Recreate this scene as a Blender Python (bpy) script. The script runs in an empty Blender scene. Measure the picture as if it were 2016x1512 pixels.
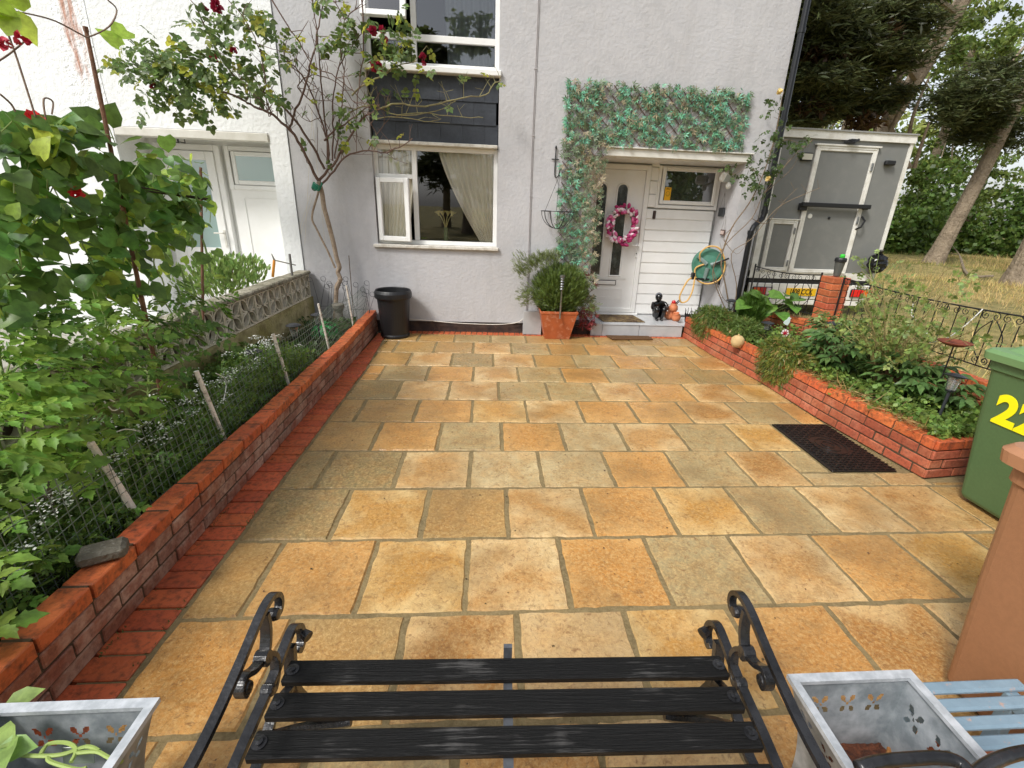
import bpy, math, random
import numpy as np
from mathutils import Vector, Matrix, Euler
R_ = math.radians
random.seed(7); rng = np.random.default_rng(11)
C = bpy.data.collections.new('scene'); bpy.context.scene.collection.children.link(C)
sc = bpy.context.scene
# ---------------------------------------------------------------- camera
FPX, CX, CY = 922.51, 1033.61, 754.51
CAM = Vector((-0.02874, -6.24876, 1.62584)); CR = Euler((1.21101, -0.03707, -0.06647), 'XYZ')
cd = bpy.data.cameras.new('camera'); cam = bpy.data.objects.new('camera', cd); C.objects.link(cam)
cam.location = CAM; cam.rotation_euler = CR
cd.sensor_width = 36; cd.lens = FPX / 2016 * 36
cd.shift_x = -(CX - 1008) / 2016; cd.shift_y = (CY - 756) / 2016
cd.clip_start = 0.02; cd.clip_end = 600
sc.camera = cam
# ---------------------------------------------------------------- light
SUN_EL, SUN_AZ = 48, 228
w = bpy.data.worlds.new('World'); sc.world = w; w.use_nodes = True
nt = w.node_tree; bg = nt.nodes['Background']
sky = nt.nodes.new('ShaderNodeTexSky'); sky.sky_type = 'NISHITA'; sky.sun_disc = False
sky.sun_elevation = R_(SUN_EL); sky.sun_rotation = R_(SUN_AZ); sky.air_density = 1.0; sky.dust_density = 2.5; sky.ozone_density = 1.0
hs = nt.nodes.new('ShaderNodeHueSaturation'); hs.inputs['Saturation'].default_value = 0.30
nt.links.new(sky.outputs[0], hs.inputs['Color']); nt.links.new(hs.outputs[0], bg.inputs['Color'])
bg.inputs['Strength'].default_value = 0.14
sd = bpy.data.lights.new('sun', 'SUN'); sd.energy = 1.9; sd.angle = R_(12); sd.color = (1, .97, .92)
so = bpy.data.objects.new('sun', sd); C.objects.link(so)
sdir = Vector((math.sin(R_(SUN_AZ)) * math.cos(R_(SUN_EL)), math.cos(R_(SUN_AZ)) * math.cos(R_(SUN_EL)), math.sin(R_(SUN_EL))))
so.rotation_euler = sdir.to_track_quat('Z', 'Y').to_euler()
sc.view_settings.view_transform = 'Standard'; sc.view_settings.look = 'None'; sc.view_settings.exposure = 0.55; sc.view_settings.gamma = 1
# ---------------------------------------------------------------- helpers
CM = CR.to_matrix()
def at(u, v, Y=None, X=None, Z=None):
    """point of the real plane y=Y (or x=X, z=Z) seen at photo pixel u,v"""
    d = CM @ Vector(((u - CX) / FPX, -(v - CY) / FPX, -1))
    if Y is not None: t = (Y - CAM.y) / d.y
    elif X is not None: t = (X - CAM.x) / d.x
    else: t = (Z - CAM.z) / d.z
    return CAM + d * t
ORG = {}
def org(p): return ORG.get(p.name, Vector((0, 0, 0))) if p else Vector((0, 0, 0))
class MB:
    def __init__(s): s.v = []; s.f = []; s.n = 0; s.big = []
    def add(s, vs, fs, M=None):
        if M is not None: vs = [M @ Vector(v) for v in vs]
        k = len(s.v); s.v += [tuple(v) for v in vs]; s.f += [tuple(i + k for i in f) for f in fs]; return s
    def box(s, a, b, M=None, ch=0):
        (x0, y0, z0), (x1, y1, z1) = a, b
        if ch <= 0:
            vs = [(x0,y0,z0),(x1,y0,z0),(x1,y1,z0),(x0,y1,z0),(x0,y0,z1),(x1,y0,z1),(x1,y1,z1),(x0,y1,z1)]
            return s.add(vs, [(0,3,2,1),(4,5,6,7),(0,1,5,4),(1,2,6,5),(2,3,7,6),(3,0,4,7)], M)
        c = min(ch, (x1-x0)*.49, (y1-y0)*.49, (z1-z0)*.49)
        vs = []; idx = {}
        for ix, (X, sx) in enumerate(((x0, 1), (x1, -1))):
            for iy, (Y, sy) in enumerate(((y0, 1), (y1, -1))):
                for iz, (Z, sz) in enumerate(((z0, 1), (z1, -1))):
                    idx[ix,iy,iz,0] = len(vs); vs.append((X, Y+sy*c, Z+sz*c))
                    idx[ix,iy,iz,1] = len(vs); vs.append((X+sx*c, Y, Z+sz*c))
                    idx[ix,iy,iz,2] = len(vs); vs.append((X+sx*c, Y+sy*c, Z))
        f = []; g = idx
        f.append([g[0,0,0,0], g[0,0,1,0], g[0,1,1,0], g[0,1,0,0]]); f.append([g[1,0,0,0], g[1,1,0,0], g[1,1,1,0], g[1,0,1,0]])
        f.append([g[0,0,0,1], g[1,0,0,1], g[1,0,1,1], g[0,0,1,1]]); f.append([g[0,1,0,1], g[0,1,1,1], g[1,1,1,1], g[1,1,0,1]])
        f.append([g[0,0,0,2], g[0,1,0,2], g[1,1,0,2], g[1,0,0,2]]); f.append([g[0,0,1,2], g[1,0,1,2], g[1,1,1,2], g[0,1,1,2]])
        for iz in (0, 1):
            for iy in (0, 1): f.append([g[0,iy,iz,1], g[1,iy,iz,1], g[1,iy,iz,2], g[0,iy,iz,2]])
            for ix in (0, 1): f.append([g[ix,0,iz,0], g[ix,1,iz,0], g[ix,1,iz,2], g[ix,0,iz,2]])
        for ix in (0, 1):
            for iy in (0, 1):
                f.append([g[ix,iy,0,0], g[ix,iy,1,0], g[ix,iy,1,1], g[ix,iy,0,1]])
                for iz in (0, 1): f.append([g[ix,iy,iz,0], g[ix,iy,iz,1], g[ix,iy,iz,2]])
        return s.add(vs, f, M)
    def bar(s, p, q, w, h, up=(0,0,1), ch=0):
        p, q = Vector(p), Vector(q); d = q - p; L = d.length; y = d.normalized(); x = y.cross(Vector(up)).normalized(); z = x.cross(y)
        M = Matrix((x, y, z)).transposed().to_4x4(); M.translation = p
        return s.box((-w/2, 0, -h/2), (w/2, L, h/2), M, ch)
    def tube(s, pts, r, n=6, cap=True, flat=None):
        pts = [Vector(p) for p in pts]; m = len(pts)
        if m < 2: return s
        rr = r if hasattr(r, '__len__') else [r] * m
        k = len(s.v); prev = None
        for i, p in enumerate(pts):
            t = (pts[min(i+1, m-1)] - pts[max(i-1, 0)])
            t = t.normalized() if t.length > 1e-9 else Vector((0,0,1))
            if prev is None: u = t.orthogonal().normalized()
            else:
                u = prev - t * prev.dot(t); u = u.normalized() if u.length > 1e-6 else t.orthogonal().normalized()
            prev = u; b = t.cross(u)
            for j in range(n):
                a = 2*math.pi*j/n; s.v.append(tuple(p + (u*math.cos(a) + b*math.sin(a)) * rr[i]))
        for i in range(m-1):
            for j in range(n):
                a = k+i*n+j; b_ = k+i*n+(j+1) % n; s.f.append((a, b_, b_+n, a+n))
        if cap:
            s.f.append(tuple(k+j for j in range(n))[::-1]); s.f.append(tuple(k+(m-1)*n+j for j in range(n)))
        return s
    def strip(s, pts, w, h, up):
        """flat bar swept along pts, w along 'up' (constant), h across"""
        pts = [Vector(p) for p in pts]; up = Vector(up).normalized(); k = len(s.v); m = len(pts)
        ww = w if hasattr(w, '__len__') else [w]*m
        hh = h if hasattr(h, '__len__') else [h]*m
        for i, p in enumerate(pts):
            t = (pts[min(i+1, m-1)] - pts[max(i-1, 0)]).normalized(); x = t.cross(up).normalized()
            for a, b in ((-1,-1),(1,-1),(1,1),(-1,1)): s.v.append(tuple(p + x*a*hh[i]/2 + up*b*ww[i]/2))
        for i in range(m-1):
            for j in range(4):
                a = k+i*4+j; b = k+i*4+(j+1) % 4; s.f.append((a, b, b+4, a+4))
        s.f.append((k+3,k+2,k+1,k)); e = k+(m-1)*4; s.f.append((e,e+1,e+2,e+3)); return s
    def lathe(s, prof, c=(0,0,0), n=24, M=None, cap=True):
        vs = []; m = len(prof)
        for r, z in prof:
            for j in range(n): a = 2*math.pi*j/n; vs.append((c[0]+r*math.cos(a), c[1]+r*math.sin(a), c[2]+z))
        fs = [(i*n+j, i*n+(j+1) % n, (i+1)*n+(j+1) % n, (i+1)*n+j) for i in range(m-1) for j in range(n)]
        if cap: fs += [tuple(range(n))[::-1], tuple((m-1)*n+j for j in range(n))]
        return s.add(vs, fs, M)
    def prism(s, out, d0, d1, M=None):
        """outline in local xy, extruded along local z"""
        n = len(out); vs = [(x, y, d0) for x, y in out] + [(x, y, d1) for x, y in out]
        return s.add(vs, [tuple(range(n))[::-1], tuple(range(n, 2*n))] + [(i, (i+1) % n, n+(i+1) % n, n+i) for i in range(n)], M)
    def ell(s, c, r, n=12, m=8, M=None):
        prof = [(math.sin(math.pi*i/m), -math.cos(math.pi*i/m)) for i in range(m+1)]
        prof[0] = (.02, -1); prof[-1] = (.02, 1)
        k = Matrix.Translation(c) @ Matrix.Diagonal((r[0], r[1], r[2], 1))
        return s.lathe(prof, n=n, M=(M @ k) if M else k)
    def build(s, name, mat, parent=None, smooth=False, local=False, bevel=0, kind=None):
        o_ = Vector((0,0,0)) if local else org(parent)
        me = bpy.data.meshes.new(name)
        va = np.array(s.v, dtype=np.float64).reshape(-1, 3) - np.array(o_)
        me.from_pydata(va.tolist() if len(va) < 300000 else va.tolist(), [], s.f); me.update()
        if smooth: me.polygons.foreach_set('use_smooth', [True]*len(me.polygons))
        ob = bpy.data.objects.new(name, me); C.objects.link(ob); me.materials.append(mat)
        if parent: ob.parent = parent
        ORG[ob.name] = org(parent) if not local else Vector((0,0,0))
        if bevel:
            b = ob.modifiers.new('b', 'BEVEL'); b.width = bevel; b.segments = 2; b.limit_method = 'ANGLE'
        if kind: ob['kind'] = kind
        return ob
def build_each(mb, name, m_, parent, **kw):
    """every connected piece becomes a part of its own"""
    par = list(range(len(mb.v)))
    def fi(a):
        while par[a] != a: par[a] = par[par[a]]; a = par[a]
        return a
    for f in mb.f:
        r = fi(f[0])
        for q in f[1:]: par[fi(q)] = r
    groups = {}
    for f in mb.f: groups.setdefault(fi(f[0]), []).append(f)
    for fs in groups.values():
        ids = sorted({i for f in fs for i in f}); mp = {i: k for k, i in enumerate(ids)}
        k = MB(); k.v = [mb.v[i] for i in ids]; k.f = [tuple(mp[i] for i in f) for f in fs]; k.build(name, m_, parent, **kw)
def thing(name, label, cat, loc=(0,0,0), group=None, rz=0):
    o = bpy.data.objects.new(name, None); C.objects.link(o); o.location = loc; o.rotation_euler = (0,0,rz)
    o.empty_display_size = .1
    o['label'] = label; o['category'] = cat
    if group: o['group'] = group
    ORG[o.name] = Vector(loc); return o
def tag(o, label, cat, group=None, kind=None):
    o['label'] = label
    if cat: o['category'] = cat
    if group: o['group'] = group
    if kind: o['kind'] = kind
    return o
def dup(root, loc, label, rz=None):
    r = root.copy(); C.objects.link(r); r.location = loc; r['label'] = label
    if rz is not None: r.rotation_euler = (0,0,rz)
    for ch in list(root.children):
        c = ch.copy(); C.objects.link(c); c.parent = r
        for g in list(ch.children):
            d = g.copy(); C.objects.link(d); d.parent = c
    return r
def smooth_path(pts, k=5):
    pts = [Vector(p) for p in pts]; out = []
    for i in range(len(pts)-1):
        p0 = pts[max(i-1,0)]; p1 = pts[i]; p2 = pts[i+1]; p3 = pts[min(i+2,len(pts)-1)]
        for j in range(k):
            t = j/k
            out.append(.5*((2*p1)+(p2-p0)*t+(2*p0-5*p1+4*p2-p3)*t*t+(3*p1-p0-3*p2+p3)*t*t*t))
    out.append(pts[-1]); return out
# ---------------------------------------------------------------- materials
def lin(c): return tuple(((x/255/12.92) if x/255 <= .04045 else ((x/255+.055)/1.055)**2.4) for x in c)
MATS = {}
def mat(name, col, rough=.6, isl=0.0, n1=None, n2=None, bump=None, metal=0, spec=.5, hue=0, coat=0, trans=0, bump2=None, emit=None, alpha=None, sss=0, streak=None):
    """col sRGB 0-255. isl: per-piece brightness spread. n1/n2: (scale, colour, amount, contrast) large blotches. bump: (scale,strength)"""
    if name in MATS: return MATS[name]
    m = bpy.data.materials.new(name); m.use_nodes = True; t = m.node_tree; N = t.nodes; L = t.links; b = N['Principled BSDF']
    def node(k, **kw):
        n = N.new(k)
        for a, v in kw.items(): setattr(n, a, v)
        return n
    co = node('ShaderNodeTexCoord').outputs['Object']
    rgb = node('ShaderNodeRGB'); rgb.outputs[0].default_value = (*lin(col), 1); cur = rgb.outputs[0]
    for q in (n1, n2):
        if not q: continue
        nz = node('ShaderNodeTexNoise'); nz.inputs['Scale'].default_value = q[0]; nz.inputs['Detail'].default_value = 7; nz.inputs['Roughness'].default_value = .62
        L.new(co, nz.inputs['Vector'])
        mr = node('ShaderNodeMapRange'); k = q[3] if len(q) > 3 else .12; c0 = q[4] if len(q) > 4 else .5
        mr.inputs[1].default_value = c0-k; mr.inputs[2].default_value = c0+k; mr.inputs[4].default_value = q[2]
        L.new(nz.outputs[0], mr.inputs[0])
        mx = node('ShaderNodeMix', data_type='RGBA'); L.new(mr.outputs[0], mx.inputs[0]); L.new(cur, mx.inputs[6]); mx.inputs[7].default_value = (*lin(q[1]), 1); cur = mx.outputs[2]
    if streak:   # rain streaks: noise drawn out vertically
        mp = node('ShaderNodeMapping'); mp.inputs['Scale'].default_value = (3.1,3.1,.30); L.new(co, mp.inputs[0])
        nz = node('ShaderNodeTexNoise'); nz.inputs['Scale'].default_value = 1.6; nz.inputs['Detail'].default_value = 8; nz.inputs['Roughness'].default_value = .7; L.new(mp.outputs[0], nz.inputs['Vector'])
        mr = node('ShaderNodeMapRange'); mr.inputs[1].default_value = .52; mr.inputs[2].default_value = .80; mr.inputs[4].default_value = .42; L.new(nz.outputs[0], mr.inputs[0])
        mx = node('ShaderNodeMix', data_type='RGBA'); L.new(mr.outputs[0], mx.inputs[0]); L.new(cur, mx.inputs[6]); mx.inputs[7].default_value = (*lin(streak), 1); cur = mx.outputs[2]
    if isl or hue:
        ge = node('ShaderNodeNewGeometry'); h = node('ShaderNodeHueSaturation')
        mr = node('ShaderNodeMapRange'); mr.inputs[3].default_value = 1-isl; mr.inputs[4].default_value = 1+isl; L.new(ge.outputs['Random Per Island'], mr.inputs[0]); L.new(mr.outputs[0], h.inputs['Value'])
        if hue:
            ma = node('ShaderNodeMath', operation='MULTIPLY'); ma.inputs[1].default_value = 7.31; L.new(ge.outputs['Random Per Island'], ma.inputs[0])
            fr = node('ShaderNodeMath', operation='FRACT'); L.new(ma.outputs[0], fr.inputs[0])
            m2 = node('ShaderNodeMapRange'); m2.inputs[3].default_value = .5-hue; m2.inputs[4].default_value = .5+hue; L.new(fr.outputs[0], m2.inputs[0]); L.new(m2.outputs[0], h.inputs['Hue'])
        L.new(cur, h.inputs['Color']); cur = h.outputs[0]
    L.new(cur, b.inputs['Base Color'])
    b.inputs['Roughness'].default_value = rough; b.inputs['Metallic'].default_value = metal; b.inputs['Specular IOR Level'].default_value = spec
    if coat: b.inputs['Coat Weight'].default_value = coat
    if trans:   # thin leaves let light through
        tr = node('ShaderNodeBsdfTranslucent'); ms = node('ShaderNodeMixShader'); ms.inputs[0].default_value = trans
        hh = node('ShaderNodeHueSaturation'); hh.inputs['Value'].default_value = 1.5; hh.inputs['Hue'].default_value = .485; L.new(cur, hh.inputs['Color']); L.new(hh.outputs[0], tr.inputs['Color'])
        L.new(b.outputs[0], ms.inputs[1]); L.new(tr.outputs[0], ms.inputs[2]); L.new(ms.outputs[0], N['Material Output'].inputs[0])
    if bump or bump2:
        prev = None
        for q in (bump, bump2):
            if not q: continue
            nz = node('ShaderNodeTexNoise'); nz.inputs['Scale'].default_value = q[0]; nz.inputs['Detail'].default_value = 4; L.new(co, nz.inputs['Vector'])
            bp = node('ShaderNodeBump'); bp.inputs['Strength'].default_value = q[1]; bp.inputs['Distance'].default_value = q[2] if len(q) > 2 else .01
            L.new(nz.outputs[0], bp.inputs['Height'])
            if prev: L.new(prev.outputs[0], bp.inputs['Normal'])
            prev = bp
        L.new(prev.outputs[0], b.inputs['Normal'])
    if emit: b.inputs['Emission Color'].default_value = (*lin(emit), 1); b.inputs['Emission Strength'].default_value = 1
    MATS[name] = m; return m
def glass_mat(name, tint=(252,253,253), refl=1.0, rough=0.0, body=None, bodyf=0.0):
    m = bpy.data.materials.new(name); m.use_nodes = True; t = m.node_tree; N = t.nodes; L = t.links; N.remove(N['Principled BSDF'])
    tr = N.new('ShaderNodeBsdfTransparent'); tr.inputs[0].default_value = (*lin(tint), 1)
    gl = N.new('ShaderNodeBsdfGlossy'); gl.inputs['Roughness'].default_value = rough; gl.inputs[0].default_value = (.9,.92,.95,1)
    fr = N.new('ShaderNodeFresnel'); fr.inputs[0].default_value = 1.5
    ma = N.new('ShaderNodeMath'); ma.operation = 'MULTIPLY_ADD'; ma.inputs[1].default_value = 1.2; ma.inputs[2].default_value = .05*refl; ma.use_clamp = True; L.new(fr.outputs[0], ma.inputs[0])
    base = tr.outputs[0]
    if body:
        di = N.new('ShaderNodeBsdfDiffuse'); di.inputs[0].default_value = (*lin(body), 1); m0 = N.new('ShaderNodeMixShader'); m0.inputs[0].default_value = bodyf
        L.new(tr.outputs[0], m0.inputs[1]); L.new(di.outputs[0], m0.inputs[2]); base = m0.outputs[0]
    mx = N.new('ShaderNodeMixShader'); L.new(ma.outputs[0], mx.inputs[0]); L.new(base, mx.inputs[1]); L.new(gl.outputs[0], mx.inputs[2])
    L.new(mx.outputs[0], N['Material Output'].inputs[0]); MATS[name] = m; return m
BRICK = mat('brick_red', (168,88,58), .7, isl=.18, hue=.004, n1=(6,(198,132,100),.6,.10,.57), n2=(46,(84,46,34),.55,.12,.58), bump=(90,.5,.006))
BRICKC = mat('brick_coping', (198,96,52), .62, isl=.14, hue=.004, n1=(7,(208,116,64),.7,.14), n2=(30,(78,52,38),.75,.10,.57), bump=(70,.6,.006))
BRICKW = mat('brick_salted', (142,88,66), .75, isl=.2, hue=.004, n1=(7,(190,162,142),.75,.12,.53), n2=(40,(88,50,38),.6,.12,.57), bump=(90,.5,.006))
MORTAR = mat('mortar', (84,64,44), .9, n1=(8,(74,60,42),.8), bump=(120,.6,.005))
RENDER = mat('grey_render', (188,188,191), .85, n1=(.9,(172,171,172),.9,.16), n2=(7,(196,194,194),.5,.15), bump=(26,.22,.03), bump2=(90,.22,.006), streak=(158,156,154))
WRENDER = mat('white_render', (240,242,242), .8, n1=(2,(226,228,228),.7,.2), bump=(26,.30,.03), bump2=(90,.25,.006), streak=(214,214,210))
UPVC = mat('white_upvc', (240,240,238), .3, n1=(5,(228,227,222),.6,.2))
UPVCD = mat('aged_upvc', (222,220,212), .4, n1=(9,(196,192,180),.7,.2))
IRON = mat('black_iron', (22,22,24), .38, bump=(60,.4,.004), n1=(20,(40,38,38),.6))
BLACKP = mat('black_plastic', (26,27,29), .45, bump=(200,.2,.002))
DARK = mat('dark_interior', (30,30,30), .9)
SOIL = mat('soil', (62,48,36), .95, n1=(20,(38,30,24),.8), bump=(40,1,.03))
BARK = mat('rose_bark', (104,82,68), .8, n1=(30,(140,120,100),.7,.15), bump=(120,.6,.004))
GLASS = glass_mat('window_glass', refl=1.6)
# ---------------------------------------------------------------- setting: ground, field, paving
def grid_sheet(x0, x1, y0, y1, z, nx, ny, fn=None):
    m = MB(); vs = []; 
    for j in range(ny+1):
        for i in range(nx+1):
            x = x0+(x1-x0)*i/nx; y = y0+(y1-y0)*j/ny; vs.append((x, y, z+(fn(x, y) if fn else 0)))
    m.add(vs, [(j*(nx+1)+i, j*(nx+1)+i+1, (j+1)*(nx+1)+i+1, (j+1)*(nx+1)+i) for j in range(ny) for i in range(nx)]); return m
GROUND = mat('field_ground', (132,124,74), .95, n1=(.55,(186,162,108),.85,.12), n2=(3.5,(84,84,42),.7,.14), bump=(25,.8,.03))
def hump(x, y):
    f = min(1, max(0, (x-4.6)/5)); return f*(.10*math.sin(x*.9+y*.5)+.06*math.sin(y*1.3))
grid_sheet(-300, 300, -300, 300, -.06, 60, 60).build('ground', GROUND, kind='structure')
grid_sheet(4.15, 44, -12, 44, -.02, 100, 100, hump).build('grass_field', GROUND, kind='structure')
# slabs: rows of stone flags, tone per flag as laid
TONE = {'o': ((182,128,64),(202,154,92)), 'g': ((154,137,98),(170,154,114)), 'd': ((128,113,74),(142,127,90)), 'p': ((184,137,80),(216,190,142)),
        'w': ((176,156,116),(196,178,136)), 't': ((166,128,74),(162,134,86)), 'b': ((164,112,54),(214,182,130)), 'y': ((186,136,64),(216,188,132)), 'k': ((190,158,112),(206,178,132))}
YB = [-.11,-.485,-.961,-1.438,-1.895,-2.37,-2.833,-3.301,-3.768,-4.237,-4.712,-5.175,-5.645,-6.12,-6.59,-7.06]
X0 = [-.948,-1.156,-.915,-1.122,-.868,-1.099,-.859,-1.075,-.844,-1.052,-.827,-1.05,-.83,-1.06,-.83]
ROWS = ['ttgwttttgt','tttpgtowyt','tpdptgotbt','ogopgogtdt','dppggbobyt','ttoypoobgo','togowpgyto','ddpwwogbgy','dytpoygpbt','toypogpoyt','otbkyobptt','oogokotopoo','tooptoooopo','ootooptooto','oooototoooo']
SX = .463
def paving():
    m = MB(); cols = []; rnd = random.Random(5)
    ca, cb = [], []
    def slab(x0, x1, y0, y1, t):
        g = .0055+rnd.random()*.003; x0 += g; x1 -= g; y0 += g; y1 -= g
        if x1-x0 < .04: return
        n = 9; out = []
        J = .0042
        for i in range(n): out.append((x0+(x1-x0)*i/n, y0+rnd.uniform(-J,J)*1.2))
        for i in range(n): out.append((x1+rnd.uniform(-J,J), y0+(y1-y0)*i/n))
        for i in range(n): out.append((x1-(x1-x0)*i/n, y1+rnd.uniform(-J,J)*1.2))
        for i in range(n): out.append((x0+rnd.uniform(-J,J), y1-(y1-y0)*i/n))
        cx, cy = (x0+x1)/2, (y0+y1)/2; k = len(m.v); N = len(out)
        tilt = [rnd.uniform(-.0028,.0028) for _ in range(3)]
        def z(x, y, b): return b+tilt[0]+tilt[1]*(x-cx)*2+tilt[2]*(y-cy)*2
        m.v += [(x, y, z(x,y,-.014)) for x, y in out]
        ins = [(cx+(x-cx)*(1-.010/(x1-x0)*2), cy+(y-cy)*(1-.010/(y1-y0)*2)) for x, y in out]
        m.v += [(x, y, z(x,y,0)) for x, y in ins]
        for i in range(N): m.f.append((k+i, k+(i+1) % N, k+N+(i+1) % N, k+N+i))
        m.f.append(tuple(k+N+i for i in range(N)))
        f = .93+rnd.random()*.14
        a = [c*f for c in lin(TONE[t][0])]; b = [c*f for c in lin(TONE[t][1])]
        uv = [((x-x0)/(x1-x0), (y-y0)/(y1-y0)) for x, y in out] + [((x-x0)/(x1-x0), (y-y0)/(y1-y0)) for x, y in ins]
        for u in uv: ca.append((*a, 1)); cb.append((*b, 1)); uvs.append(u)
    uvs = []
    for r, s in enumerate(ROWS):
        ya, yb = YB[r+1], YB[r]; ym = (ya+yb)/2
        xl = np.interp(ym, [-7,-5,-1.6,-.25,0], [-1.295,-1.298,-1.312,-1.385,-1.39]) + .012
        xr = 2.82 if ym > -3.7 else 4.1
        xs = [xl, X0[r]]; 
        while xs[-1]+SX < xr-.06: xs.append(xs[-1]+SX)
        xs.append(xr)
        for i in range(len(xs)-1):
            t = s[i % len(s)]
            if r == 3 and i == 0: slab(xs[i], xs[i+1], ya, ya+.19, t); slab(xs[i], xs[i+1], ya+.19, yb, 'o'); continue
            if r in (6,) and xs[i] > 2.2: continue
            if r == 6 and xs[i+1] > 2.33: slab(xs[i], 2.318, ya, yb, t); continue
            if r == 7 and xs[i+1] > 2.0:
                if xs[i] < 2.0: slab(xs[i], 2.09, ya, yb, t); slab(2.09, 2.318, -3.60, yb, 'g'); slab(2.09, 2.62, ya, -3.60, 'w'); slab(2.62, 2.93, ya, -3.60, 'k'); slab(2.93, 3.6, ya, -3.72, 't')
                continue
            slab(xs[i], xs[i+1], ya, yb, t)
    me = bpy.data.meshes.new('driveway_paving'); me.from_pydata(m.v, [], m.f)
    for nm, arr in (('ca', ca), ('cb', cb)):
        at_ = me.attributes.new(nm, 'FLOAT_COLOR', 'POINT'); at_.data.foreach_set('color', np.array(arr, dtype=np.float32).ravel())
    at_ = me.attributes.new('suv', 'FLOAT_VECTOR', 'POINT'); at_.data.foreach_set('vector', np.array([(u, v, 0) for u, v in uvs], dtype=np.float32).ravel())
    o = bpy.data.objects.new('driveway_paving', me); C.objects.link(o); o['kind'] = 'structure'
    M = bpy.data.materials.new('sandstone_flags'); M.use_nodes = True; t = M.node_tree; N = t.nodes; L = t.links; b = N['Principled BSDF']
    def attr(n):
        a = N.new('ShaderNodeAttribute'); a.attribute_name = n; return a
    def mth(op, *a):
        n = N.new('ShaderNodeMath'); n.operation = op
        for i, q in enumerate(a):
            if isinstance(q, (int, float)): n.inputs[i].default_value = q
            else: L.new(q, n.inputs[i])
        return n.outputs[0]
    co = N.new('ShaderNodeTexCoord').outputs['Object']
    def noise(sc_, det=6, ro=.6, vec=co, dist=0):
        n = N.new('ShaderNodeTexNoise'); n.inputs['Scale'].default_value = sc_; n.inputs['Detail'].default_value = det; n.inputs['Roughness'].default_value = ro; n.inputs['Distortion'].default_value = dist; L.new(vec, n.inputs['Vector']); return n.outputs[0]
    def rng_(v, a, b_, c=0, d=1):
        n = N.new('ShaderNodeMapRange'); n.inputs[1].default_value = a; n.inputs[2].default_value = b_; n.inputs[3].default_value = c; n.inputs[4].default_value = d; L.new(v, n.inputs[0]); return n.outputs[0]
    def mix(f, a, c, mode='MIX'):
        n = N.new('ShaderNodeMix'); n.data_type = 'RGBA'; n.blend_type = mode
        for i, q in ((0, f), (6, a), (7, c)):
            if isinstance(q, (int, float)): n.inputs[i].default_value = q
            elif isinstance(q, tuple): n.inputs[i].default_value = (*q, 1)
            else: L.new(q, n.inputs[i])
        return n.outputs[2]
    sx = N.new('ShaderNodeSeparateXYZ'); L.new(attr('suv').outputs['Vector'], sx.inputs[0])
    def edge(c): return mth('ABSOLUTE', mth('SUBTRACT', c, .5))
    e = mth('MAXIMUM', edge(sx.outputs[0]), edge(sx.outputs[1]))
    big = noise(3.1, 5, .55, dist=.6)
    msk = rng_(mth('ADD', mth('ADD', mth('MULTIPLY', e, .75), mth('MULTIPLY', big, 1.2)), mth('MULTIPLY', noise(24, 7, .75), .30)), .86, 1.24)
    col = mix(msk, attr('ca').outputs['Color'], attr('cb').outputs['Color'])
    col = mix(rng_(noise(5.5, 6, .65, dist=1), .44, .66, 0, .30), col, lin((200,138,64)))             # golden iron staining
    col = mix(rng_(noise(9, 8, .7, dist=.7), .47, .66, 0, .50), col, lin((142,106,60)))
    col = mix(rng_(noise(60, 7, .78), .45, .64, 0, .55), col, lin((222,188,128)), 'MIX')       # pale grain
    col = mix(rng_(noise(34, 9, .8, dist=1.2), .52, .64, 0, .75), col, lin((118,80,48)))            # darker scuffs
    col = mix(rng_(noise(1.5, 5, .65, dist=.5), .46, .68, 0, .5), col, lin((122,96,60)))               # damp, algae
    vo = N.new('ShaderNodeTexVoronoi'); vo.inputs['Scale'].default_value = 26; L.new(co, vo.inputs['Vector'])
    pit = mth('MULTIPLY', rng_(vo.outputs['Distance'], .05, .10, 1, 0), rng_(noise(6, 2), .52, .6))
    col = mix(mth('MULTIPLY', pit, .75), col, lin((74,50,34)))
    L.new(col, b.inputs['Base Color']); L.new(rng_(noise(2.2, 5), .35, .7, .20, .50), b.inputs['Roughness']); b.inputs['Specular IOR Level'].default_value = .45
    h1 = N.new('ShaderNodeBump'); h1.inputs['Strength'].default_value = .5; h1.inputs['Distance'].default_value = .012; L.new(noise(13, 8, .62, dist=.8), h1.inputs['Height'])
    h2 = N.new('ShaderNodeBump'); h2.inputs['Strength'].default_value = .45; h2.inputs['Distance'].default_value = .003; L.new(noise(190, 3, .6), h2.inputs['Height']); L.new(h1.outputs[0], h2.inputs['Normal']); L.new(h2.outputs[0], b.inputs['Normal'])
    me.materials.append(M)
    JM = mat('joint_mortar', (132,114,76), .85, n1=(5,(98,84,54),.8), n2=(60,(150,132,96),.5), bump=(80,.8,.006))
    g = MB(); g.add([(-1.47,-7.4,-.0062),(4.14,-7.4,-.0062),(4.14,.2,-.0062),(-1.47,.2,-.0062)], [(0,1,2,3)]); g.build('paving_mortar_bed', JM, kind='structure')
paving()
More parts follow.
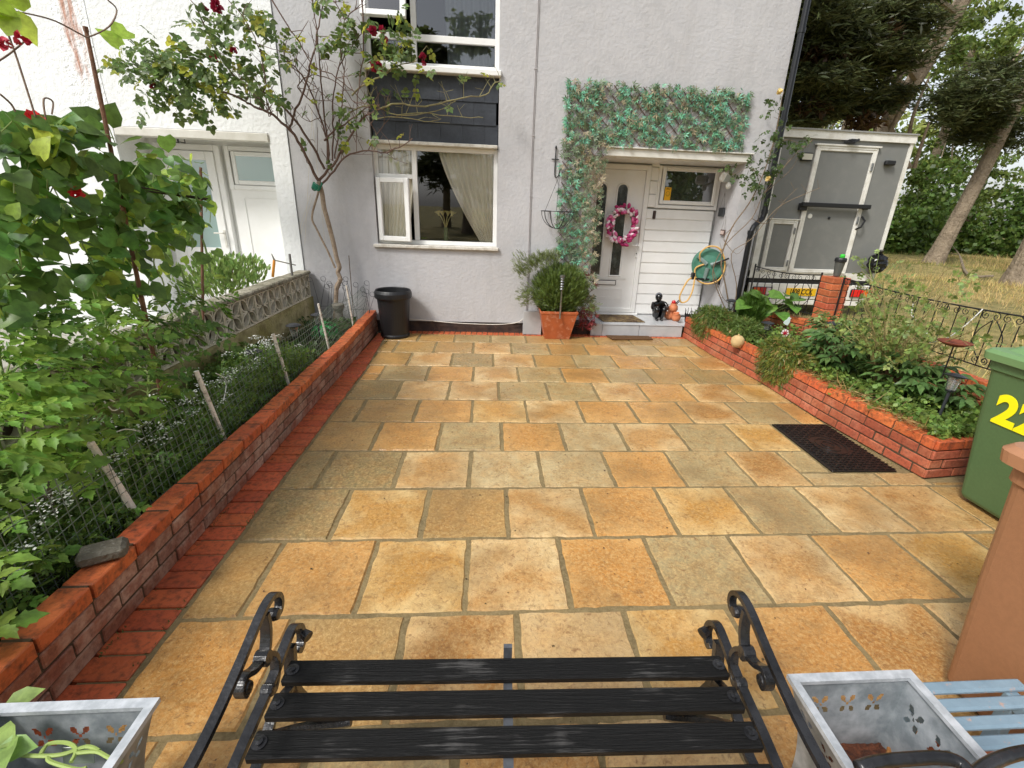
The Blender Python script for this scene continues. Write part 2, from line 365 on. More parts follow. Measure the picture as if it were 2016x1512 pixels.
# red pavior strips (laid flat, end-on) along the left wall and the house
def bricks_flat():
    m = MB(); rnd = random.Random(3); y = .0
    ys = -.12
    while ys > -7.0:
        L_ = .108; ym = ys-L_/2
        xi = np.interp(ym, [-7,-5,-1.6,-.25,0], [-1.295,-1.298,-1.312,-1.385,-1.39])
        xo = -1.47
        m.box((xo-.03, ys-L_+.007, -.03), (xi+rnd.uniform(-.004,.004), ys-.003, .003+rnd.uniform(-.002,.003)), ch=.004); ys -= L_
    x = -1.45
    while x < 2.72:
        m.box((x+.004, -.105, -.03), (x+.068, .1, .002+rnd.uniform(-.002,.002)), ch=.003); x += .073
    m.build('brick_edging_strip', mat('pavior_red', (190,94,58), .6, isl=.14, hue=.004, n1=(7,(206,104,58),.7,.14), n2=(34,(96,56,38),.7,.10,.57), bump=(70,.6,.006)), kind='structure')
bricks_flat()
# ---------------------------------------------------------------- brick walls
def brick_wall(parent, path_b, path_t, courses, thick, L=.225, Hb=None, mats=(BRICK, MORTAR), coping=True, seed=1, names=('brickwork','mortar','coping'), outer=1, endcap=False):
    """path_b: base front-face points (x,y,z) ; path_t: matching top points. body grows to the +outer side."""
    rnd = random.Random(seed); pb = [Vector(p) for p in path_b]; pt = [Vector(p) for p in path_t]
    S = [0]
    for a, b in zip(pb, pb[1:]): S.append(S[-1]+(b-a).length)
    def fr(s):
        i = max(0, min(len(pb)-2, int(np.searchsorted(S, s, side='right'))-1)); t = (s-S[i])/(S[i+1]-S[i])
        d = (pb[i+1]-pb[i]).normalized(); n = Vector((d.y, -d.x, 0)).normalized()*outer
        return pb[i].lerp(pb[i+1], t), pt[i].lerp(pt[i+1], t), n
    def P(s, d, h):
        b, t, n = fr(s); return b.lerp(t, h) - n*d*-1
    def brick(m, s0, s1, d0, d1, h0, h1):
        c = .0045
        vs = []
        for (s, d, h) in ((s0,d0,h0),(s1,d0,h0),(s1,d1,h0),(s0,d1,h0),(s0,d0,h1),(s1,d0,h1),(s1,d1,h1),(s0,d1,h1)): vs.append(P(s, d, h))
        ctr = sum(vs, Vector())/8
        # chamfered: outer ring slightly pulled in on every axis via three-way split
        ex = (vs[1]-vs[0]).normalized(); ey = (vs[3]-vs[0]).normalized(); ez = (vs[4]-vs[0]).normalized()
        lx, ly, lz = (vs[1]-vs[0]).length, (vs[3]-vs[0]).length, (vs[4]-vs[0]).length
        M = Matrix((ex, ey, ez)).transposed().to_4x4(); M.translation = vs[0]
        j = rnd.uniform(-.004,.004)
        if h1 > .99: vs = [v+Vector((0,0,rnd.uniform(-.0035,.0015))) if q_ > 3 else v for q_, v in enumerate(vs)]
        k = len(m.v); m.box((0, j, 0), (lx, ly+j, lz), None, c)
        # map local box to the true (skewed) corners by trilinear blend
        for q in range(k, len(m.v)):
            x, y, z = m.v[q]; fx, fy, fz = x/lx, y/ly, z/lz
            lo = vs[0]*(1-fx)*(1-fy)+vs[1]*fx*(1-fy)+vs[2]*fx*fy+vs[3]*(1-fx)*fy; hi = vs[4]*(1-fx)*(1-fy)+vs[5]*fx*(1-fy)+vs[6]*fx*fy+vs[7]*(1-fx)*fy
            m.v[q] = tuple(lo*(1-fz)+hi*fz)
    T = S[-1]; hh = 1/courses; body = MB(); cop = MB()
    for c in range(courses):
        top = coping and c == courses-1
        s = -(L/2)*(c % 2) if not top else 0.0
        H = (pt[0]-pb[0]).length
        g = .010/H*.5
        while s < T-.02:
            a = max(0, s)+.005; b = min(T, s+L)-.005
            if b-a > .03: brick(cop if top else body, a, b, (-.004 if top else 0), thick, c*hh+g, (c+1)*hh-(0 if top else g))
            s += L
    mo = MB()
    nS = max(2, int(T/.3)); k = 0
    for i in range(nS):
        a = .008+(T-.016)*i/nS; b = .008+(T-.016)*(i+1)/nS
        vs = [P(a,.008,.0),P(b,.008,.0),P(b,thick-.008,.0),P(a,thick-.008,.0),P(a,.008,.985),P(b,.008,.985),P(b,thick-.008,.985),P(a,thick-.008,.985)]
        fs = [(4,5,6,7),(0,1,5,4),(2,3,7,6)]
        if i == 0: fs.append((3,0,4,7))
        if i == nS-1: fs.append((1,2,6,5))
        mo.add(vs, fs)
    body.build(names[0], mats[0], parent); mo.build(names[1], mats[1], parent)
    if coping: cop.build(names[2], BRICKC, parent)
wl = thing('brick_garden_wall', 'low red brick wall with brick coping beside the left vegetable bed', 'wall', (-1.55, -3, 0))
brick_wall(wl, [(-1.475,-5.95,0),(-1.485,-3,0),(-1.492,-1.5,0),(-1.52,-.02,0)],
           [(-1.455,-5.95,.292),(-1.465,-3,.288),(-1.475,-1.5,.285),(-1.53,-.02,.285)], 4, .105, outer=-1, mats=(BRICKW, MORTAR), seed=2)
wr = thing('brick_planter_wall', 'red brick retaining wall of the raised bed on the right, four courses high', 'wall', (2.8, -2, 0))
brick_wall(wr, [(2.66,.0,0),(2.69,-.9,0),(2.79,-1.9,0),(2.81,-2.7,0),(2.905,-3.69,0)], [(2.68,.0,.285),(2.75,-.9,.285),(2.83,-1.9,.285),(2.86,-2.7,.285),(2.905,-3.69,.285)], 4, .105, outer=-1, seed=4, coping=True)
brick_wall(wr, [(2.912,-3.695,0),(4.05,-3.56,0)], [(2.912,-3.695,.285),(4.05,-3.56,.285)], 4, .105, outer=-1, seed=5, coping=True, names=('end_brickwork','end_mortar','end_coping'))
m = MB(); m.add([(2.72,0,.22),(2.83,-1.9,.22),(2.93,-3.62,.22),(4.0,-3.5,.24),(3.95,-1,.24),(3.45,.1,.24)], [tuple(range(6))[::-1]]); m.build('bed_soil', SOIL, kind='structure')
m = MB(); m.add([(-1.58,.05,.12),(-2.45,.05,.10),(-2.6,-6.6,.10),(-1.5,-6.6,.14)], [(0,1,2,3)]); m.build('vegetable_bed_soil', SOIL, kind='structure')
BRICK2 = mat('brick_boundary', (176,92,62), .75, isl=.16, hue=.004, n1=(5,(140,88,60),.7,.14), n2=(26,(120,110,70),.5,.1,.6), bump=(90,.5,.006))
wb = thing('brick_boundary_wall', 'low brick boundary wall behind the right bed, carrying the iron railings', 'wall', (3.95,-2,0))
brick_wall(wb, [(3.47,.02,.0),(3.885,-.84,0)], [(3.47,.02,.45),(3.885,-.84,.45)], 6, .105, outer=-1, mats=(BRICK2, MORTAR), seed=6, coping=True)
brick_wall(wb, [(3.90,-1.06,.0),(3.88,-2.2,0),(3.94,-3.35,0)], [(3.90,-1.06,.45),(3.88,-2.2,.45),(3.94,-3.35,.45)], 6, .105, outer=-1, mats=(BRICK2, MORTAR), seed=7, coping=True, names=('brickwork','mortar','coping'))
pil = thing('brick_pillar', 'square red brick pillar between the railings with a dark cup on top', 'pillar', (3.995,-.945,0))
m = MB(); mo = MB(); rnd = random.Random(9)
for c in range(13):
    z0 = .025+c*.0755; z1 = z0+.066; a, b, y0, y1 = 3.888, 4.103, -1.053, -.838
    if c % 2: m.box((a,y0,z0),(b,y0+.1025,z1),ch=.005); m.box((a,y0+.1125,z0),(b,y1,z1),ch=.005)
    else: m.box((a,y0,z0),(a+.1025,y1,z1),ch=.005); m.box((a+.1125,y0,z0),(b,y1,z1),ch=.005)
m.build('brickwork', mat('brick_pillar_red', (196,98,60), .7, isl=.14, hue=.008, n1=(8,(168,84,54),.7,.14), n2=(50,(214,150,110),.35,.1,.6), bump=(90,.5,.006)), pil)
mo.box((3.896,-1.045,0),(4.095,-.846,.99)); mo.build('mortar', mat('pale_mortar', (150,124,96), .9, bump=(120,.6,.005)), pil)
# wrought iron railings
def spiral(c, r, turns, a0, sgn, n=26):
    """points in 2d (s,z)"""
    return [(c[0]+r*(1-.82*i/n)*math.cos(a0+sgn*turns*2*math.pi*i/n), c[1]+r*(1-.82*i/n)*math.sin(a0+sgn*turns*2*math.pi*i/n)) for i in range(n+1)]
def railing(p0, p1, zb, zt, label, seed=1):
    p0 = Vector(p0); p1 = Vector(p1); L = (p1-p0).length; d = (p1-p0)/L
    t = thing('iron_railing', label, 'railing', tuple((p0+p1)/2+Vector((0,0,zb))), 'black scrolled railings on the boundary wall')
    def P(s, z): q = p0+d*s; return (q.x, q.y, z)
    sag = lambda s: zt-.035*math.sin(math.pi*s/L)
    f = MB(); pts = [P(L*i/16, sag(L*i/16)) for i in range(17)]
    f.tube(pts, .007, 5); f.tube([P(0,zb),P(L,zb)], .006, 5); f.tube([P(.012,zb-.02),P(.012,zt+.03)], .011, 6); f.tube([P(L-.012,zb-.02),P(L-.012,zt+.03)], .011, 6); f.build('frame', IRON, t)
    b = MB(); n = int(L/.10)
    for i in range(1, n):
        s = L*i/n
        if (i*3//n) == 1 or i % 4 == 0: b.tube([P(s,zb),P(s,sag(s))], .0042, 4)
        else: b.tube([P(s,zb+.0),P(s,sag(s)-.075)], .0042, 4)
    build_each(b, 'upright', IRON, t)
    c = MB()
    for k in range(int(L/.085)):
        s = .05+k*.085
        if s > L-.05: break
        for pr in (spiral((s, sag(s)-.037), .034, 1.4, math.pi/2, 1 if k % 2 else -1),): c.tube([P(a, z) for a, z in pr], .0032, 4)
    for s in (L*.22, L*.78):
        for sg in (1,-1):
            c.tube([P(s+sg*(.015+.10*math.sin(math.pi*i/12)), zb+.05+(zt-zb-.14)*i/12) for i in range(13)], .004, 4)
            c.tube([P(a,z) for a, z in spiral((s+sg*.035, zb+.05), .032, 1.4, -math.pi/2, sg)], .0036, 4)
    build_each(c, 'scroll', IRON, t); return t
railing((3.50,-.03,0),(3.90,-.84,0), .53, 1.0, 'short black iron railing between the house corner and the brick pillar')
railing((4.0,-1.06,0),(4.02,-3.3,0), .53, 1.0, 'long black iron railing running from the brick pillar towards the green bin')
# ---------------------------------------------------------------- houses
def wall_holes(x0, x1, z0, z1, holes, y, th):
    """front face at y, body towards +y; holes = [(xa,xb,za,zb,depth)]"""
    xs = sorted({x0, x1, *[h[0] for h in holes], *[h[1] for h in holes]}); zs = sorted({z0, z1, *[h[2] for h in holes], *[h[3] for h in holes]})
    m = MB()
    for i in range(len(xs)-1):
        for j in range(len(zs)-1):
            a, b, c, d = xs[i], xs[i+1], zs[j], zs[j+1]; cx, cz = (a+b)/2, (c+d)/2
            if any(h[0] < cx < h[1] and h[2] < cz < h[3] for h in holes): continue
            m.add([(a,y,c),(b,y,c),(b,y,d),(a,y,d)], [(0,1,2,3)]); m.add([(a,y+th,c),(b,y+th,c),(b,y+th,d),(a,y+th,d)], [(3,2,1,0)])
    for a, b, c, d, dp in holes:
        e = y+dp
        m.add([(a,y,c),(a,e,c),(a,e,d),(a,y,d)], [(0,1,2,3)]); m.add([(b,y,c),(b,e,c),(b,e,d),(b,y,d)], [(3,2,1,0)])
        m.add([(a,y,c),(b,y,c),(b,e,c),(a,e,c)], [(0,1,2,3)]); m.add([(a,y,d),(b,y,d),(b,e,d),(a,e,d)], [(3,2,1,0)])
    return m
def frame_rect(m, x0, x1, z0, z1, w, y0, y1, ch=.004, bot=None):
    bot = bot or w
    m.box((x0,y0,z0),(x0+w,y1,z1),ch=ch); m.box((x1-w,y0,z0),(x1,y1,z1),ch=ch)
    m.box((x0+w,y0+.001,z1-w),(x1-w,y1,z1),ch=ch); m.box((x0+w,y0+.001,z0),(x1-w,y1,z0+bot),ch=ch)
hs_ = thing('terraced_house', 'pale grey rendered house with white windows, dark tiled panel and white front door', 'house', (.5, 0, 0))
XL, XR = -2.388, 3.43
wm = wall_holes(XL, XR, .145, 5.7, [(-1.452,.042,1.12,4.62,.14), (1.10,3.135,.145,2.25,.62)], 0, .30)
wm.add([(XR,0,0),(XR,8,0),(XR,8,5.7),(XR,0,5.7)], [(0,1,2,3)]); wm.add([(XL,8,0),(XR,8,0),(XR,8,5.7),(XL,8,5.7)], [(3,2,1,0)])
wm.build('wall', RENDER, hs_)
m = MB(); m.box((XL,.02,-.02),(1.36,.2,.16)); m.build('damp_course', mat('dark_plinth', (52,44,42), .9, n1=(12,(88,70,60),.6), bump=(60,.6,.008)), hs_)
m = MB(); m.box((XL-.0,-.25,5.7),(XR+.12,8.2,5.78)); m.add([(XL,-.3,5.79),(XR+.15,-.3,5.79),(XR+.15,4,8.2),(XL,4,8.2)], [(0,1,2,3)]); m.add([(XL,8.3,5.79),(XR+.15,8.3,5.79),(XR+.15,4,8.2),(XL,4,8.2)], [(3,2,1,0)])
m.build('roof', mat('roof_tiles', (92,62,52), .8, bump=(20,.6)), hs_)
# lower window
YW = .075
def window(name, x0, x1, z0, z1, parent, y=YW):
    m = MB(); frame_rect(m, x0, x1, z0, z1, .052, y, y+.06); f = m.build(name, UPVC, parent); return f
wl_ = window('window', -1.452, .042, 1.125, 2.262, hs_)
m = MB(); m.box((-1.0,YW+.002,1.18),(-.94,YW+.058,2.21),ch=.004); m.box((-1.40,YW+.003,1.895),(-1.0,YW+.057,1.945),ch=.004); m.build('mullion', UPVC, wl_)
m = MB(); m.box((-1.50,-.045,1.085),(.065,YW,1.125),ch=.006); m.build('sill', mat('old_sill', (214,210,200), .55, n1=(14,(160,150,132),.6,.1,.58), bump=(50,.4)), wl_)
m = MB()
m.add([(-.94,YW+.03,1.17),(-.01,YW+.03,1.17),(-.01,YW+.03,2.22),(-.94,YW+.03,2.22)], [(0,1,2,3)]); m.add([(-1.405,YW+.03,1.94),(-.99,YW+.03,1.94),(-.99,YW+.03,2.22),(-1.405,YW+.03,2.22)], [(0,1,2,3)]); m.build('pane', GLASS, wl_)
# open casement, hinged on the left
sash = MB(); frame_rect(sash, 0, .415, 0, .735, .058, -.05, .0, ch=.006)
A = Matrix.Translation((-1.425, YW-.004, 1.165)) @ Matrix.Rotation(R_(-13), 4, 'Z')
sash.v = [tuple(A @ Vector(v)) for v in sash.v]; so_ = sash.build('open_casement', UPVC, wl_)
m = MB(); m.add([(.05,-.025,.05),(.365,-.025,.05),(.365,-.025,.69),(.05,-.025,.69)], [(0,1,2,3)], A); m.build('casement_pane', GLASS, wl_)
# slate hung panel between the storeys
TILE = mat('slate_panel', (46,50,58), .5, isl=.16, n1=(5,(66,72,80),.7,.16), n2=(40,(36,38,44),.5), bump=(14,.4,.01), bump2=(90,.4,.003))
m = MB(); rnd = random.Random(1)
for r in range(3):
    zt = 2.985-r*.238; x = -1.43-(.13 if r % 2 else 0)
    while x < .03:
        a = max(x, -1.445); b = min(x+.262, .035)
        if b-a > .03:
            j = rnd.uniform(0,.004)
            m.add([(a+.0012,.041-j,zt-.236),(b-.0012,.041-j,zt-.236),(b-.0012,.050,zt+.012),(a+.0012,.050,zt+.012),(a+.0012,.045-j,zt-.236),(b-.0012,.045-j,zt-.236),(b-.0012,.072,zt+.012),(a+.0012,.072,zt+.012)], [(0,1,2,3),(0,4,5,1),(1,5,6,2),(3,7,4,0)])
        x += .262
m.build('slate_panel', TILE, hs_)
m = MB(); m.box((-1.46,-.03,2.263),(.035,.10,2.30),ch=.006); m.build('window_head_trim', mat('old_sill',(0,0,0)), hs_)
# upper window
wu = window('upper_window', -1.452, .042, 3.06, 4.5, hs_)
m = MB(); m.box((-1.47,-.05,3.0),(.065,YW,3.062),ch=.008); m.build('upper_sill', UPVC, wu)
m = MB(); m.box((-1.40,YW+.002,3.32),(-.01,YW+.058,3.385),ch=.004); m.box((-.945,YW+.003,3.10),(-.89,YW+.057,3.32),ch=.004); m.box((-.945,YW+.003,3.385),(-.885,YW+.057,4.45),ch=.004); m.build('upper_mullion', UPVC, wu)
m = MB(); m.add([(-.9,YW+.03,3.11),(-.01,YW+.03,3.11),(-.01,YW+.03,3.33),(-.9,YW+.03,3.33)], [(0,1,2,3)]); m.add([(-1.405,YW+.03,3.11),(-.93,YW+.03,3.11),(-.93,YW+.03,3.33),(-1.405,YW+.03,3.33)], [(0,1,2,3)]); m.build('textured_pane', GLASS, wu)
m = MB(); m.add([(-.89,YW+.03,3.37),(-.01,YW+.03,3.37),(-.01,YW+.03,4.46),(-.89,YW+.03,4.46)], [(0,1,2,3)]); m.build('upper_pane', GLASS, wu)
sash = MB(); frame_rect(sash, 0, .47, -1.06, 0, .06, -.05, 0, ch=.006)
A = Matrix.Translation((-1.42, YW-.004, 4.46)) @ Matrix.Rotation(R_(-14), 4, 'X'); sash.v = [tuple(A @ Vector(v)) for v in sash.v]; sash.build('open_top_sash', UPVC, wu)
m = MB(); m.add([(.05,-.025,-1.01),(.42,-.025,-1.01),(.42,-.025,-.05),(.05,-.025,-.05)], [(0,1,2,3)], A); m.build('top_sash_pane', GLASS, wu)
# rooms behind the glass
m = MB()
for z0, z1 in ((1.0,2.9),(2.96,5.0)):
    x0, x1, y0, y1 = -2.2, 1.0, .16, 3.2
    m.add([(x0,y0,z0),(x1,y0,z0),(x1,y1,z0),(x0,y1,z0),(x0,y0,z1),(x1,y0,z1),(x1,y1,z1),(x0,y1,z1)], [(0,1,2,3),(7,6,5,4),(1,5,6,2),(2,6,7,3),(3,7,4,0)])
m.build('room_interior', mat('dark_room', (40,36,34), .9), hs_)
def curtain(pts_top, pts_bot, z0, z1, name, folds=9, y=.20, amp=.03, n=60, m_=24, col=(252,247,232)):
    m = MB(); vs = []
    for j in range(m_+1):
        t = j/m_; z = z1+(z0-z1)*t; e = t**1.35
        a = pts_top[0]*(1-e)+pts_bot[0]*e; b = pts_top[1]*(1-e)+pts_bot[1]*e
        for i in range(n+1):
            u = i/n; vs.append((a+(b-a)*u, y+amp*math.sin(u*folds*2*math.pi+.7*math.sin(u*9))*(1-.4*t)+.02*math.sin(u*5+t*2), z))
    m.add(vs, [(j*(n+1)+i, j*(n+1)+i+1, (j+1)*(n+1)+i+1, (j+1)*(n+1)+i) for j in range(m_) for i in range(n)])
    return m.build(name, mat('curtain_%d' % col[0], col, .9, bump=(200,.2,.002)), hs_, smooth=True)
curtain((-1.46,-.93),(-1.46,-1.12), 1.12, 2.3, 'left_curtain', 8, y=.175)
curtain((-.70,.0),(-.14,.0), 1.12, 2.3, 'right_curtain', 8, y=.165)
curtain((-.6,.1),(-.55,.1), 3.0, 4.6, 'upstairs_curtain', 7, col=(120,128,132))
# rainwater pipe and cables
m = MB(); m.tube([(3.475,-.05,5.7),(3.475,-.05,1.66),(3.46,-.05,1.60),(3.34,-.10,1.50),(3.31,-.11,1.42),(3.31,-.11,.05)], .034, 14)
for z in (3.6,2.7,1.66): m.tube([(3.475,-.05,z),(3.475,-.05,z+.05)], .041, 14)
m.tube([(3.31,-.11,1.40),(3.31,-.11,1.45)], .040, 14); m.build('downpipe', mat('gloss_black_plastic', (22,24,28), .3), hs_, smooth=False)
m = MB(); xs = [(.447+.004*math.sin(z*2.1), -.008, z) for z in np.linspace(5.6,.15,40)]; m.tube(xs, .0055, 5); m.tube([(x+.014,y,z) for x,y,z in xs], .004, 5)
for z in (3.1,2.42,1.75,1.1,.5): m.box((.437,-.016,z),(.468,-.001,z+.010))
m.build('cables', mat('painted_cable', (176,172,172), .6), hs_)
m = MB(); m.tube(smooth_path([(-1.15,-.02,.175),(-.9,-.03,.165),(-.5,-.03,.135),(0,-.03,.125),(.3,-.025,.15),(.40,-.02,.2),(.44,-.015,.26)], 5), .006, 5); m.build('loose_cable', UPVCD, hs_)
# porch
m = MB(); m.box((1.36,-.02,2.245),(3.19,.30,2.335),ch=.006); m.box((1.36,-.045,2.335),(3.2,.3,2.35),ch=.004); m.build('porch_lintel', UPVCD, hs_)
m = MB(); m.box((1.1,.02,2.236),(3.135,.62,2.25)); m.build('porch_soffit', UPVC, hs_)
m = MB(); m.add([(1.1,.66,0),(3.2,.66,0),(3.2,.66,2.3),(1.1,.66,2.3)], [(0,1,2,3)]); m.build('porch_back', UPVC, hs_)
TILES = mat('grey_step_tile', (178,180,182), .4, isl=.03, n1=(3,(150,154,158),.6,.2), n2=(9,(198,198,198),.5,.2), bump=(20,.15))
m = MB()
for a, b in ((1.345,1.50),(1.505,2.02),(2.025,2.63)): m.box((a,-.055,.004),(b,-.035,.155),ch=.003); m.box((a,-.062,.157),(b,.60,.172),ch=.003)
m.build('front_step', TILES, hs_); m = MB(); m.box((1.35,-.034,0),(2.625,.6,.1565)); m.build('step_core', MORTAR, hs_)
YD = .60
door = MB(); frame_rect(door, 1.12, 2.13, .20, 2.215, .065, YD-.02, YD+.05, ch=.006); dfr = door.build('door_frame', UPVC, hs_)
m = MB()
def arch(cx, w, z0, z1, n=10):
    r = w/2; return [(cx-r,z0),(cx+r,z0),(cx+r,z1-r)] + [(cx+r*math.cos(a), z1-r+r*math.sin(a)) for a in [math.pi*i/n for i in range(1,n)]] + [(cx-r,z1-r)]
# door leaf with two arched lights: leaf is a slab, lights set proud with bead mouldings
m.box((1.188,YD+.006,.225),(2.062,YD+.045,2.147)); leaf = m.build('front_door', UPVC, hs_)
XZ = Matrix(((1,0,0,0),(0,0,-1,0),(0,1,0,0),(0,0,0,1)))   # local xy -> world xz, local z -> -y
for cx in (1.475, 1.765):
    o1 = arch(cx, .185, .72, 1.99); o2 = arch(cx, .135, .745, 1.965)
    b = MB(); n = len(o1); vs = [(x, YD+.005, z) for x, z in o1]+[(x, YD-.010, z) for x, z in arch(cx,.165,.73,1.98)]+[(x, YD-.002, z) for x, z in o2]
    b.add(vs, [(i,(i+1)%n,n+(i+1)%n,n+i) for i in range(n)]+[(n+i,n+(i+1)%n,2*n+(i+1)%n,2*n+i) for i in range(n)]); b.build('glazing_bead', UPVC, leaf)
    g = MB(); g.add([(x, YD-.002, z) for x, z in o2], [tuple(range(n))]); g.build('leaded_light', mat('leaded_glass', (52,56,56), .12, spec=.8, n1=(9,(120,128,126),.5,.10,.56), bump=(26,.5,.006)), leaf)
    l = MB()
    for zc, hh_ in ((.98,.13),(1.80,.10)):
        l.tube([(cx+.045*math.sin(2*math.pi*i/20)*(1-.2*math.cos(4*math.pi*i/20)), YD-.005, zc+hh_*math.cos(2*math.pi*i/20)) for i in range(21)], .0028, 4)
    for dx in (-.034,.034): l.tube([(cx+dx,YD-.005,.75),(cx+dx,YD-.005,1.92)], .002, 4)
    l.build('lead_pattern', mat('lead', (70,72,72), .5, metal=.4), leaf)
m = MB()
for a, b, c, d in ((1.40,1.90,.27,.40),(1.40,1.90,.42,.54),(1.30,1.94,.69,.705)):
    m.tube([(a,YD+.004,c),(b,YD+.004,c),(b,YD+.004,d),(a,YD+.004,d),(a,YD+.004,c)], .006, 4)
m.tube([(1.35,YD+.004,2.09),(1.90,YD+.004,2.09)], .006, 4); build_each(m, 'door_moulding', UPVC, leaf)
m = MB(); m.box((1.46,YD-.008,.600),(1.80,YD+.004,.672),ch=.003); m.build('letterbox_surround', BLACKP, leaf); m = MB(); m.box((1.472,YD-.014,.609),(1.788,YD-.009,.663),ch=.003); m.build('letterbox', UPVC, leaf)
m = MB(); m.box((2.035,YD-.014,1.0),(2.068,YD+.004,1.20),ch=.008); m.tube([(2.052,YD-.02,1.17),(2.052,YD-.06,1.17),(2.00,YD-.065,1.172),(1.965,YD-.06,1.17)], .011, 8); m.build('door_handle', UPVC, leaf)
m = MB(); m.tube([(2.052,YD-.0145,1.06),(2.052,YD-.019,1.06)], .008, 10); m.build('lock', IRON, leaf)
m = MB(); m.box((1.05,YD-.06,.172),(2.16,YD-.021,.20),ch=.004); m.build('threshold', UPVC, hs_)
# cladding beside the door, with the small window
m = MB(); z = .175
while z < 1.66:
    h = min(.1505, 1.665-z); m.add([(2.135,YD+.006,z),(3.10,YD+.006,z),(3.10,YD-.008,z+.018),(2.135,YD-.008,z+.018),(3.10,YD-.004,z+h-.002),(2.135,YD-.004,z+h-.002),(2.135,YD+.014,z+h),(3.10,YD+.014,z+h)], [(0,1,2,3),(3,2,4,5),(5,4,7,6)]); z += .1505
for z in np.arange(1.69, 2.2, .17): m.box((2.135,YD-.006,z),(2.24,YD+.02,z+.162),ch=.004)
m.build('cladding', UPVC, hs_)
pw = MB(); frame_rect(pw, 2.235, 3.12, 1.68, 2.22, .045, YD-.02, YD+.03, ch=.005); frame_rect(pw, 2.285, 3.07, 1.735, 2.205, .05, YD-.04, YD-.02, ch=.008); pw = pw.build('porch_window', UPVC, hs_)
m = MB(); m.add([(2.33,YD-.028,1.78),(3.03,YD-.028,1.78),(3.03,YD-.028,2.16),(2.33,YD-.028,2.16)], [(0,1,2,3)]); m.build('pane', glass_mat('dark_glass', refl=3.5, body=(52,56,54), bodyf=.9), pw)
m = MB(); m.box((2.345,YD-.034,1.785),(2.43,YD-.030,1.95)); st = m.build('yellow_sticker', mat('sticker_yellow', (236,180,30), .5), pw)
m = MB(); k = Matrix.Translation((2.3875,YD-.0345,1.865))
m.tube([(2.3875+.026*math.cos(a), YD-.0345, 1.868+.03*math.sin(a)) for a in np.linspace(0,2*math.pi,19)], .0022, 4); m.tube([(2.3875+.015*math.cos(a), YD-.0345, 1.866+.017*math.sin(a)) for a in np.linspace(math.pi*1.1,math.pi*1.9,8)], .002, 4)
m.tube([(2.378,YD-.0345,1.876),(2.378,YD-.0345,1.880)], .003, 4); m.tube([(2.397,YD-.0345,1.876),(2.397,YD-.0345,1.880)], .003, 4); m.build('sticker_face', mat('sticker_brown', (110,70,10), .6), st)
def text_mb(txt, size, M, ex=.001, off=0, align='CENTER'):
    cu = bpy.data.curves.new('t', 'FONT'); cu.body = txt; cu.size = size; cu.extrude = ex; cu.offset = off; cu.align_x = align; cu.align_y = 'CENTER'
    o = bpy.data.objects.new('t', cu); sc.collection.objects.link(o); bpy.context.view_layer.update()
    me = bpy.data.meshes.new_from_object(o.evaluated_get(bpy.context.evaluated_depsgraph_get()))
    m = MB(); m.add([v.co for v in me.vertices], [tuple(p.vertices) for p in me.polygons], M)
    bpy.data.objects.remove(o); bpy.data.curves.remove(cu); bpy.data.meshes.remove(me); return m
text_mb('SMILE', .024, Matrix.Translation((2.3875,YD-.0345,1.930)) @ Matrix.Rotation(R_(90),4,'X'), .0008, .0006).build('sticker_lettering', MATS['sticker_brown'], st)
m = MB(); m.box((2.22,YD-.028,1.535),(2.262,YD-.008,1.645),ch=.006); m.build('doorbell', mat('doorbell_brown', (62,48,46), .4), hs_)
# neighbouring white house
nh = thing('neighbouring_house', 'bright white rendered house on the left with a recessed white glazed door', 'house', (-4, 0, 0))
wm = wall_holes(-9.5, XL-.003, 0, 5.7, [(-4.29,-2.60,0,2.31,.55)], -.012, .30); wm.build('wall', WRENDER, nh)
m = MB(); m.box((-9.5,-.25,5.7),(XL-.02,8.2,5.78)); m.build('roof', MATS['roof_tiles'], nh)
# rust-coloured damp run painted over near the corner
m = MB(); m.box((-4.27,-.03,2.215),(-2.60,.10,2.305),ch=.008); m.build('lintel', UPVCD, nh)
m = MB(); m.add([(-4.4,.54,0),(-2.5,.54,0),(-2.5,.54,2.4),(-4.4,.54,2.4)], [(0,1,2,3)]); m.add([(-4.29,.0,2.306),(-2.6,.0,2.306),(-2.6,.54,2.306),(-4.29,.54,2.306)], [(3,2,1,0)]); m.build('porch_lining', UPVC, nh)
d = MB(); frame_rect(d, -4.20, -3.42, .12, 2.2, .07, .46, .535, ch=.006); d = d.build('door_frame', UPVC, nh)
d = MB(); frame_rect(d, -4.13, -3.49, .14, 2.125, .10, .44, .50, ch=.006); d.box((-4.03,.445,.24),(-3.59,.49,.90)); d.box((-4.03,.44,.88),(-3.59,.495,.97),ch=.004); d = d.build('glazed_door', UPVC, nh)
FROST = glass_mat('frosted_green_glass', refl=2.0, rough=.15, body=(150,178,176), bodyf=.9)
m = MB(); m.add([(-4.035,.47,.96),(-3.585,.47,.96),(-3.585,.47,2.03),(-4.035,.47,2.03)], [(0,1,2,3)]); m.build('pane', FROST, d)
m = MB(); m.box((-3.53,.43,.98),(-3.50,.441,1.20),ch=.004); m.tube([(-3.515,.43,1.16),(-3.515,.39,1.16),(-3.62,.385,1.16)], .009, 7); m.build('door_handle', UPVCD, d)
m = MB()
for a, b, z0, z1 in ((-3.98,-3.83,.3,.82),(-3.79,-3.64,.3,.82)): m.tube([(a,.442,z0),(b,.442,z0),(b,.442,z1),(a,.442,z1),(a,.442,z0)], .006, 4)
build_each(m, 'moulding', UPVC, d)
s_ = MB(); frame_rect(s_, -3.36, -2.60, 1.70, 2.2, .055, .46, .535, ch=.006); frame_rect(s_, -3.28, -2.66, 1.76, 2.14, .05, .44, .46, ch=.006); s_ = s_.build('side_window', UPVC, nh)
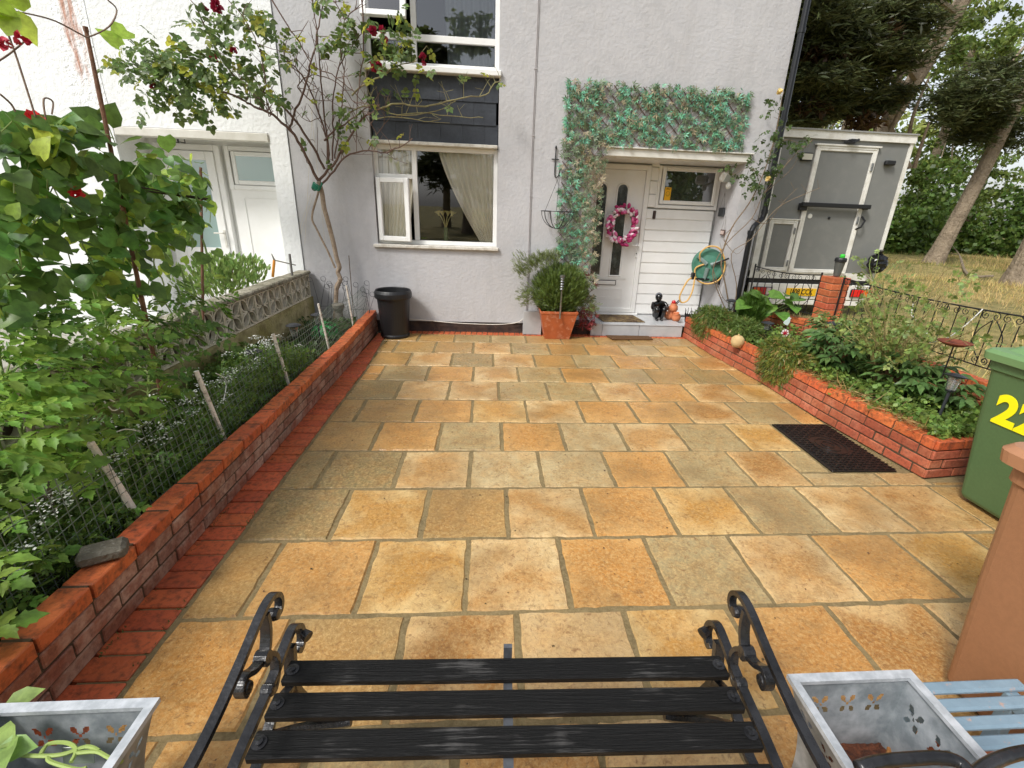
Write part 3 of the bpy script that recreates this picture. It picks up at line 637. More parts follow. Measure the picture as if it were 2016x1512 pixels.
m = MB(); m.add([(-3.23,.45,1.81),(-2.70,.45,1.81),(-2.70,.45,2.09),(-3.23,.45,2.09)], [(0,1,2,3)]); m.build('pane', FROST, s_)
m = MB(); m.box((-3.36,.49,.14),(-2.60,.535,1.70)); m.tube([(-3.22,.488,.2),(-3.22,.488,1.6),(-2.62,.488,1.6)], .010, 4); m.build('side_panel', UPVC, nh)
# the rust streak on the white wall: a stain with its own shape
def stain():
    M_ = bpy.data.materials.new('rust_stained_render'); M_.use_nodes = True; t = M_.node_tree; N = t.nodes; L = t.links; b = N['Principled BSDF']; b.inputs['Roughness'].default_value = .85
    co = N.new('ShaderNodeTexCoord').outputs['Object']; mp = N.new('ShaderNodeMapping'); mp.inputs['Scale'].default_value = (9,9,1.6); L.new(co, mp.inputs[0])
    nz = N.new('ShaderNodeTexNoise'); nz.inputs['Scale'].default_value = 3; nz.inputs['Detail'].default_value = 8; L.new(mp.outputs[0], nz.inputs[0])
    uv = N.new('ShaderNodeAttribute'); uv.attribute_name = 'fade'
    ad = N.new('ShaderNodeMath'); ad.operation = 'ADD'; L.new(nz.outputs[0], ad.inputs[0]); L.new(uv.outputs['Fac'], ad.inputs[1])
    mr = N.new('ShaderNodeMapRange'); mr.inputs[1].default_value = .92; mr.inputs[2].default_value = 1.18; L.new(ad.outputs[0], mr.inputs[0])
    mx = N.new('ShaderNodeMix'); mx.data_type = 'RGBA'; L.new(mr.outputs[0], mx.inputs[0]); mx.inputs[6].default_value = (*lin((240,242,242)),1); mx.inputs[7].default_value = (*lin((188,146,128)),1); L.new(mx.outputs[2], b.inputs[0])
    n2 = N.new('ShaderNodeTexNoise'); n2.inputs['Scale'].default_value = 30; L.new(co, n2.inputs[0]); bp = N.new('ShaderNodeBump'); bp.inputs['Strength'].default_value = .6; bp.inputs['Distance'].default_value = .03; L.new(n2.outputs[0], bp.inputs['Height']); L.new(bp.outputs[0], b.inputs['Normal'])
    pts = []; fade = []
    P = [at(130,0,Y=-.018), at(150,90,Y=-.018), at(170,170,Y=-.018), at(190,240,Y=-.018)]
    ups = 4.6; p0 = P[0]; dirn = (P[0]-P[1]).normalized(); P = [P[0]+dirn*1.2] + P
    vs = []
    for i, p in enumerate(P):
        for j, s in enumerate((-.17,-.05,.05,.17)):
            vs.append((p.x+s, -.016, p.z)); fade.append((.75 if j in (1,2) else 0)*(1-.13*i) if i < 4 else 0)
    me = bpy.data.meshes.new('rust_stain'); me.from_pydata([tuple(Vector(v)-org(nh)) for v in vs], [], [(i*4+j,i*4+j+1,(i+1)*4+j+1,(i+1)*4+j) for i in range(len(P)-1) for j in range(3)])
    a = me.attributes.new('fade','FLOAT','POINT'); a.data.foreach_set('value', np.array(fade, dtype=np.float32)); me.materials.append(M_)
    o = bpy.data.objects.new('rust_stain', me); C.objects.link(o); o.parent = nh
stain()
m = MB(); m.add([(-2.46,.0,.0),(-9.5,.0,.0),(-9.5,-12,.0),(-2.46,-12,.0)], [(0,1,2,3)]); m.build('neighbour_path', mat('pale_concrete', (176,172,162), .9, n1=(2,(140,138,124),.7), bump=(60,.4,.005)), kind='structure')
# ---------------------------------------------------------------- pierced screen wall on the left
sw = thing('screen_block_wall', 'old garden wall of pierced cream blocks on a mossy rendered base with crumbling coping', 'wall', (-2.40,-2,0))
MOSSY = mat('mossy_render', (204,190,148), .9, n1=(2.4,(158,150,84),.9,.14), n2=(9,(112,98,62),.7,.12,.57), bump=(30,.8,.02), bump2=(120,.5,.006))
m = MB(); m.box((-2.44,-6.3,0),(-2.32,-.01,.442)); m.build('rendered_base', MOSSY, sw)
STONE = mat('screen_block', (236,228,208), .85, isl=.04, n1=(8,(196,186,160),.7,.14), n2=(40,(120,112,90),.4,.1,.58), bump=(80,.5,.006))
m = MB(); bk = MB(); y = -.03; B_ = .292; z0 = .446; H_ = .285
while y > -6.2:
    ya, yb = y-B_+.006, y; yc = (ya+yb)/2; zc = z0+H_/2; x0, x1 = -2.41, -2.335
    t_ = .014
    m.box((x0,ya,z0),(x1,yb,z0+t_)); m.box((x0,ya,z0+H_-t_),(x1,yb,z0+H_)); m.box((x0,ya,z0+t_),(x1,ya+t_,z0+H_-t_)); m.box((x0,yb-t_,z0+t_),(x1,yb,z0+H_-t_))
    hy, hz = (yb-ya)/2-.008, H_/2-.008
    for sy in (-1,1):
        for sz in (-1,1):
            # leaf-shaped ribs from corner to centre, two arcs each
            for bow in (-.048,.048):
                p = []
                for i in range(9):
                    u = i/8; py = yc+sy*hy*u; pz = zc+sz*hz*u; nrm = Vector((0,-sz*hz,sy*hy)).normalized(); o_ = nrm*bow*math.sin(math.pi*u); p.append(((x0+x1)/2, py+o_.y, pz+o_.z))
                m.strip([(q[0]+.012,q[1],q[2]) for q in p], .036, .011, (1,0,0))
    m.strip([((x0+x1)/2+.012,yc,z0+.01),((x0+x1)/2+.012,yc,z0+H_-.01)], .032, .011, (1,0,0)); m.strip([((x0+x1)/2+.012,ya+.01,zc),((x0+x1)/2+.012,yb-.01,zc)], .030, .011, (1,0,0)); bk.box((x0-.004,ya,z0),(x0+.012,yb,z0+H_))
    y -= B_
m.build('pierced_blocks', STONE, sw); bk.build('shade_plates', mat('painted_shade_taupe', (116,102,86), .95, n1=(9,(84,74,62),.7)), sw)  # added back plates, coloured taupe for the shade inside the see-through blocks
m = MB(); y = -.02; rnd = random.Random(4)
while y > -6.2:
    l = rnd.uniform(.5,.9); m.box((-2.46+rnd.uniform(-.006,.006),y-l+.006,.732),(-2.305+rnd.uniform(-.006,.006),y,.778+rnd.uniform(-.006,.006)),ch=.012); y -= l
m.build('coping', mat('weathered_coping', (166,160,142), .9, n1=(6,(112,108,88),.8,.12), n2=(22,(60,56,46),.75,.06,.60), bump=(24,1,.03), bump2=(90,.6,.01)), sw)
# ---------------------------------------------------------------- trailer
GREY = mat('trailer_grey', (126,127,124), .55, n1=(1.1,(116,117,113),.8,.2), n2=(7,(138,138,132),.35,.1,.58), bump=(3,.05))
TW = mat('trailer_white', (232,230,222), .45, n1=(6,(190,184,168),.6,.12,.58))
tr = thing('box_trailer', 'grey box trailer with white edging and barred rear door parked beside the house', 'trailer', (5.5, 3.2, 0))
x0, x1, zb, zt, Y = 4.36, 6.62, .70, 2.90, 1.6
m = MB(); m.box((x0+.03,Y+.012,zb),(x1-.03,Y+4.2,zt-.02)); m.build('body', GREY, tr)
m = MB(); m.box((x0,Y-.01,zb-.04),(x0+.105,Y+.06,zt)); m.box((x1-.055,Y-.01,zb+.05),(x1,Y+.06,zt)); m.box((x0-.01,Y-.03,zt-.11),(x1+.01,Y+.05,zt)); m.box((x0,Y-.006,zb-.06),(x1,Y+.05,zb+.06)); m.build('edging', TW, tr)
m = MB(); m.box((x0-.02,Y-.05,zt),(x1+.02,Y+4.22,zt+.022)); m.build('roof', mat('trailer_roof', (150,150,146), .5), tr)
def tdoor(nm, a, b, c, d, w=.075):
    f = MB(); frame_rect(f, a, b, c, d, w, Y-.028, Y+.01, ch=.006); frame_rect(f, a+w*.32, b-w*.32, c+w*.3, d-w*.32, .012, Y-.036, Y-.028); o = f.build(nm, TW, tr)
    g = MB(); g.box((a+w,Y-.004,c+w),(b-w,Y+.010,d-w)); g.build('door_panel', GREY, o); return o
dd = tdoor('rear_door', 5.03, 6.05, .74, 2.70); d2 = tdoor('hatch', 4.52, 5.00, .76, 1.59, .07)
m = MB(); m.box((5.0,Y-.045,2.70),(6.08,Y,2.722)); m.box((4.50,Y-.045,1.59),(5.02,Y,1.606)); build_each(m, 'drip_rail', TW, tr)
HG = mat('galv', (150,152,152), .4, metal=.7, n1=(20,(110,112,112),.6))
m = MB()
for z in (2.42,1.62): m.box((5.985,Y-.05,z-.06),(6.02,Y-.036,z+.06),ch=.004)
build_each(m, 'hinge', HG, dd); m = MB()
for z in (1.42,.90): m.box((4.945,Y-.05,z-.05),(4.975,Y-.036,z+.05),ch=.004)
build_each(m, 'hinge', HG, d2)
m = MB(); m.box((4.95,Y-.115,1.80),(6.12,Y-.06,1.865),ch=.008); m.box((4.95,Y-.06,1.74),(5.08,Y,1.85),ch=.006); m.box((6.03,Y-.06,1.79),(6.12,Y,1.86),ch=.004); m.build('security_bar', BLACKP, tr)
m = MB(); m.lathe([(.001,0),(.036,.004),(.04,.03),(.02,.06),(.018,.10)], n=14, M=Matrix.Translation((5.185,Y-.02,1.66)) @ Matrix.Rotation(R_(-90),4,'X')); m.build('door_knob', TW, dd)
m = MB(); m.lathe([(.001,0),(.022,.004),(.02,.02)], n=10, M=Matrix.Translation((5.52,Y-.02,1.64)) @ Matrix.Rotation(R_(-90),4,'X')); m.build('door_lock', BLACKP, dd)
m = MB(); m.box((5.5,Y-.10,2.765),(5.64,Y,2.80),ch=.01); m.tube([(5.45,Y-.02,2.76),(5.55,Y-.12,2.75),(5.63,Y-.09,2.79)], .02, 6); m.build('top_light', BLACKP, tr)
m = MB(); m.box((4.80,Y-.04,2.47),(4.99,Y,2.585),ch=.01); l1 = m.build('marker_light', BLACKP, tr); m = MB(); m.box((4.815,Y-.046,2.485),(4.975,Y-.04,2.57)); m.build('lens', mat('lamp_lens', (200,196,180), .15), l1)
m = MB(); m.box((6.20,Y-.07,2.46),(6.37,Y,2.53),ch=.015); m.build('side_camera', BLACKP, tr)
m = MB(); m.tube([(6.08,Y-.02,1.68),(6.09,Y-.09,1.62),(6.05,Y-.09,1.52),(6.02,Y-.02,1.48)], .016, 7); m.build('grab_handle', BLACKP, tr)
m = MB(); m.box((x0+.02,Y+.02,.50),(x1-.05,Y+.25,.63)); m.box((4.5,Y+.3,.40),(6.5,Y+4,.66)); m.build('chassis', BLACKP, tr)
m = MB(); m.box((x0+.02,Y-.03,.30),(x1-.05,Y+.02,.56),ch=.01); bpnl = m.build('rear_panel', TW, tr)
m = MB()
for xx in (4.62, 6.28):
    for k, (w_, c_) in enumerate(((.17,(200,60,20)),(.17,(170,14,24)),(.15,(222,60,54)))): pass
for xx, order in ((4.44,(0,1,2)),(6.22,(2,1,0))):
    lamp = MB(); lamp.box((xx,Y-.06,.36),(xx+.36,Y-.031,.50),ch=.012); lo = lamp.build('tail_light', BLACKP, tr)
    for k, q in enumerate(order):
        cc = [(214,86,24),(176,14,26),(206,190,186)][q] if xx < 5 else [(232,110,20),(226,26,22),(226,26,22)][q]
        l = MB(); l.box((xx+.012+k*.114,Y-.072,.37),(xx+.12+k*.114,Y-.060,.49),ch=.01); l.build('lens', mat('lens_%d_%d_%d' % cc, cc, .12, spec=.8, bump=(120,.4)), lo)
m = MB(); m.box((5.06,Y-.045,.36),(5.60,Y-.031,.49),ch=.006); npl = m.build('number_plate', mat('plate_yellow', (240,190,30), .35), tr)
text_mb('LJ08 CCK', .125, Matrix.Translation((5.33,Y-.047,.426)) @ Matrix.Rotation(R_(90),4,'X') @ Matrix.Diagonal((.80,1,1,1)), .001, .002).build('plate_lettering', mat('plate_black', (20,20,22), .5), npl)
m = MB(); m.box((x0+.05,Y-.02,.20),(x1-.08,Y+.02,.29),ch=.01); m.build('bumper', TW, tr)
tyre = mat('tyre', (24,24,24), .8)
for xx in (4.55,6.45):
    for yy in (3.5,4.3):
        m = MB(); m.lathe([(.12,0),(.27,0),(.31,.03),(.31,.15),(.27,.18),(.12,.18)], n=24, M=Matrix.Translation((xx-.09,yy,.31)) @ Matrix.Rotation(R_(90),4,'Y')); m.build('wheel', tyre, tr)
m = MB(); m.tube([(4.15,1.3,.0),(4.15,1.3,1.9)], .05, 8)
def crumple(c, r, seed, n=20, m_=14):
    rn = random.Random(seed); k = MB(); vs = []
    for j in range(m_+1):
        for i in range(n):
            th = math.pi*j/m_; a = 2*math.pi*i/n; q = 1+rn.uniform(-.14,.14); z = -math.cos(th)
            vs.append((c[0]+r[0]*q*math.sin(th)*math.cos(a), c[1]+r[1]*q*math.sin(th)*math.sin(a), c[2]+r[2]*q*z))
    k.add(vs, [(j*n+i, j*n+(i+1) % n, (j+1)*n+(i+1) % n, (j+1)*n+i) for j in range(m_) for i in range(n)]); return k
p = at(1728,518,Y=1.45)
k = crumple((p.x,p.y,p.z), (.16,.13,.15), 3); k.tube([(p.x,p.y,p.z+.12),(p.x-.03,p.y,p.z+.2)],[.03,.06],8)
ob = k.build('rubbish_bag', mat('bin_liner', (18,19,22), .22)); tag(ob, 'black plastic rubbish bag hanging at the lower right corner of the trailer', 'bag')
# ---------------------------------------------------------------- wheelie bins
def wheelie(name, label, cat, loc, rz, W, D, H, col, dark, num=None, tap=.07):
    t = thing(name, label, cat, loc, 'wheeled refuse bins', rz)
    M_ = mat(name+'_plastic', col, .42, n1=(3,dark,.5,.2), n2=(60,tuple(int(c*.8) for c in col),.25), bump=(240,.25,.002))
    def ring(z, ins, r=.045, n=4):
        a, b = W/2-ins, D/2-ins; out = []
        for cx, cy, s in ((a-r,b-r,0),(-a+r,b-r,1),(-a+r,-b+r,2),(a-r,-b+r,3)):
            for i in range(n+1): th = math.pi/2*(s+i/n); out.append((cx+r*math.cos(th), cy+r*math.sin(th), z))
        return out
    zs = [(0.03,tap+.01,.03),(.05,tap,.04),(H*.5,tap*.45,.045),(H*.86,tap*.12,.045),(H*.87,-.004,.05),(H*.925,-.004,.05)]
    m = MB(); N_ = 20; vs = []
    for z, i, r in zs: vs += ring(z, i, r)
    fs = [(k*N_+j, k*N_+(j+1) % N_, (k+1)*N_+(j+1) % N_, (k+1)*N_+j) for k in range(len(zs)-1) for j in range(N_)]+[tuple(range(N_))[::-1]]
    m.add(vs, fs); m.build('body', M_, t, local=True)
    m = MB(); vs = []; zs2 = [(H*.925,-.030,.05),(H*.965,-.034,.05),(H*.985,-.018,.05),(H*.99,.03,.05),(H*1.015,.06,.05),(H*1.02,.09,.05)]
    for z, i, r in zs2: vs += ring(z, i, r)
    m.add(vs, [(k*N_+j, k*N_+(j+1) % N_, (k+1)*N_+(j+1) % N_, (k+1)*N_+j) for k in range(len(zs2)-1) for j in range(N_)]+[tuple((len(zs2)-1)*N_+j for j in range(N_)), tuple(range(N_))[::-1]])
    m.build('lid', mat(name+'_lid', tuple(min(255,int(c*(1.22 if col[1] > col[0] else 1.04)+6)) for c in col), .4, bump=(240,.25,.002)), t, local=True)
    m = MB(); m.tube([(-.14,D/2+.03,H*.95),(-.14,D/2+.08,H*.99),(.14,D/2+.08,H*.99),(.14,D/2+.03,H*.95)], .014, 8); m.build('handle', M_, t, local=True)
    for s in (-1,1):
        m = MB(); m.lathe([(.03,0),(.095,0),(.10,.01),(.10,.05),(.095,.06),(.03,.06)], n=20, M=Matrix.Translation((s*(W/2-.05)-.03,D/2-.02,.10)) @ Matrix.Rotation(R_(90),4,'Y')); m.build('wheel', tyre, t, local=True)
    return t, M_
gb, GM = wheelie('green_wheelie_bin', 'green wheeled bin with the yellow number 22 at the end of the raised bed', 'wheelie bin', (3.14,-4.085,0), R_(-90), .50, .56, .98, (84,112,72), (72,100,62))
# numbers on the side towards the drive (drawn in world axes, parented to the body side)
for k in range(2):
    yy = -4.02-k*.125
    M1 = Matrix(((0,0,-1,2.8765),(-1,0,0,yy),(0,1,0,.64),(0,0,0,1))) @ Matrix.Rotation(R_(3.7),4,'X')
    q = text_mb('2', .235, M1, .0015, .010)
    inv = (Matrix.Translation((3.14,-4.085,0)) @ Matrix.Rotation(R_(-90),4,'Z')).inverted(); q.v = [tuple(inv @ Vector(v)) for v in q.v]
    q.build('number_sticker', mat('hi_vis_yellow', (250,240,20), .5), gb, local=True)
br, BM = wheelie('brown_wheelie_bin', 'brown wheeled bin standing close by on the right, lid shut', 'wheelie bin', (1.925,-5.335,0), R_(-90), .58, .60, 1.0, (158,112,80), (148,104,72), tap=.05)
# ---------------------------------------------------------------- bench
WOOD = mat('black_painted_slat', (34,33,32), .45, spec=.2, isl=.1, bump=(8,.3,.01))
def grain():
    t = WOOD.node_tree; N = t.nodes; L = t.links; b = N['Principled BSDF']; co = N.new('ShaderNodeTexCoord').outputs['Object']; mp = N.new('ShaderNodeMapping'); mp.inputs['Scale'].default_value = (1.6,38,38); L.new(co, mp.inputs[0])
    nz = N.new('ShaderNodeTexNoise'); nz.inputs['Scale'].default_value = 4; nz.inputs['Detail'].default_value = 9; nz.inputs['Roughness'].default_value = .7; L.new(mp.outputs[0], nz.inputs[0])
    n2 = N.new('ShaderNodeTexNoise'); n2.inputs['Scale'].default_value = 5; n2.inputs['Detail'].default_value = 5; L.new(co, n2.inputs[0])
    ml = N.new('ShaderNodeMath'); ml.operation = 'ADD'; L.new(nz.outputs[0], ml.inputs[0]); L.new(n2.outputs[0], ml.inputs[1])
    mr = N.new('ShaderNodeMapRange'); mr.inputs[1].default_value = 1.08; mr.inputs[2].default_value = 1.42; L.new(ml.outputs[0], mr.inputs[0])
    mx = N.new('ShaderNodeMix'); mx.data_type = 'RGBA'; L.new(mr.outputs[0], mx.inputs[0]); mx.inputs[6].default_value = (*lin((20,20,20)),1); mx.inputs[7].default_value = (*lin((110,108,106)),1); L.new(mx.outputs[2], b.inputs['Base Color'])
    bp = N.new('ShaderNodeBump'); bp.inputs['Strength'].default_value = .9; bp.inputs['Distance'].default_value = .006; L.new(nz.outputs[0], bp.inputs['Height']); L.new(bp.outputs[0], b.inputs['Normal'])
grain()
bn = thing('garden_bench', 'black garden bench with wooden slats and scrolled cast iron ends, seen from behind', 'bench', (.035,-5.5,0), rz=R_(-1.4))
for i, (yc, zc) in enumerate(((-5.322,.437),(-5.414,.437),(-5.506,.437),(-5.598,.430))):
    m = MB(); s = MB(); n = 14
    s.box((-.565,yc-.032,zc-.022),(.648,yc+.032,zc),ch=.004); s.build('seat_slat', WOOD, bn)
for i in range(4):
    yc = -5.80-.045*i; zc = .47+.085*i
    s = MB(); s.box((-.565,yc-.012,zc),(.648,yc+.012,zc+.07),ch=.004)
    if i < 2: s.build('back_slat', WOOD, bn)
CAST = mat('cast_iron', (18,18,19), .26, bump=(70,.45,.004), n1=(14,(52,52,54),.6,.12), spec=.6)
for xx in (-.588,.668):
    e = MB(); X = (1,0,0)
    seat = smooth_path([(xx,y,z) for y,z in ((-5.215,.385),(-5.20,.365),(-5.178,.372),(-5.168,.40),(-5.180,.438),(-5.215,.462),(-5.27,.455),(-5.36,.432),(-5.5,.42),(-5.62,.405),(-5.74,.42),(-5.84,.52))], 5)
    e.strip(seat, .024, .016, X)
    arm = smooth_path([(xx,y,z) for y,z in ((-5.300,.600),(-5.285,.590),(-5.270,.597),(-5.266,.615),(-5.280,.628),(-5.298,.622))][:2]+[(xx,y,z) for y,z in ((-5.262,.585),(-5.248,.605),(-5.255,.632),(-5.285,.652),(-5.34,.650),(-5.45,.618),(-5.58,.590),(-5.70,.585),(-5.84,.60))], 5)
    e.strip(arm, [.021]*len(arm), .014, X)
    e.strip(smooth_path([(xx,y,z) for y,z in ((-5.325,.64),(-5.328,.59),(-5.345,.55),(-5.365,.535))], 5), .026, .013, X)          # arm down to the knot
    e.strip(smooth_path([(xx,y,z) for y,z in ((-5.365,.535),(-5.335,.515),(-5.318,.475),(-5.330,.43),(-5.355,.41),(-5.375,.425),(-5.365,.445))], 5), .024, .013, X)
    e.strip(smooth_path([(xx,y,z) for y,z in ((-5.365,.535),(-5.41,.55),(-5.445,.575),(-5.468,.56),(-5.462,.535),(-5.445,.54))], 5), .024, .013, X)
    e.tube([(xx-.016,-5.365,.535),(xx+.016,-5.365,.535)], .020, 10)
    for y,z in ((-5.372,.430),(-5.452,.548),(-5.288,.598)): e.lathe([(.003,-.016),(.014,-.015),(.017,-.006),(.017,.006),(.014,.015),(.003,.016)], n=12, M=Matrix.Translation((xx,y,z)) @ Matrix.Rotation(R_(90),4,'Y'))
    s_ = -1 if xx > 0 else 1
    e.tube([(xx+s_*.016,-5.19,.42),(xx+s_*.035,-5.20,.415)], [.014,.018], 8)
    e.strip(smooth_path([(xx,y,z) for y,z in ((-5.24,.43),(-5.26,.30),(-5.22,.18),(-5.20,.08),(-5.17,.01))], 5), .03, .022, X)
    e.strip(smooth_path([(xx,y,z) for y,z in ((-5.26,.30),(-5.36,.34),(-5.48,.30),(-5.62,.34),(-5.72,.40))], 5), .026, .014, X)
    e.strip(smooth_path([(xx,y,z) for y,z in ((-5.74,.42),(-5.74,.25),(-5.80,.12),(-5.84,.01))], 5), .03, .022, X)
    e.strip(smooth_path([(xx,y,z) for y,z in ((-5.84,.60),(-5.86,.52),(-5.80,.44),(-5.74,.42))], 5), .03, .02, X)
    for v, s0 in (((-5.21,.44),1),): pass
    e.build('cast_iron_end', CAST, bn, bevel=.003)
for xx, s_ in ((-.545,1),(.628,-1)):
    for (yc, zc) in ((-5.322,.437),(-5.414,.437),(-5.506,.437),(-5.598,.430)):
        b = MB(); b.lathe([(.002,.0),(.016,.0),(.017,.003),(.009,.004),(.009,.009),(.002,.011)], (xx,yc,zc), 14); b.build('bolt', CAST, bn)
m = MB(); m.box((.034-.012,-5.70,.400),(.034+.012,-5.262,.413)); m.box((.034-.012,-5.275,.413),(.034+.012,-5.262,.455)); m.build('centre_strap', mat('steel_strap', (120,124,130), .45, metal=.6, n1=(20,(60,60,62),.6)), bn)
m = MB()
for xx, s_ in ((-.588,1),(.668,-1)): m.tube(smooth_path([(xx,-5.40,.30),(xx+s_*.10,-5.42,.36),(xx+s_*.20,-5.44,.40),(xx+s_*.23,-5.44,.408)],5), .011, 6)
build_each(m, 'brace', CAST, bn); bn.location.x -= .008; bn.location.y += .004
# ---------------------------------------------------------------- galvanised planters
GALV = mat('galvanised', (136,144,148), .42, metal=.35, n1=(14,(196,200,204),.8,.12), n2=(5,(110,116,120),.6,.14), bump=(60,.2,.003))
def planter(label, cx, cy, zt, W, D):
    t = thing('galvanised_planter', label, 'planter', (cx,cy,0), 'square galvanised planters with cut-out flowers')
    z0 = zt-.37; hw, hd = W/2, D/2
    def prof(f): return 1-.30*(1-f)**1.0-.10*math.sin(math.pi*f)   # width factor from base (f=0) to rim (f=1)
    faces = []
    n = 34; mz = 16
    # petals: outline test in face coords (s in -1..1 across, z height)
    def hole(s_m, z):
        for fx in (-.26,.0,.26) if W > .3 else (-.2,.2):
            dx = s_m-fx*W; dz = z-(zt-.085)
            for a in (45,135,225,315):
                ca, sa = math.cos(R_(a)), math.sin(R_(a)); u = dx*ca+dz*sa; v = -dx*sa+dz*ca
                if .008 < u < .036 and abs(v) < .0075*math.sin(math.pi*(u-.008)/.028): return True
            if abs(dx)+abs(dz) < .005: return True
        return False
    def face(p, q, inw):
        m = MB(); ns, nz = 90, 92; L = (Vector(q)-Vector(p)).length; vs = []
        for j in range(nz+1):
            f = j/nz; k = prof(f)
            for i in range(ns+1):
                s = i/ns; a = Vector(p).lerp(Vector(q), s); vs.append((a.x*k, a.y*k, z0+(zt-z0)*f))
        fs = []
        for j in range(nz):
            for i in range(ns):
                s = (i+.5)/ns-.5; z = z0+(zt-z0)*(j+.5)/nz
                if z > zt-.14 and hole(s*L, z): continue
                fs.append((j*(ns+1)+i, j*(ns+1)+i+1, (j+1)*(ns+1)+i+1, (j+1)*(ns+1)+i))
        m.add(vs, fs, Matrix.Translation((cx,cy,0))); return m
    for p, q in (((-hw,-hd,0),(hw,-hd,0)),((hw,-hd,0),(hw,hd,0)),((hw,hd,0),(-hw,hd,0)),((-hw,hd,0),(-hw,-hd,0))): face(p, q, 0).build('side', GALV, t)
    m = MB(); o, i_ = .006, .017
    O = [(-hw-o,-hd-o),(hw+o,-hd-o),(hw+o,hd+o),(-hw-o,hd+o)]; I = [(-hw+i_,-hd+i_),(hw-i_,-hd+i_),(hw-i_,hd-i_),(-hw+i_,hd-i_)]
    vs = [(cx+a,cy+b,zt+.004) for a,b in O]+[(cx+a,cy+b,zt+.002) for a,b in I]+[(cx+a,cy+b,zt-.010) for a,b in O]+[(cx+a,cy+b,zt-.010) for a,b in I]
    m.add(vs, [(j,(j+1)%4,4+(j+1)%4,4+j) for j in range(4)]+[(8+j,8+(j+1)%4,(j+1)%4,j) for j in range(4)]+[(4+j,4+(j+1)%4,12+(j+1)%4,12+j) for j in range(4)]); m.build('rim', mat('galvanised_rim', (206,210,214), .4, metal=.25, n1=(30,(160,166,170),.7,.12)), t)
    m = MB(); k = prof(.0)*.98; m.add([(cx-hw*k,cy-hd*k,z0+.001),(cx+hw*k,cy-hd*k,z0+.001),(cx+hw*k,cy+hd*k,z0+.001),(cx-hw*k,cy+hd*k,z0+.001)], [(0,1,2,3)]); m.build('bottom', GALV, t)
    return t
P1 = planter('galvanised metal planter right of the bench, holding brown soil and a dead stem', .975, -5.535, .45, .35, .30)
P2 = planter('galvanised metal planter left of the bench with green shoots growing in it', -1.025, -5.535, .45, .365, .30)
def soil_heap(cx, cy, z, w, d, col, name, par):
    m = MB(); n = 24; vs = []; rnd = random.Random(2)
    for j in range(n+1):
        for i in range(n+1):
            x = -1+2*i/n; y = -1+2*j/n; vs.append((cx+x*w/2, cy+y*d/2, z+.05*math.exp(-((x+.4)**2+(y+.1)**2)*1.5)+rnd.uniform(-.004,.004)))
    m.add(vs, [(j*(n+1)+i, j*(n+1)+i+1, (j+1)*(n+1)+i+1, (j+1)*(n+1)+i) for j in range(n) for i in range(n)]); return m.build(name, col, par)
soil_heap(.985,-5.535,.225,.262,.215, mat('peat', (104,56,32), .95, n1=(40,(64,34,22),.7), bump=(110,1,.01)), 'potting_soil', P1)
soil_heap(-1.025,-5.535,.25,.262,.215, SOIL, 'potting_soil', P2)
m = MB(); m.tube(smooth_path([(.95,-5.66,.29),(.975,-5.60,.30),(1.0,-5.55,.31),(1.03,-5.50,.33)],4), [.007]*6+[.009]*5+[.006,.004], 7); m.tube(smooth_path([(.965,-5.63,.295),(.985,-5.60,.315),(1.0,-5.585,.32)],4), .004, 5)
tag(m.build('dead_stem', mat('dry_stem', (176,120,60), .8, n1=(40,(120,76,34),.7), bump=(90,.6))), 'snapped dry brown stem lying in the right hand planter', 'stem')
m = MB(); m.box((-.022,-.0008,0),(.022,.0008,.055),Matrix.Translation((1.10,-5.60,.31)) @ Matrix.Rotation(R_(40),4,'Z') @ Matrix.Rotation(R_(-20),4,'X'),ch=.0007)
tag(m.build('plant_label', UPVC), 'blank white plant label inside the right hand planter', 'label')
m = MB(); m.box((-.035,-.001,0),(.035,.001,.045),Matrix.Translation((-.99,-5.46,.35)) @ Matrix.Rotation(R_(-14),4,'X'),ch=.0008)
tag(m.build('plant_label', mat('clear_label', (120,130,118), .3)), 'cloudy clear plastic tag against the far side of the left planter', 'label')
# blue slatted stool with pots beneath it
st_ = thing('slatted_stool', 'pale blue painted slatted stool with peeling ends beside the right planter', 'stool', (1.40,-5.45,0))
BLUE = mat('blue_paint_wood', (132,156,172), .6, isl=.06, n1=(12,(112,136,152),.6,.16), n2=(30,(196,150,120),.8,.05,.66), bump=(50,.5,.004))
for i in range(6):
    y = -5.345-.051*i; s = MB(); s.box((1.20,y-.018,.315),(1.595-.006*(i % 2),y+.018,.333),ch=.006); s.build('slat', BLUE, st_)
for xx in (1.24,1.55):
    s = MB(); s.box((xx-.02,-5.63,.275),(xx+.02,-5.35,.3145),ch=.004); s.build('rail', BLUE, st_)
    for yy in (-5.61,-5.37): s = MB(); s.box((xx-.018,yy-.018,0),(xx+.018,yy+.018,.2745),ch=.003); s.build('leg', BLUE, st_)
TERR = mat('terracotta', (190,112,72), .8, n1=(7,(168,92,56),.7,.16), n2=(22,(214,160,130),.4,.1,.58), bump=(60,.3,.004))
for (px_, py_, l) in ((1.33,-5.44,'small terracotta flowerpot under the blue stool, nearest the planter'),(1.47,-5.47,'small terracotta flowerpot under the blue stool, on its outer side')):
    m = MB(); m.lathe([(.045,0),(.062,.10),(.070,.10),(.072,.135),(.064,.135),(.060,.10),(.04,.02)], (px_,py_,0), 22); tag(m.build('flowerpot', TERR, smooth=False), l, 'flowerpot', 'flowerpots under the stool')
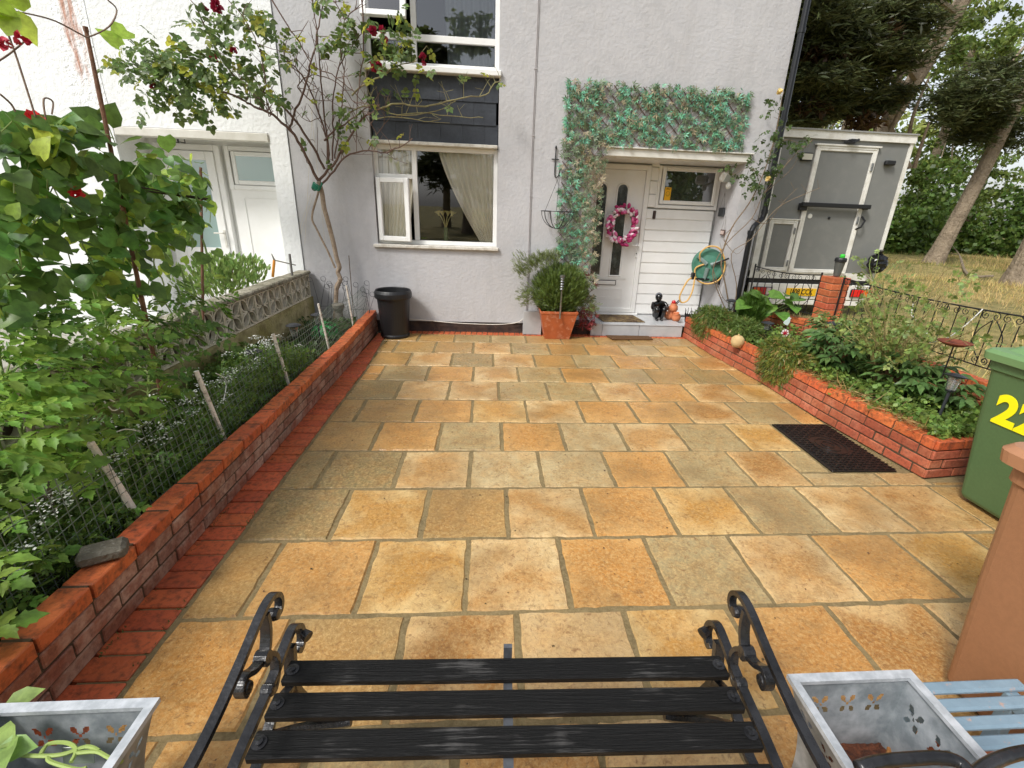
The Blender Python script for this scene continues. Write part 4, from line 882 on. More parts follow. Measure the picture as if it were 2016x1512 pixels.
# ---------------------------------------------------------------- foliage tools
def T_ovate(w=.34, cup=.10, droop=.10):
    return np.array([(0,0,0),(-w,.30,cup),(-w*.92,.62,cup*.8),(0,1,-droop),(w*.92,.62,cup*.8),(w,.30,cup),(0,.5,-.0)]), [(0,6,2,1),(6,3,2),(0,5,4,6),(6,4,3)]
def T_heart():
    v = [(0,0,0),(-.30,-.12,.04),(-.50,.16,.09),(-.42,.52,.06),(0,1.0,-.16),(.42,.52,.06),(.50,.16,.09),(.30,-.12,.04),(0,.35,-.02),(0,.68,-.05)]
    return np.array(v), [(0,8,2,1),(8,9,3,2),(9,4,3),(0,7,6,8),(8,6,5,9),(9,5,4)]
def T_quad(w=.45): return np.array([(0,0,0),(-w,.45,.08),(0,1,0),(w,.45,.08)]), [(0,3,2,1)]
def T_palm():
    v = []; f = []
    for a, l in ((0,1),(48,.85),(-48,.85),(92,.62),(-92,.62)):
        ca, sa = math.sin(R_(a)), math.cos(R_(a)); k = len(v)
        for u, s in ((0,0),(.5,-.11),(1,0),(.5,.11)): v.append((ca*u*l+sa*s, sa*u*l-ca*s, .05*math.sin(u*3)-.10*u*u))
        f.append((k,k+3,k+2,k+1))
    return np.array(v), f
def T_tomato():
    """one compound leaf: seven toothed leaflets on a stalk"""
    v = []; f = []
    def leaflet(o, a, l, w):
        ca, sa = math.sin(R_(a)), math.cos(R_(a)); k = len(v)
        L_ = [(0,0,0),(.30,.16,.03),(.26,.26,.03),(.46,.42,.02),(.32,.50,.02),(.34,.68,0),(.18,.74,0),(0,1,-.12)]
        pts = [(0,0,0)]+[(x,y,z) for x,y,z in L_[1:7]]+[(0,1,-.12)]+[(-x,y,z) for x,y,z in L_[6:0:-1]]
        for x, y, z in pts: x *= w; v.append((o[0]+(ca*y+sa*x)*l, o[1]+(sa*y-ca*x)*l, o[2]+(z-.10*y*y)*l))
        f.append((k,k+7,k+6,k+5,k+4,k+3,k+2,k+1)); f.append((k,k+13,k+12,k+11,k+10,k+9,k+8,k+7))
    leaflet((0,.68,-.03), 0, .36, .80)
    for y, l in ((.62,.27),(.42,.30),(.22,.22)):
        for s in (1,-1): leaflet((0,y,-.0), 58*s, l*.98, .74)
    for s in (-.008,): v.append((-.008,0,.0)); v.append((.008,0,0)); v.append((.006,.74,-.03)); v.append((-.006,.74,-.03)); k = len(v)-4; f.append((k,k+1,k+2,k+3))
    return np.array(v), f
def T_rose():
    """five leaflets"""
    v = []; f = []
    for (x, y, a, l) in ((0,.62,0,.40),(0,.55,62,.36),(0,.55,-62,.36),(0,.28,66,.30),(0,.28,-66,.30)):
        ca, sa = math.sin(R_(a)), math.cos(R_(a)); k = len(v); b, fs = T_ovate(.36,.08,.12)
        for q in b: v.append((x+(ca*q[1]+sa*q[0])*l, y+(sa*q[1]-ca*q[0])*l, q[2]*l))
        f += [tuple(i+k for i in g)[::-1] for g in fs]
    k = len(v); v += [(-.008,0,0),(.008,0,0),(.006,.64,0),(-.006,.64,0)]; f.append((k,k+1,k+2,k+3)); return np.array(v), f
def T_blade(w=.05, bend=.35): return np.array([(-w,0,0),(w,0,0),(w*.7,.5,.04),(-w*.7,.5,.04),(0,1,bend)]), [(0,1,2,3),(3,2,4)]
def T_sprig(n=9, w=.05, l=.3):
    v = []; f = []; 
    for i in range(n):
        y = i/n; s = 1 if i % 2 else -1
        for sg in (s, -s*.9):
            k = len(v); v += [(0,y,0),(sg*l*.55,y+l*.35,w),(sg*l,y+l*.75,.02),(sg*l*.45,y+l*.62,-w)]; f.append((k,k+1,k+2,k+3) if sg > 0 else (k,k+3,k+2,k+1))
    k = len(v); v += [(-.012,0,0),(.012,0,0),(.006,1,0),(-.006,1,0)]; f.append((k,k+1,k+2,k+3)); return np.array(v), f
def norm(a): return a/np.maximum(np.linalg.norm(a, axis=-1, keepdims=True), 1e-9)
class Leaves:
    def __init__(s): s.V = []; s.F = []; s.n = 0
    def put(s, T, pos, tip, nrm, size, wob=0):
        v, f = T; pos = np.atleast_2d(pos); N = len(pos)
        tip = np.atleast_2d(tip); pos = np.broadcast_to(pos, (max(len(pos),len(tip)),3)); N = len(pos); tip = norm(np.broadcast_to(tip, pos.shape).astype(float)); nrm = np.broadcast_to(nrm, pos.shape).astype(float)
        nrm = norm(nrm - tip*np.sum(nrm*tip, -1, keepdims=True) + 1e-6); side = np.cross(tip, nrm)
        size = np.broadcast_to(size, (N,)).reshape(N,1,1)
        w = pos[:,None,:] + size*(v[None,:,0:1]*side[:,None,:] + v[None,:,1:2]*tip[:,None,:] + v[None,:,2:3]*nrm[:,None,:])
        s.V.append(w.reshape(-1,3)); k = len(v)
        for g in f: s.F.append((np.array(g)[None,:] + (s.n+np.arange(N)*k)[:,None]))
        s.n += N*k; return s
    def build(s, name, m_, parent=None, kind=None):
        V = np.concatenate(s.V) - np.array(org(parent)); 
        loops = np.concatenate([g.ravel() for g in s.F]); cnt = np.concatenate([np.full(len(g), g.shape[1]) for g in s.F]); st = np.concatenate([[0], np.cumsum(cnt)[:-1]])
        me = bpy.data.meshes.new(name); me.vertices.add(len(V)); me.vertices.foreach_set('co', V.astype(np.float32).ravel())
        me.loops.add(len(loops)); me.loops.foreach_set('vertex_index', loops.astype(np.int32)); me.polygons.add(len(cnt)); me.polygons.foreach_set('loop_start', st.astype(np.int32)); me.polygons.foreach_set('loop_total', cnt.astype(np.int32))
        me.update(calc_edges=True); me.validate(); me.materials.append(m_)
        ob = bpy.data.objects.new(name, me); C.objects.link(ob); ob.parent = parent; ORG[ob.name] = org(parent)
        if kind: ob['kind'] = kind
        return ob
def rdir(n, up=0.0, spread=1.0):
    a = rng.normal(size=(n,3))*spread; a[:,2] += up; return norm(a)
def ball(n, c, r, shell=.35):
    d = rdir(n); q = rng.random(n)**shell; return np.array(c)+d*q[:,None]*np.array(r)
LG = dict(rough=.45, trans=.35)
def leafm(name, col, isl=.28, hue=.018, rough=.45, n1=None, trans=.35, spec=.4):
    n1 = n1 or (26, tuple(int(c*.74) for c in col), .8, .12)
    return mat(name, col, rough, isl=isl, hue=hue, trans=trans, spec=spec, n1=n1)
# ---------------------------------------------------------------- woodland beyond
TRB = mat('tree_bark', (158,142,120), .95, n1=(3,(112,98,80),.8,.12), n2=(14,(150,136,116),.5,.1), bump=(9,1,.10), bump2=(40,.8,.03))
LF1 = leafm('woodland_leaf', (120,140,68), isl=.45, hue=.025); LF2 = leafm('light_woodland_leaf', (168,182,104), isl=.4, hue=.02); CED = leafm('cedar_needles', (86,94,56), isl=.5, hue=.03, trans=.25); CED2 = leafm('browning_needles', (92,70,42), isl=.4, trans=.15)
def trunk(m, pts, r0, r1, n=12):
    pts = smooth_path(pts, 4); k = len(pts); m.tube(pts, [r0*(1.35 if i == 0 else 1.12 if i == 1 else 1)+(r1-r0)*i/k for i in range(k)], n)
def wtree(name, label, base, top, r, clumps, lm, nleaf, ls, limbs=6, group='trees of the wood', crown=None, seed=0, flat=False):
    rn = np.random.default_rng(seed); t = thing(name, label, 'tree', base, group)
    m = MB(); b = Vector(base); e = Vector(top); trunk(m, [b, b.lerp(e,.35)+Vector((.1*rn.normal(),.1,0)), b.lerp(e,.7), e], r, r*.45)
    for c in clumps[:limbs]:
        s = b.lerp(e, rn.uniform(.45,.95)); c_ = Vector(c[:3]); m.tube(smooth_path([s, s.lerp(c_,.5)+Vector((0,0,.3)), c_], 3), [r*.32-(r*.28)*i/6 for i in range(7)], 6)
    m.build('trunk', TRB, t)
    L_ = Leaves()
    tot = sum(c[3]**2 for c in clumps)
    for c in clumps:
        k = max(20, int(nleaf*c[3]**2/tot)); rr = np.array((c[3], c[3], c[3]*(.35 if flat else .75)))
        # several sub-clumps so the outline is ragged
        ns = max(4, k//70); sc_ = ball(ns, c[:3], rr, .5); sizes = rng.uniform(.12,.34,ns)*c[3]
        own = rng.integers(0, ns, k); p = sc_[own]+rng.normal(size=(k,3))*sizes[own][:,None]*np.array((1,1,.55 if not flat else .25))*.62
        if lm is CED: dd_ = p-own_c(sc_, own)+rng.normal(size=p.shape)*.25*c[3]; dd_[:,2] *= .35; L_.put(T_quad(.09), p, dd_, rdir(k, .8), rng.uniform(.8,2.1,k)*ls)
        else: L_.put(T_quad(.36), p, rdir(k, -.3), rdir(k, .8), rng.uniform(.6,1.4,k)*ls)
    L_.build('crown', lm, t); return t
def own_c(a, i): return a[i]
def clumps(cx, cy, z0, z1, R, n, r, seed):
    rn = np.random.default_rng(seed); out = []
    for i in range(n):
        a = rn.uniform(0,2*math.pi); q = rn.random()**.5; z = rn.uniform(z0,z1); out.append((cx+R*q*math.cos(a), cy+R*q*math.sin(a), z, r*rn.uniform(.6,1.2)))
    return out
def gp(u, v, Y):  # point over the field seen at a pixel on plane y=Y
    p = at(u, v, Y=Y); return p
# leaning trunks, standing where the photo shows them on the field
tb = at(1836,517,Z=.05); b0 = (tb.x, tb.y, -.05); up_ = at(1945,230,Y=tb.y)
wtree('pine_tree', 'slender leaning pine with bare pale trunk rising from dry grass beyond the trailer', b0, (up_.x+1.6, tb.y-.2, up_.z+5), .30, [tuple(at(u,v,Y=tb.y-dy))+(r,) for u,v,dy,r in ((1890,205,.6,1.2),(1950,175,.3,1.3),(1985,260,-.3,1.0),(1920,250,0,.9))], CED, 16000, .17, limbs=4, seed=3, group='pines by the field')
tb = at(2010,562,Z=.02); b1 = (tb.x+.25, tb.y, -.05); up_ = at(2075,330,Y=tb.y)
wtree('pine_tree', 'massive dark trunk at the right edge of the field with furrowed bark', b1, (up_.x+1.6, tb.y+.3, up_.z+6), .52, [(b1[0]+1.6,b1[1]+.5,8.5,1.6)], CED, 4000, .22, limbs=2, seed=4, group='pines by the field')
# the big cedar whose boughs hang over the trailer
cb = at(1640,330,Y=13); 
cl = [tuple(at(u,v,Y=y))+(r,) for u,v,y,r in ((1600,90,9,1.5),(1660,40,9,1.5),(1720,110,9,1.4),(1600,200,10,1.3),(1660,170,10,1.3),(1740,190,11,1.0),(1780,50,10,1.2),(1690,215,11,1.0),(1580,20,8,1.3),(1760,10,9,1.1),(1600,150,8.5,1.1),(1580,235,10,.9))]
ct = wtree('cedar_tree', 'large dark cedar whose boughs hang above the trailer roof', (cb.x, 13, -.05), (cb.x+3.6, 12.5, 11), .40, cl, CED, 46000, .16, limbs=12, seed=5, flat=True, group='pines by the field')
L_ = Leaves()
for u, v, y, r in ((1610,30,8.5,.7),(1590,110,8.8,.6),(1640,120,9,.6),(1700,240,10,.6),(1740,70,8.8,.5),(1600,215,9.5,.5)):
    p = ball(420, at(u,v,Y=y), (r,r,r*.4), .5); L_.put(T_quad(.16), p, rdir(420,-.2), rdir(420,.5), rng.uniform(.12,.34,420))
L_.build('browning_foliage', CED2, ct)
m = MB(); rn = random.Random(8)
for u0,v0,u1,v1,r in ((1790,330,1690,130,.07),(1760,330,1720,250,.05),(1785,300,1830,150,.06),(1750,330,1600,290,.05),(1770,300,1720,180,.06),(1800,330,1830,240,.06),(1710,330,1760,120,.05),(1740,320,1780,200,.07),(1690,330,1700,260,.04),(1590,290,1700,170,.025),(1600,320,1740,260,.025)):
    a = at(u0,v0,Y=11.5); b = at(u1,v1,Y=11); mid = a.lerp(b,.5)+Vector((rn.uniform(-.2,.2),0,rn.uniform(-.1,.2))); m.tube(smooth_path([a,mid,b],4), [r*1.4-(r)*i/9 for i in range(9)], 6)
m.build('bare_limbs', mat('pale_limb', (150,134,116), .9, n1=(6,(104,90,76),.8,.12), bump=(20,1,.03)), ct)
# deciduous trees of the wood behind
labs = ['light green broadleaf tree left of the wood, behind the trailer','bright leafy tree in the middle of the wood','tall airy tree with sky flecks near the top right','green tree at the far right of the wood','dim tree deep inside the wood','leafy tree behind the leaning pine','bushy tree filling the gap beside the big trunk']
for i, (x, y, h, R, r, lm) in enumerate(((9,20,11,3.2,1.7,LF1),(14,22,13,3.6,1.9,LF2),(20,23,14,4,2.1,LF2),(27,24,14,4,2.2,LF1),(12,30,15,4.5,2.3,LF1),(21,31,16,5,2.4,LF2),(34,27,15,5,2.4,LF1))):
    wtree('woodland_tree', labs[i], (x,y,-.05), (x+.5,y,h*.8), .3, clumps(x,y,2.2,h,R,30,r*.9,20+i), lm, 11500, .24, limbs=6, seed=30+i)
LFS = leafm('thicket_leaf', (92,118,52), isl=.5, hue=.02)
L_ = Leaves(); k = 42000; x = rng.uniform(5,40,k); p = np.stack([x, 15.5+rng.random(k)*3+.10*x+1.2*np.sin(x*.8), rng.random(k)**1.0*(3.0+1.3*np.sin(x*1.1)+.7*np.sin(x*2.7))], -1); p += rng.normal(size=(k,3))*.15
L_.put(T_quad(.4), p, rdir(k,-.3), rdir(k,.8), rng.uniform(.12,.34,k)); tag(L_.build('thicket', LFS), 'dense green undergrowth along the edge of the wood', None, kind='stuff')
# dry grass of the field
GR = mat('dry_grass', (198,176,118), .8, isl=.3, hue=.02, trans=.3); GG = mat('green_grass', (138,142,80), .8, isl=.35, hue=.02, trans=.3)
def field_grass(n, x0, x1, y0, y1, h, m_, name, label, fn=None):
    x = x0+(x1-x0)*rng.random(n)**1.4; y = rng.uniform(y0,y1,n)
    if fn is not None: kk = fn(x,y); x, y = x[kk], y[kk]
    n = len(x); z = np.array([hump(a,b) for a,b in zip(x,y)])-.03; tip = rdir(n, 1.6, .5); 
    L_ = Leaves(); L_.put(T_blade(.035,.3), np.stack([x,y,z],-1), tip, rdir(n), rng.uniform(.5,1.3,n)*h*(1+.04*x)); return tag(L_.build(name, m_), label, None, kind='stuff')
dry = lambda x,y: (np.sin(x*.55+1.2)+np.sin(y*.7+x*.3)+rng.normal(size=len(x))*.6) > .1
field_grass(60000, 4.25, 26, -3.5, 19, .085, GG, 'green_field_grass', 'short green grass of the field', lambda x,y: (x-4.2)>(y<1.5)*0)
field_grass(60000, 4.4, 26, -3, 18, .13, GR, 'dry_field_grass', 'taller straw coloured dry grass of the field', dry)
m = MB(); a = at(1868,505,Z=.1); b = at(1905,540,Z=.05); m.tube(smooth_path([a+Vector((0,0,.5)), a.lerp(b,.5)+Vector((0,0,.35)), b, b+Vector((.6,-.3,0))],4), [.02]*5+[.04]*8, 6); m.tube([a.lerp(b,.5)+Vector((0,0,.35)), a+Vector((.1,.2,.15))], .02, 5)
tag(m.build('fallen_branch', TRB), 'fallen dead branch lying on the dry grass between the two trunks', 'branch')
# conifers and houses across the road, seen mirrored in the windows
for i, (x, y, h, R) in enumerate(((3.2,-19,11,2.3),(-1.5,-24,9,2.6),(7.5,-23,13,3.2))):
    wtree('conifer', ['dark conifer across the road behind the camera, nearest','broad conifer across the road to the left','tall conifer across the road to the right'][i], (x,y,-.05), (x,y,h*.9), .3, clumps(x,y,1.5,h,R,12,1.3,60+i), CED, 8000, .40, limbs=5, seed=70+i, group='conifers across the road')
for i, (x, y, h, R) in enumerate(((-8,-22,10,3.2),(12,-20,11,3.4),(3,-30,14,4.5),(-3.5,-32,13,4.5))):
    wtree('roadside_tree', ['broadleaf tree across the road, far left','broadleaf tree across the road, far right','tall tree behind the nearest conifer across the road','tall tree at the back of the group across the road'][i], (x,y,-.05), (x,y,h*.9), .3, clumps(x,y,.8,h,R,18,1.7,80+i), LF1, 5000, .36, limbs=5, seed=90+i, group='trees across the road')
# ---------------------------------------------------------------- objects by the house
PLB = mat('black_tub', (24,25,27), .4, n1=(6,(34,34,36),.6), bump=(160,.2,.002))
t = thing('plastic_tub', 'large black round plastic tub standing against the grey wall', 'tub', (-1.25,-.255,0))
m = MB(); m.lathe([(.15,.0),(.178,.004),(.183,.03),(.174,.05),(.188,.30),(.203,.52)], (-1.25,-.255,0), 40); m.build('body', PLB, t, smooth=False)
m = MB(); m.lathe([(.203,.50),(.224,.50),(.230,.515),(.230,.565),(.220,.59),(.212,.60),(.203,.59),(.201,.56),(.19,.40)], (-1.25,-.255,0), 40, cap=False); m.build('rim', PLB, t)
m = MB(); m.lathe([(.001,.42),(.192,.425)], (-1.25,-.255,0), 24, cap=False); m.build('contents', SOIL, t)
t = thing('terracotta_pot', 'square tapered terracotta pot with a bushy shrub, standing before the wall', 'plant pot', (.855,-.12,0))
m = MB()
def sqp(c, prof):
    k = MB(); vs = []
    for w_, z in prof: vs += [(c[0]+sx*w_, c[1]+sy*w_, z) for sx, sy in ((-1,-1),(1,-1),(1,1),(-1,1))]
    k.add(vs, [(4*i+j, 4*i+(j+1)%4, 4*i+4+(j+1)%4, 4*i+4+j) for i in range(len(prof)-1) for j in range(4)]+[(3,2,1,0)]); return k
GTER = mat('glazed_terracotta', (186,98,56), .38, n1=(6,(150,74,42),.7,.16), n2=(16,(222,170,140),.45,.08,.6), bump=(30,.15,.004), spec=.6)
sqp((.855,-.10), [(.165,.0),(.168,.01),(.205,.19),(.238,.345),(.246,.35),(.247,.382),(.232,.384),(.225,.36),(.20,.32)]).build('body', GTER, t, bevel=.006)
m = MB(); m.add([(.64,-.315,.345),(1.07,-.315,.345),(1.07,.0,.345),(.64,.0,.345)], [(0,1,2,3)]); m.build('soil', SOIL, t)
m = MB(); m.box((.41,-.075,.006),(.66,-.055,.325),Matrix.Translation((0,0,0)),ch=.003); tag(m.build('grey_tile', TILES), 'grey marbled tile leaning against the wall beside the terracotta pot', 'tile')
def shrub_sprigs(name, label, c, r, n, ls, m_, T, up=.8, base=None, stems=10, cat='shrub', group=None, stem_m=BARK, droop=0):
    base = base or (c[0], c[1], c[2]-r[2]); t = thing(name, label, cat, base, group); L_ = Leaves()
    p = ball(n, c, r, .45); d = norm(p-np.array(base)+rng.normal(size=p.shape)*.3*r[2]); d[:,2] += up*.3-droop; L_.put(T, p, d, rdir(n,1), rng.uniform(.6,1.3,n)*ls)
    L_.build('foliage', m_, t); s = MB()
    for i in range(stems):
        q = Vector(p[i]); b = Vector(base)+Vector((random.uniform(-.03,.03),random.uniform(-.03,.03),0)); s.tube(smooth_path([b, b.lerp(q,.5)+Vector((0,0,.04)), q],3), [.006,.0055,.005,.0045,.004,.003,.002], 5)
    s.build('stems', stem_m, t); return t
BUSH = leafm('bush_green', (110,132,60), isl=.35, hue=.02)
sh = shrub_sprigs('potted_shrub', 'feathery green bush growing out of the square terracotta pot', (.87,-.13,.62), (.37,.26,.33), 6500, .05, BUSH, T_sprig(6,.03,.30), base=(.86,-.15,.34), stems=20)
L_ = Leaves(); 
for q, n in (((.50,-.2,.95),50),((.38,-.2,.86),40),((.42,-.25,.60),30),((.36,-.2,1.0),20),((1.26,-.2,.42),26),((.75,-.15,1.02),50),((.62,-.2,1.0),40),((.45,-.2,.5),20)):
    n *= 3; p = ball(n, q, (.13,.08,.11), .6); L_.put(T_sprig(6,.03,.30), p, norm(p-np.array((.86,-.15,.4))+rng.normal(size=p.shape)*.2), rdir(n,1), rng.uniform(.035,.07,n))
L_.build('outer_sprays', leafm('bush_pale', (128,142,84), isl=.3), sh)
STEEL = mat('brushed_steel', (178,180,180), .28, metal=.9, n1=(30,(120,122,124),.6)); SMOKE = mat('lamp_plastic', (44,46,50), .35); CLEAR = glass_mat('lamp_clear', refl=2.5, body=(150,154,150), bodyf=.35)
def solar(name, label, x, y, z, h, style='mushroom', tilt=(0,0), group='solar garden lamps'):
    t = thing('solar_lamp', label, 'solar lamp', (x,y,z), group)
    a, b = SMOKE, CLEAR
    m = MB(); m.tube([(0,0,-.04),(0,0,h*.62)], .011, 8); s = m.build('stake', SMOKE, t, local=True)
    m = MB(); m.lathe([(.022,h*.60),(.03,h*.63),(.030,h*.65)], n=14); m.build('collar', SMOKE, t, local=True)
    m = MB(); m.lathe([(.030,h*.65),(.044,h*.92)], n=16, cap=False); m.build('clear_cup', CLEAR, t, local=True)
    m = MB(); m.lathe([(.03,h*.90),(.070,h*.93),(.072,h*.945),(.040,h*.985),(.012,h)], n=20); m.build('cap', SMOKE, t, local=True)
    t.rotation_euler = (tilt[0], tilt[1], 0); return t
t = thing('solar_lamp', 'slim brushed steel solar lamp standing in front of the bush in the terracotta pot', 'solar lamp', (.86,-.37,.36), 'solar garden lamps')
m = MB(); m.tube([(.86,-.37,.3),(.86,-.37,.66)], .012, 10); m.build('stake', STEEL, t)
for k in range(5): m = MB() if k == 0 else m; m.lathe([(.020,0),(.030,.012),(.020,.024)], (.86,-.37,.665+k*.032), 14)
m.build('ribbed_head', STEEL, t); m = MB(); m.lathe([(.022,.82),(.034,.825),(.034,.85),(.006,.855)], (.86,-.37,0), 14); m.build('cap', STEEL, t)
# mats
m = MB(); m.add([(0,0,0)], []) 
def mat_thing(name, label, pts, z, th, m_, cat='doormat'):
    k = MB(); n = len(pts); k.add([(x,y,z) for x,y in pts]+[(x,y,z+th) for x,y in pts], [tuple(range(n,2*n))]+[(i,(i+1)%n,n+(i+1)%n,n+i) for i in range(n)]); return tag(k.build(name, m_), label, cat)
COIR = mat('coir', (112,78,42), .98, n1=(60,(70,46,26),.8,.15), bump=(200,1,.01))
mat_thing('doormat', 'plain brown coir doormat lying on the flags in front of the step', [(1.60,-.27),(2.17,-.24),(2.16,-.07),(1.56,-.07)], .006, .012, COIR)
mat_thing('doormat', 'patterned brown doormat on the tiled step under the front door', [(1.53,.06),(2.13,.06),(2.08,.50),(1.50,.50)], .175, .010, mat('patterned_coir', (92,72,50), .98, n1=(14,(150,128,84),.8,.03), n2=(50,(50,34,24),.7), bump=(200,1,.008)))
# rubber mat by the bed with raised chevrons
t = thing('rubber_mat', 'black ribbed rubber mat on the flags beside the right brick bed', 'rubber mat', (2.58,-3.22,0))
RUB = mat('black_rubber', (22,19,18), .35, bump=(60,.3,.004), n1=(5,(34,28,25),.7))
m = MB(); m.box((2.325,-3.60,-.004),(2.80,-2.855,.008),ch=.003); m.build('mat_base', RUB, t)
m = MB()
for i in range(12):
    for j in range(22):
        x = 2.345+i*.039; y = -3.58+j*.033
        if math.hypot((x-2.56)/.13,(y+3.22)/.16) < 1: continue
        s = 1 if (i+j) % 2 else -1; m.tube([(x,y,.009),(x+.015,y+s*.006,.013),(x+.030,y,.009)], .0035, 4)
for r in (.04,.08,.12): m.tube([(2.56+r*math.cos(a), -3.22+r*1.25*math.sin(a), .009) for a in np.linspace(0,2*math.pi,25)], .004, 4)
m.build('raised_pattern', RUB, t)
# hose reel
t = thing('hose_reel', 'green wall mounted hose reel with pale yellow hose at the porch side', 'hose reel', (3.0,.28,.95))
A = Matrix.Translation((2.96,.20,.97)) @ Matrix.Rotation(R_(-22),4,'Z') @ Matrix.Rotation(R_(90),4,'X')
RG = mat('reel_green', (70,124,104), .45, n1=(8,(50,100,84),.6), bump=(60,.2,.003)); HOSE = mat('hose_yellow', (206,164,92), .5)
for z0, nm in ((.07,'front_disc'),(-.12,'back_disc')):
    m = MB(); m.lathe([(.001,z0),(.20,z0),(.215,z0+.006),(.215,z0+.014),(.19,z0+.02),(.14,z0+.015),(.06,z0+.03),(.001,z0+.03)], n=36, M=A); m.build(nm, RG, t)
m = MB()
for k in range(3): a = k*2*math.pi/3+.4; m.tube([A @ Vector((.03*math.cos(a),.03*math.sin(a),.105)), A @ Vector((.19*math.cos(a),.19*math.sin(a),.098))], [.03,.02], 6)
m.build('spokes', mat('reel_grey', (116,134,130), .5), t)
m = MB()
for k in range(9):
    r = .12+.010*(k % 4); zz = -.09+.018*k; m.tube([A @ Vector((r*math.cos(a), r*math.sin(a), zz)) for a in np.linspace(0,2*math.pi,22)], .009, 6)
m.build('wound_hose', mat('hose_orange', (214,150,60), .5), t)
m = MB(); m.tube(smooth_path([A @ Vector(q) for q in ((-.11,.05,.10),(-.13,.16,.14),(-.04,.25,.14),(.09,.24,.13),(.18,.12,.12),(.21,-.04,.12),(.16,-.18,.12),(.02,-.24,.12),(-.12,-.19,.12),(-.16,-.05,.11),(-.05,.02,.11))], 5), .011, 7)
m.tube(smooth_path([(2.74,.14,.80),(2.66,.08,.77),(2.60,.06,.66),(2.57,.06,.54),(2.61,.06,.47),(2.69,.06,.50),(2.74,.07,.62),(2.755,.09,.74),(2.76,.11,.82)], 5), .011, 7); m.build('loose_hose', HOSE, t)
m = MB(); m.box((2.72,.10,.78),(3.12,.14,.80)); m.box((2.72,.10,.80),(2.76,.16,.87),ch=.006); m.box((3.10,.10,.72),(3.13,.34,1.04)); m.tube([(3.12,.3,1.0),(3.0,.2,1.02)], .012, 6); m.tube([A @ Vector((.06,.02,.11)), A @ Vector((.20,.10,.17)), A @ Vector((.23,.12,.20))], .012, 6); m.build('bracket', BLACKP, t)
# floodlight and small plaques at the porch
t = thing('security_light', 'white security floodlight fixed under the right end of the porch', 'floodlight', (3.05,.25,2.1))
A = Matrix.Translation((3.0,.20,2.08)) @ Matrix.Rotation(R_(35),4,'Z') @ Matrix.Rotation(R_(25),4,'X')
m = MB(); m.box((-.085,-.03,-.06),(.085,.05,.06),A,ch=.02); m.build('housing', UPVCD, t); m = MB(); m.box((-.07,-.036,-.045),(.07,-.030,.045),A); m.build('lens', mat('flood_glass', (180,184,176), .1), t)
m = MB(); m.ell((3.05,.20,1.985), (.035,.035,.045)); m.tube([(3.05,.22,2.0),(3.12,.3,2.06)], .018, 7); m.build('sensor', UPVCD, t)
for z, y, w_, h_, col, l, em in ((1.66,.40,.16,.115,(52,56,60),'dark slate plaque hanging on a cord from the porch side wall',.12),(1.40,.26,.12,.075,(88,66,60),'small framed plaque hanging on the porch side wall below the slate one',.10)):
    t = thing('hanging_plaque', l, 'plaque', (3.12,y,z))
    m = MB(); m.box((3.108,y-w_/2,z-h_/2),(3.120,y+w_/2,z+h_/2),ch=.003); m.build('board', mat('plaque_%d' % col[0], col, .6), t)
    if w_ < .15: m = MB(); m.box((3.104,y-w_/2+.015,z-h_/2+.015),(3.108,y+w_/2-.015,z+h_/2-.015)); m.build('picture', mat('plaque_pale', (196,178,170), .6), t)
    m = MB(); m.tube([(3.114,y-w_*.4,z+h_/2),(3.118,y,z+h_/2+.19),(3.114,y+w_*.4,z+h_/2)], .0022, 4); m.build('cord', mat('cord', (130,126,120), .8), t)
# wreath
t = thing('tulip_wreath', 'ring of pink and white artificial tulips hanging on the front door', 'wreath', (1.785,.54,1.44))
m = MB(); m.tube([(1.785+.155*math.cos(a), .55, 1.44+.19*math.sin(a)) for a in np.linspace(0,2*math.pi,40)], .016, 7); m.build('ring', mat('twig_ring', (66,92,44), .8), t)
def T_tulip():
    v = []; f = []; n = 6; prof = ((.0,.0),(.26,.12),(.34,.40),(.27,.75),(.10,1.0))
    for r, y in prof: v += [(r*math.cos(2*math.pi*j/n), y, r*math.sin(2*math.pi*j/n)) for j in range(n)]
    f += [(i*n+j, i*n+(j+1)%n, (i+1)*n+(j+1)%n, (i+1)*n+j) for i in range(4) for j in range(n)]; return np.array(v), f
for nm, col, k in (('magenta_tulip',(176,40,104),46),('pink_tulip',(220,112,160),48),('white_tulip',(240,222,228),40)):
    a = rng.uniform(0,2*math.pi,k); rr = rng.uniform(.74,1.28,k); p = np.stack([1.785+.165*rr*np.cos(a), .525-rng.random(k)*.05, 1.44+.20*rr*np.sin(a)], -1)
    d = np.stack([np.cos(a)*.6-np.sin(a)*.9, -rng.uniform(.2,.8,k), np.sin(a)*.6+np.cos(a)*.9], -1)+rng.normal(size=(k,3))*.3
    for i in range(k): L_ = Leaves(); L_.put(T_tulip(), p[i], d[i], rdir(1), rng.uniform(.058,.078)); L_.build(nm, mat(nm, tuple(int(min(255,c*(.88+.08*(i%4)))) for c in col), .6) if 0 else mat(nm, col, .6), t)
a = rng.uniform(0,2*math.pi,90); p = np.stack([1.785+.155*np.cos(a), .53-rng.random(90)*.03, 1.44+.19*np.sin(a)], -1); L_ = Leaves(); L_.put(T_blade(.09,.2), p, np.stack([np.cos(a)*rng.uniform(-1,1.2,90)-np.sin(a), -.4*np.ones(90), np.sin(a)*rng.uniform(-1,1.2,90)+np.cos(a)],-1), rdir(90), rng.uniform(.07,.13,90)); L_.build('leaves', leafm('wreath_leaf', (84,112,50)), t)
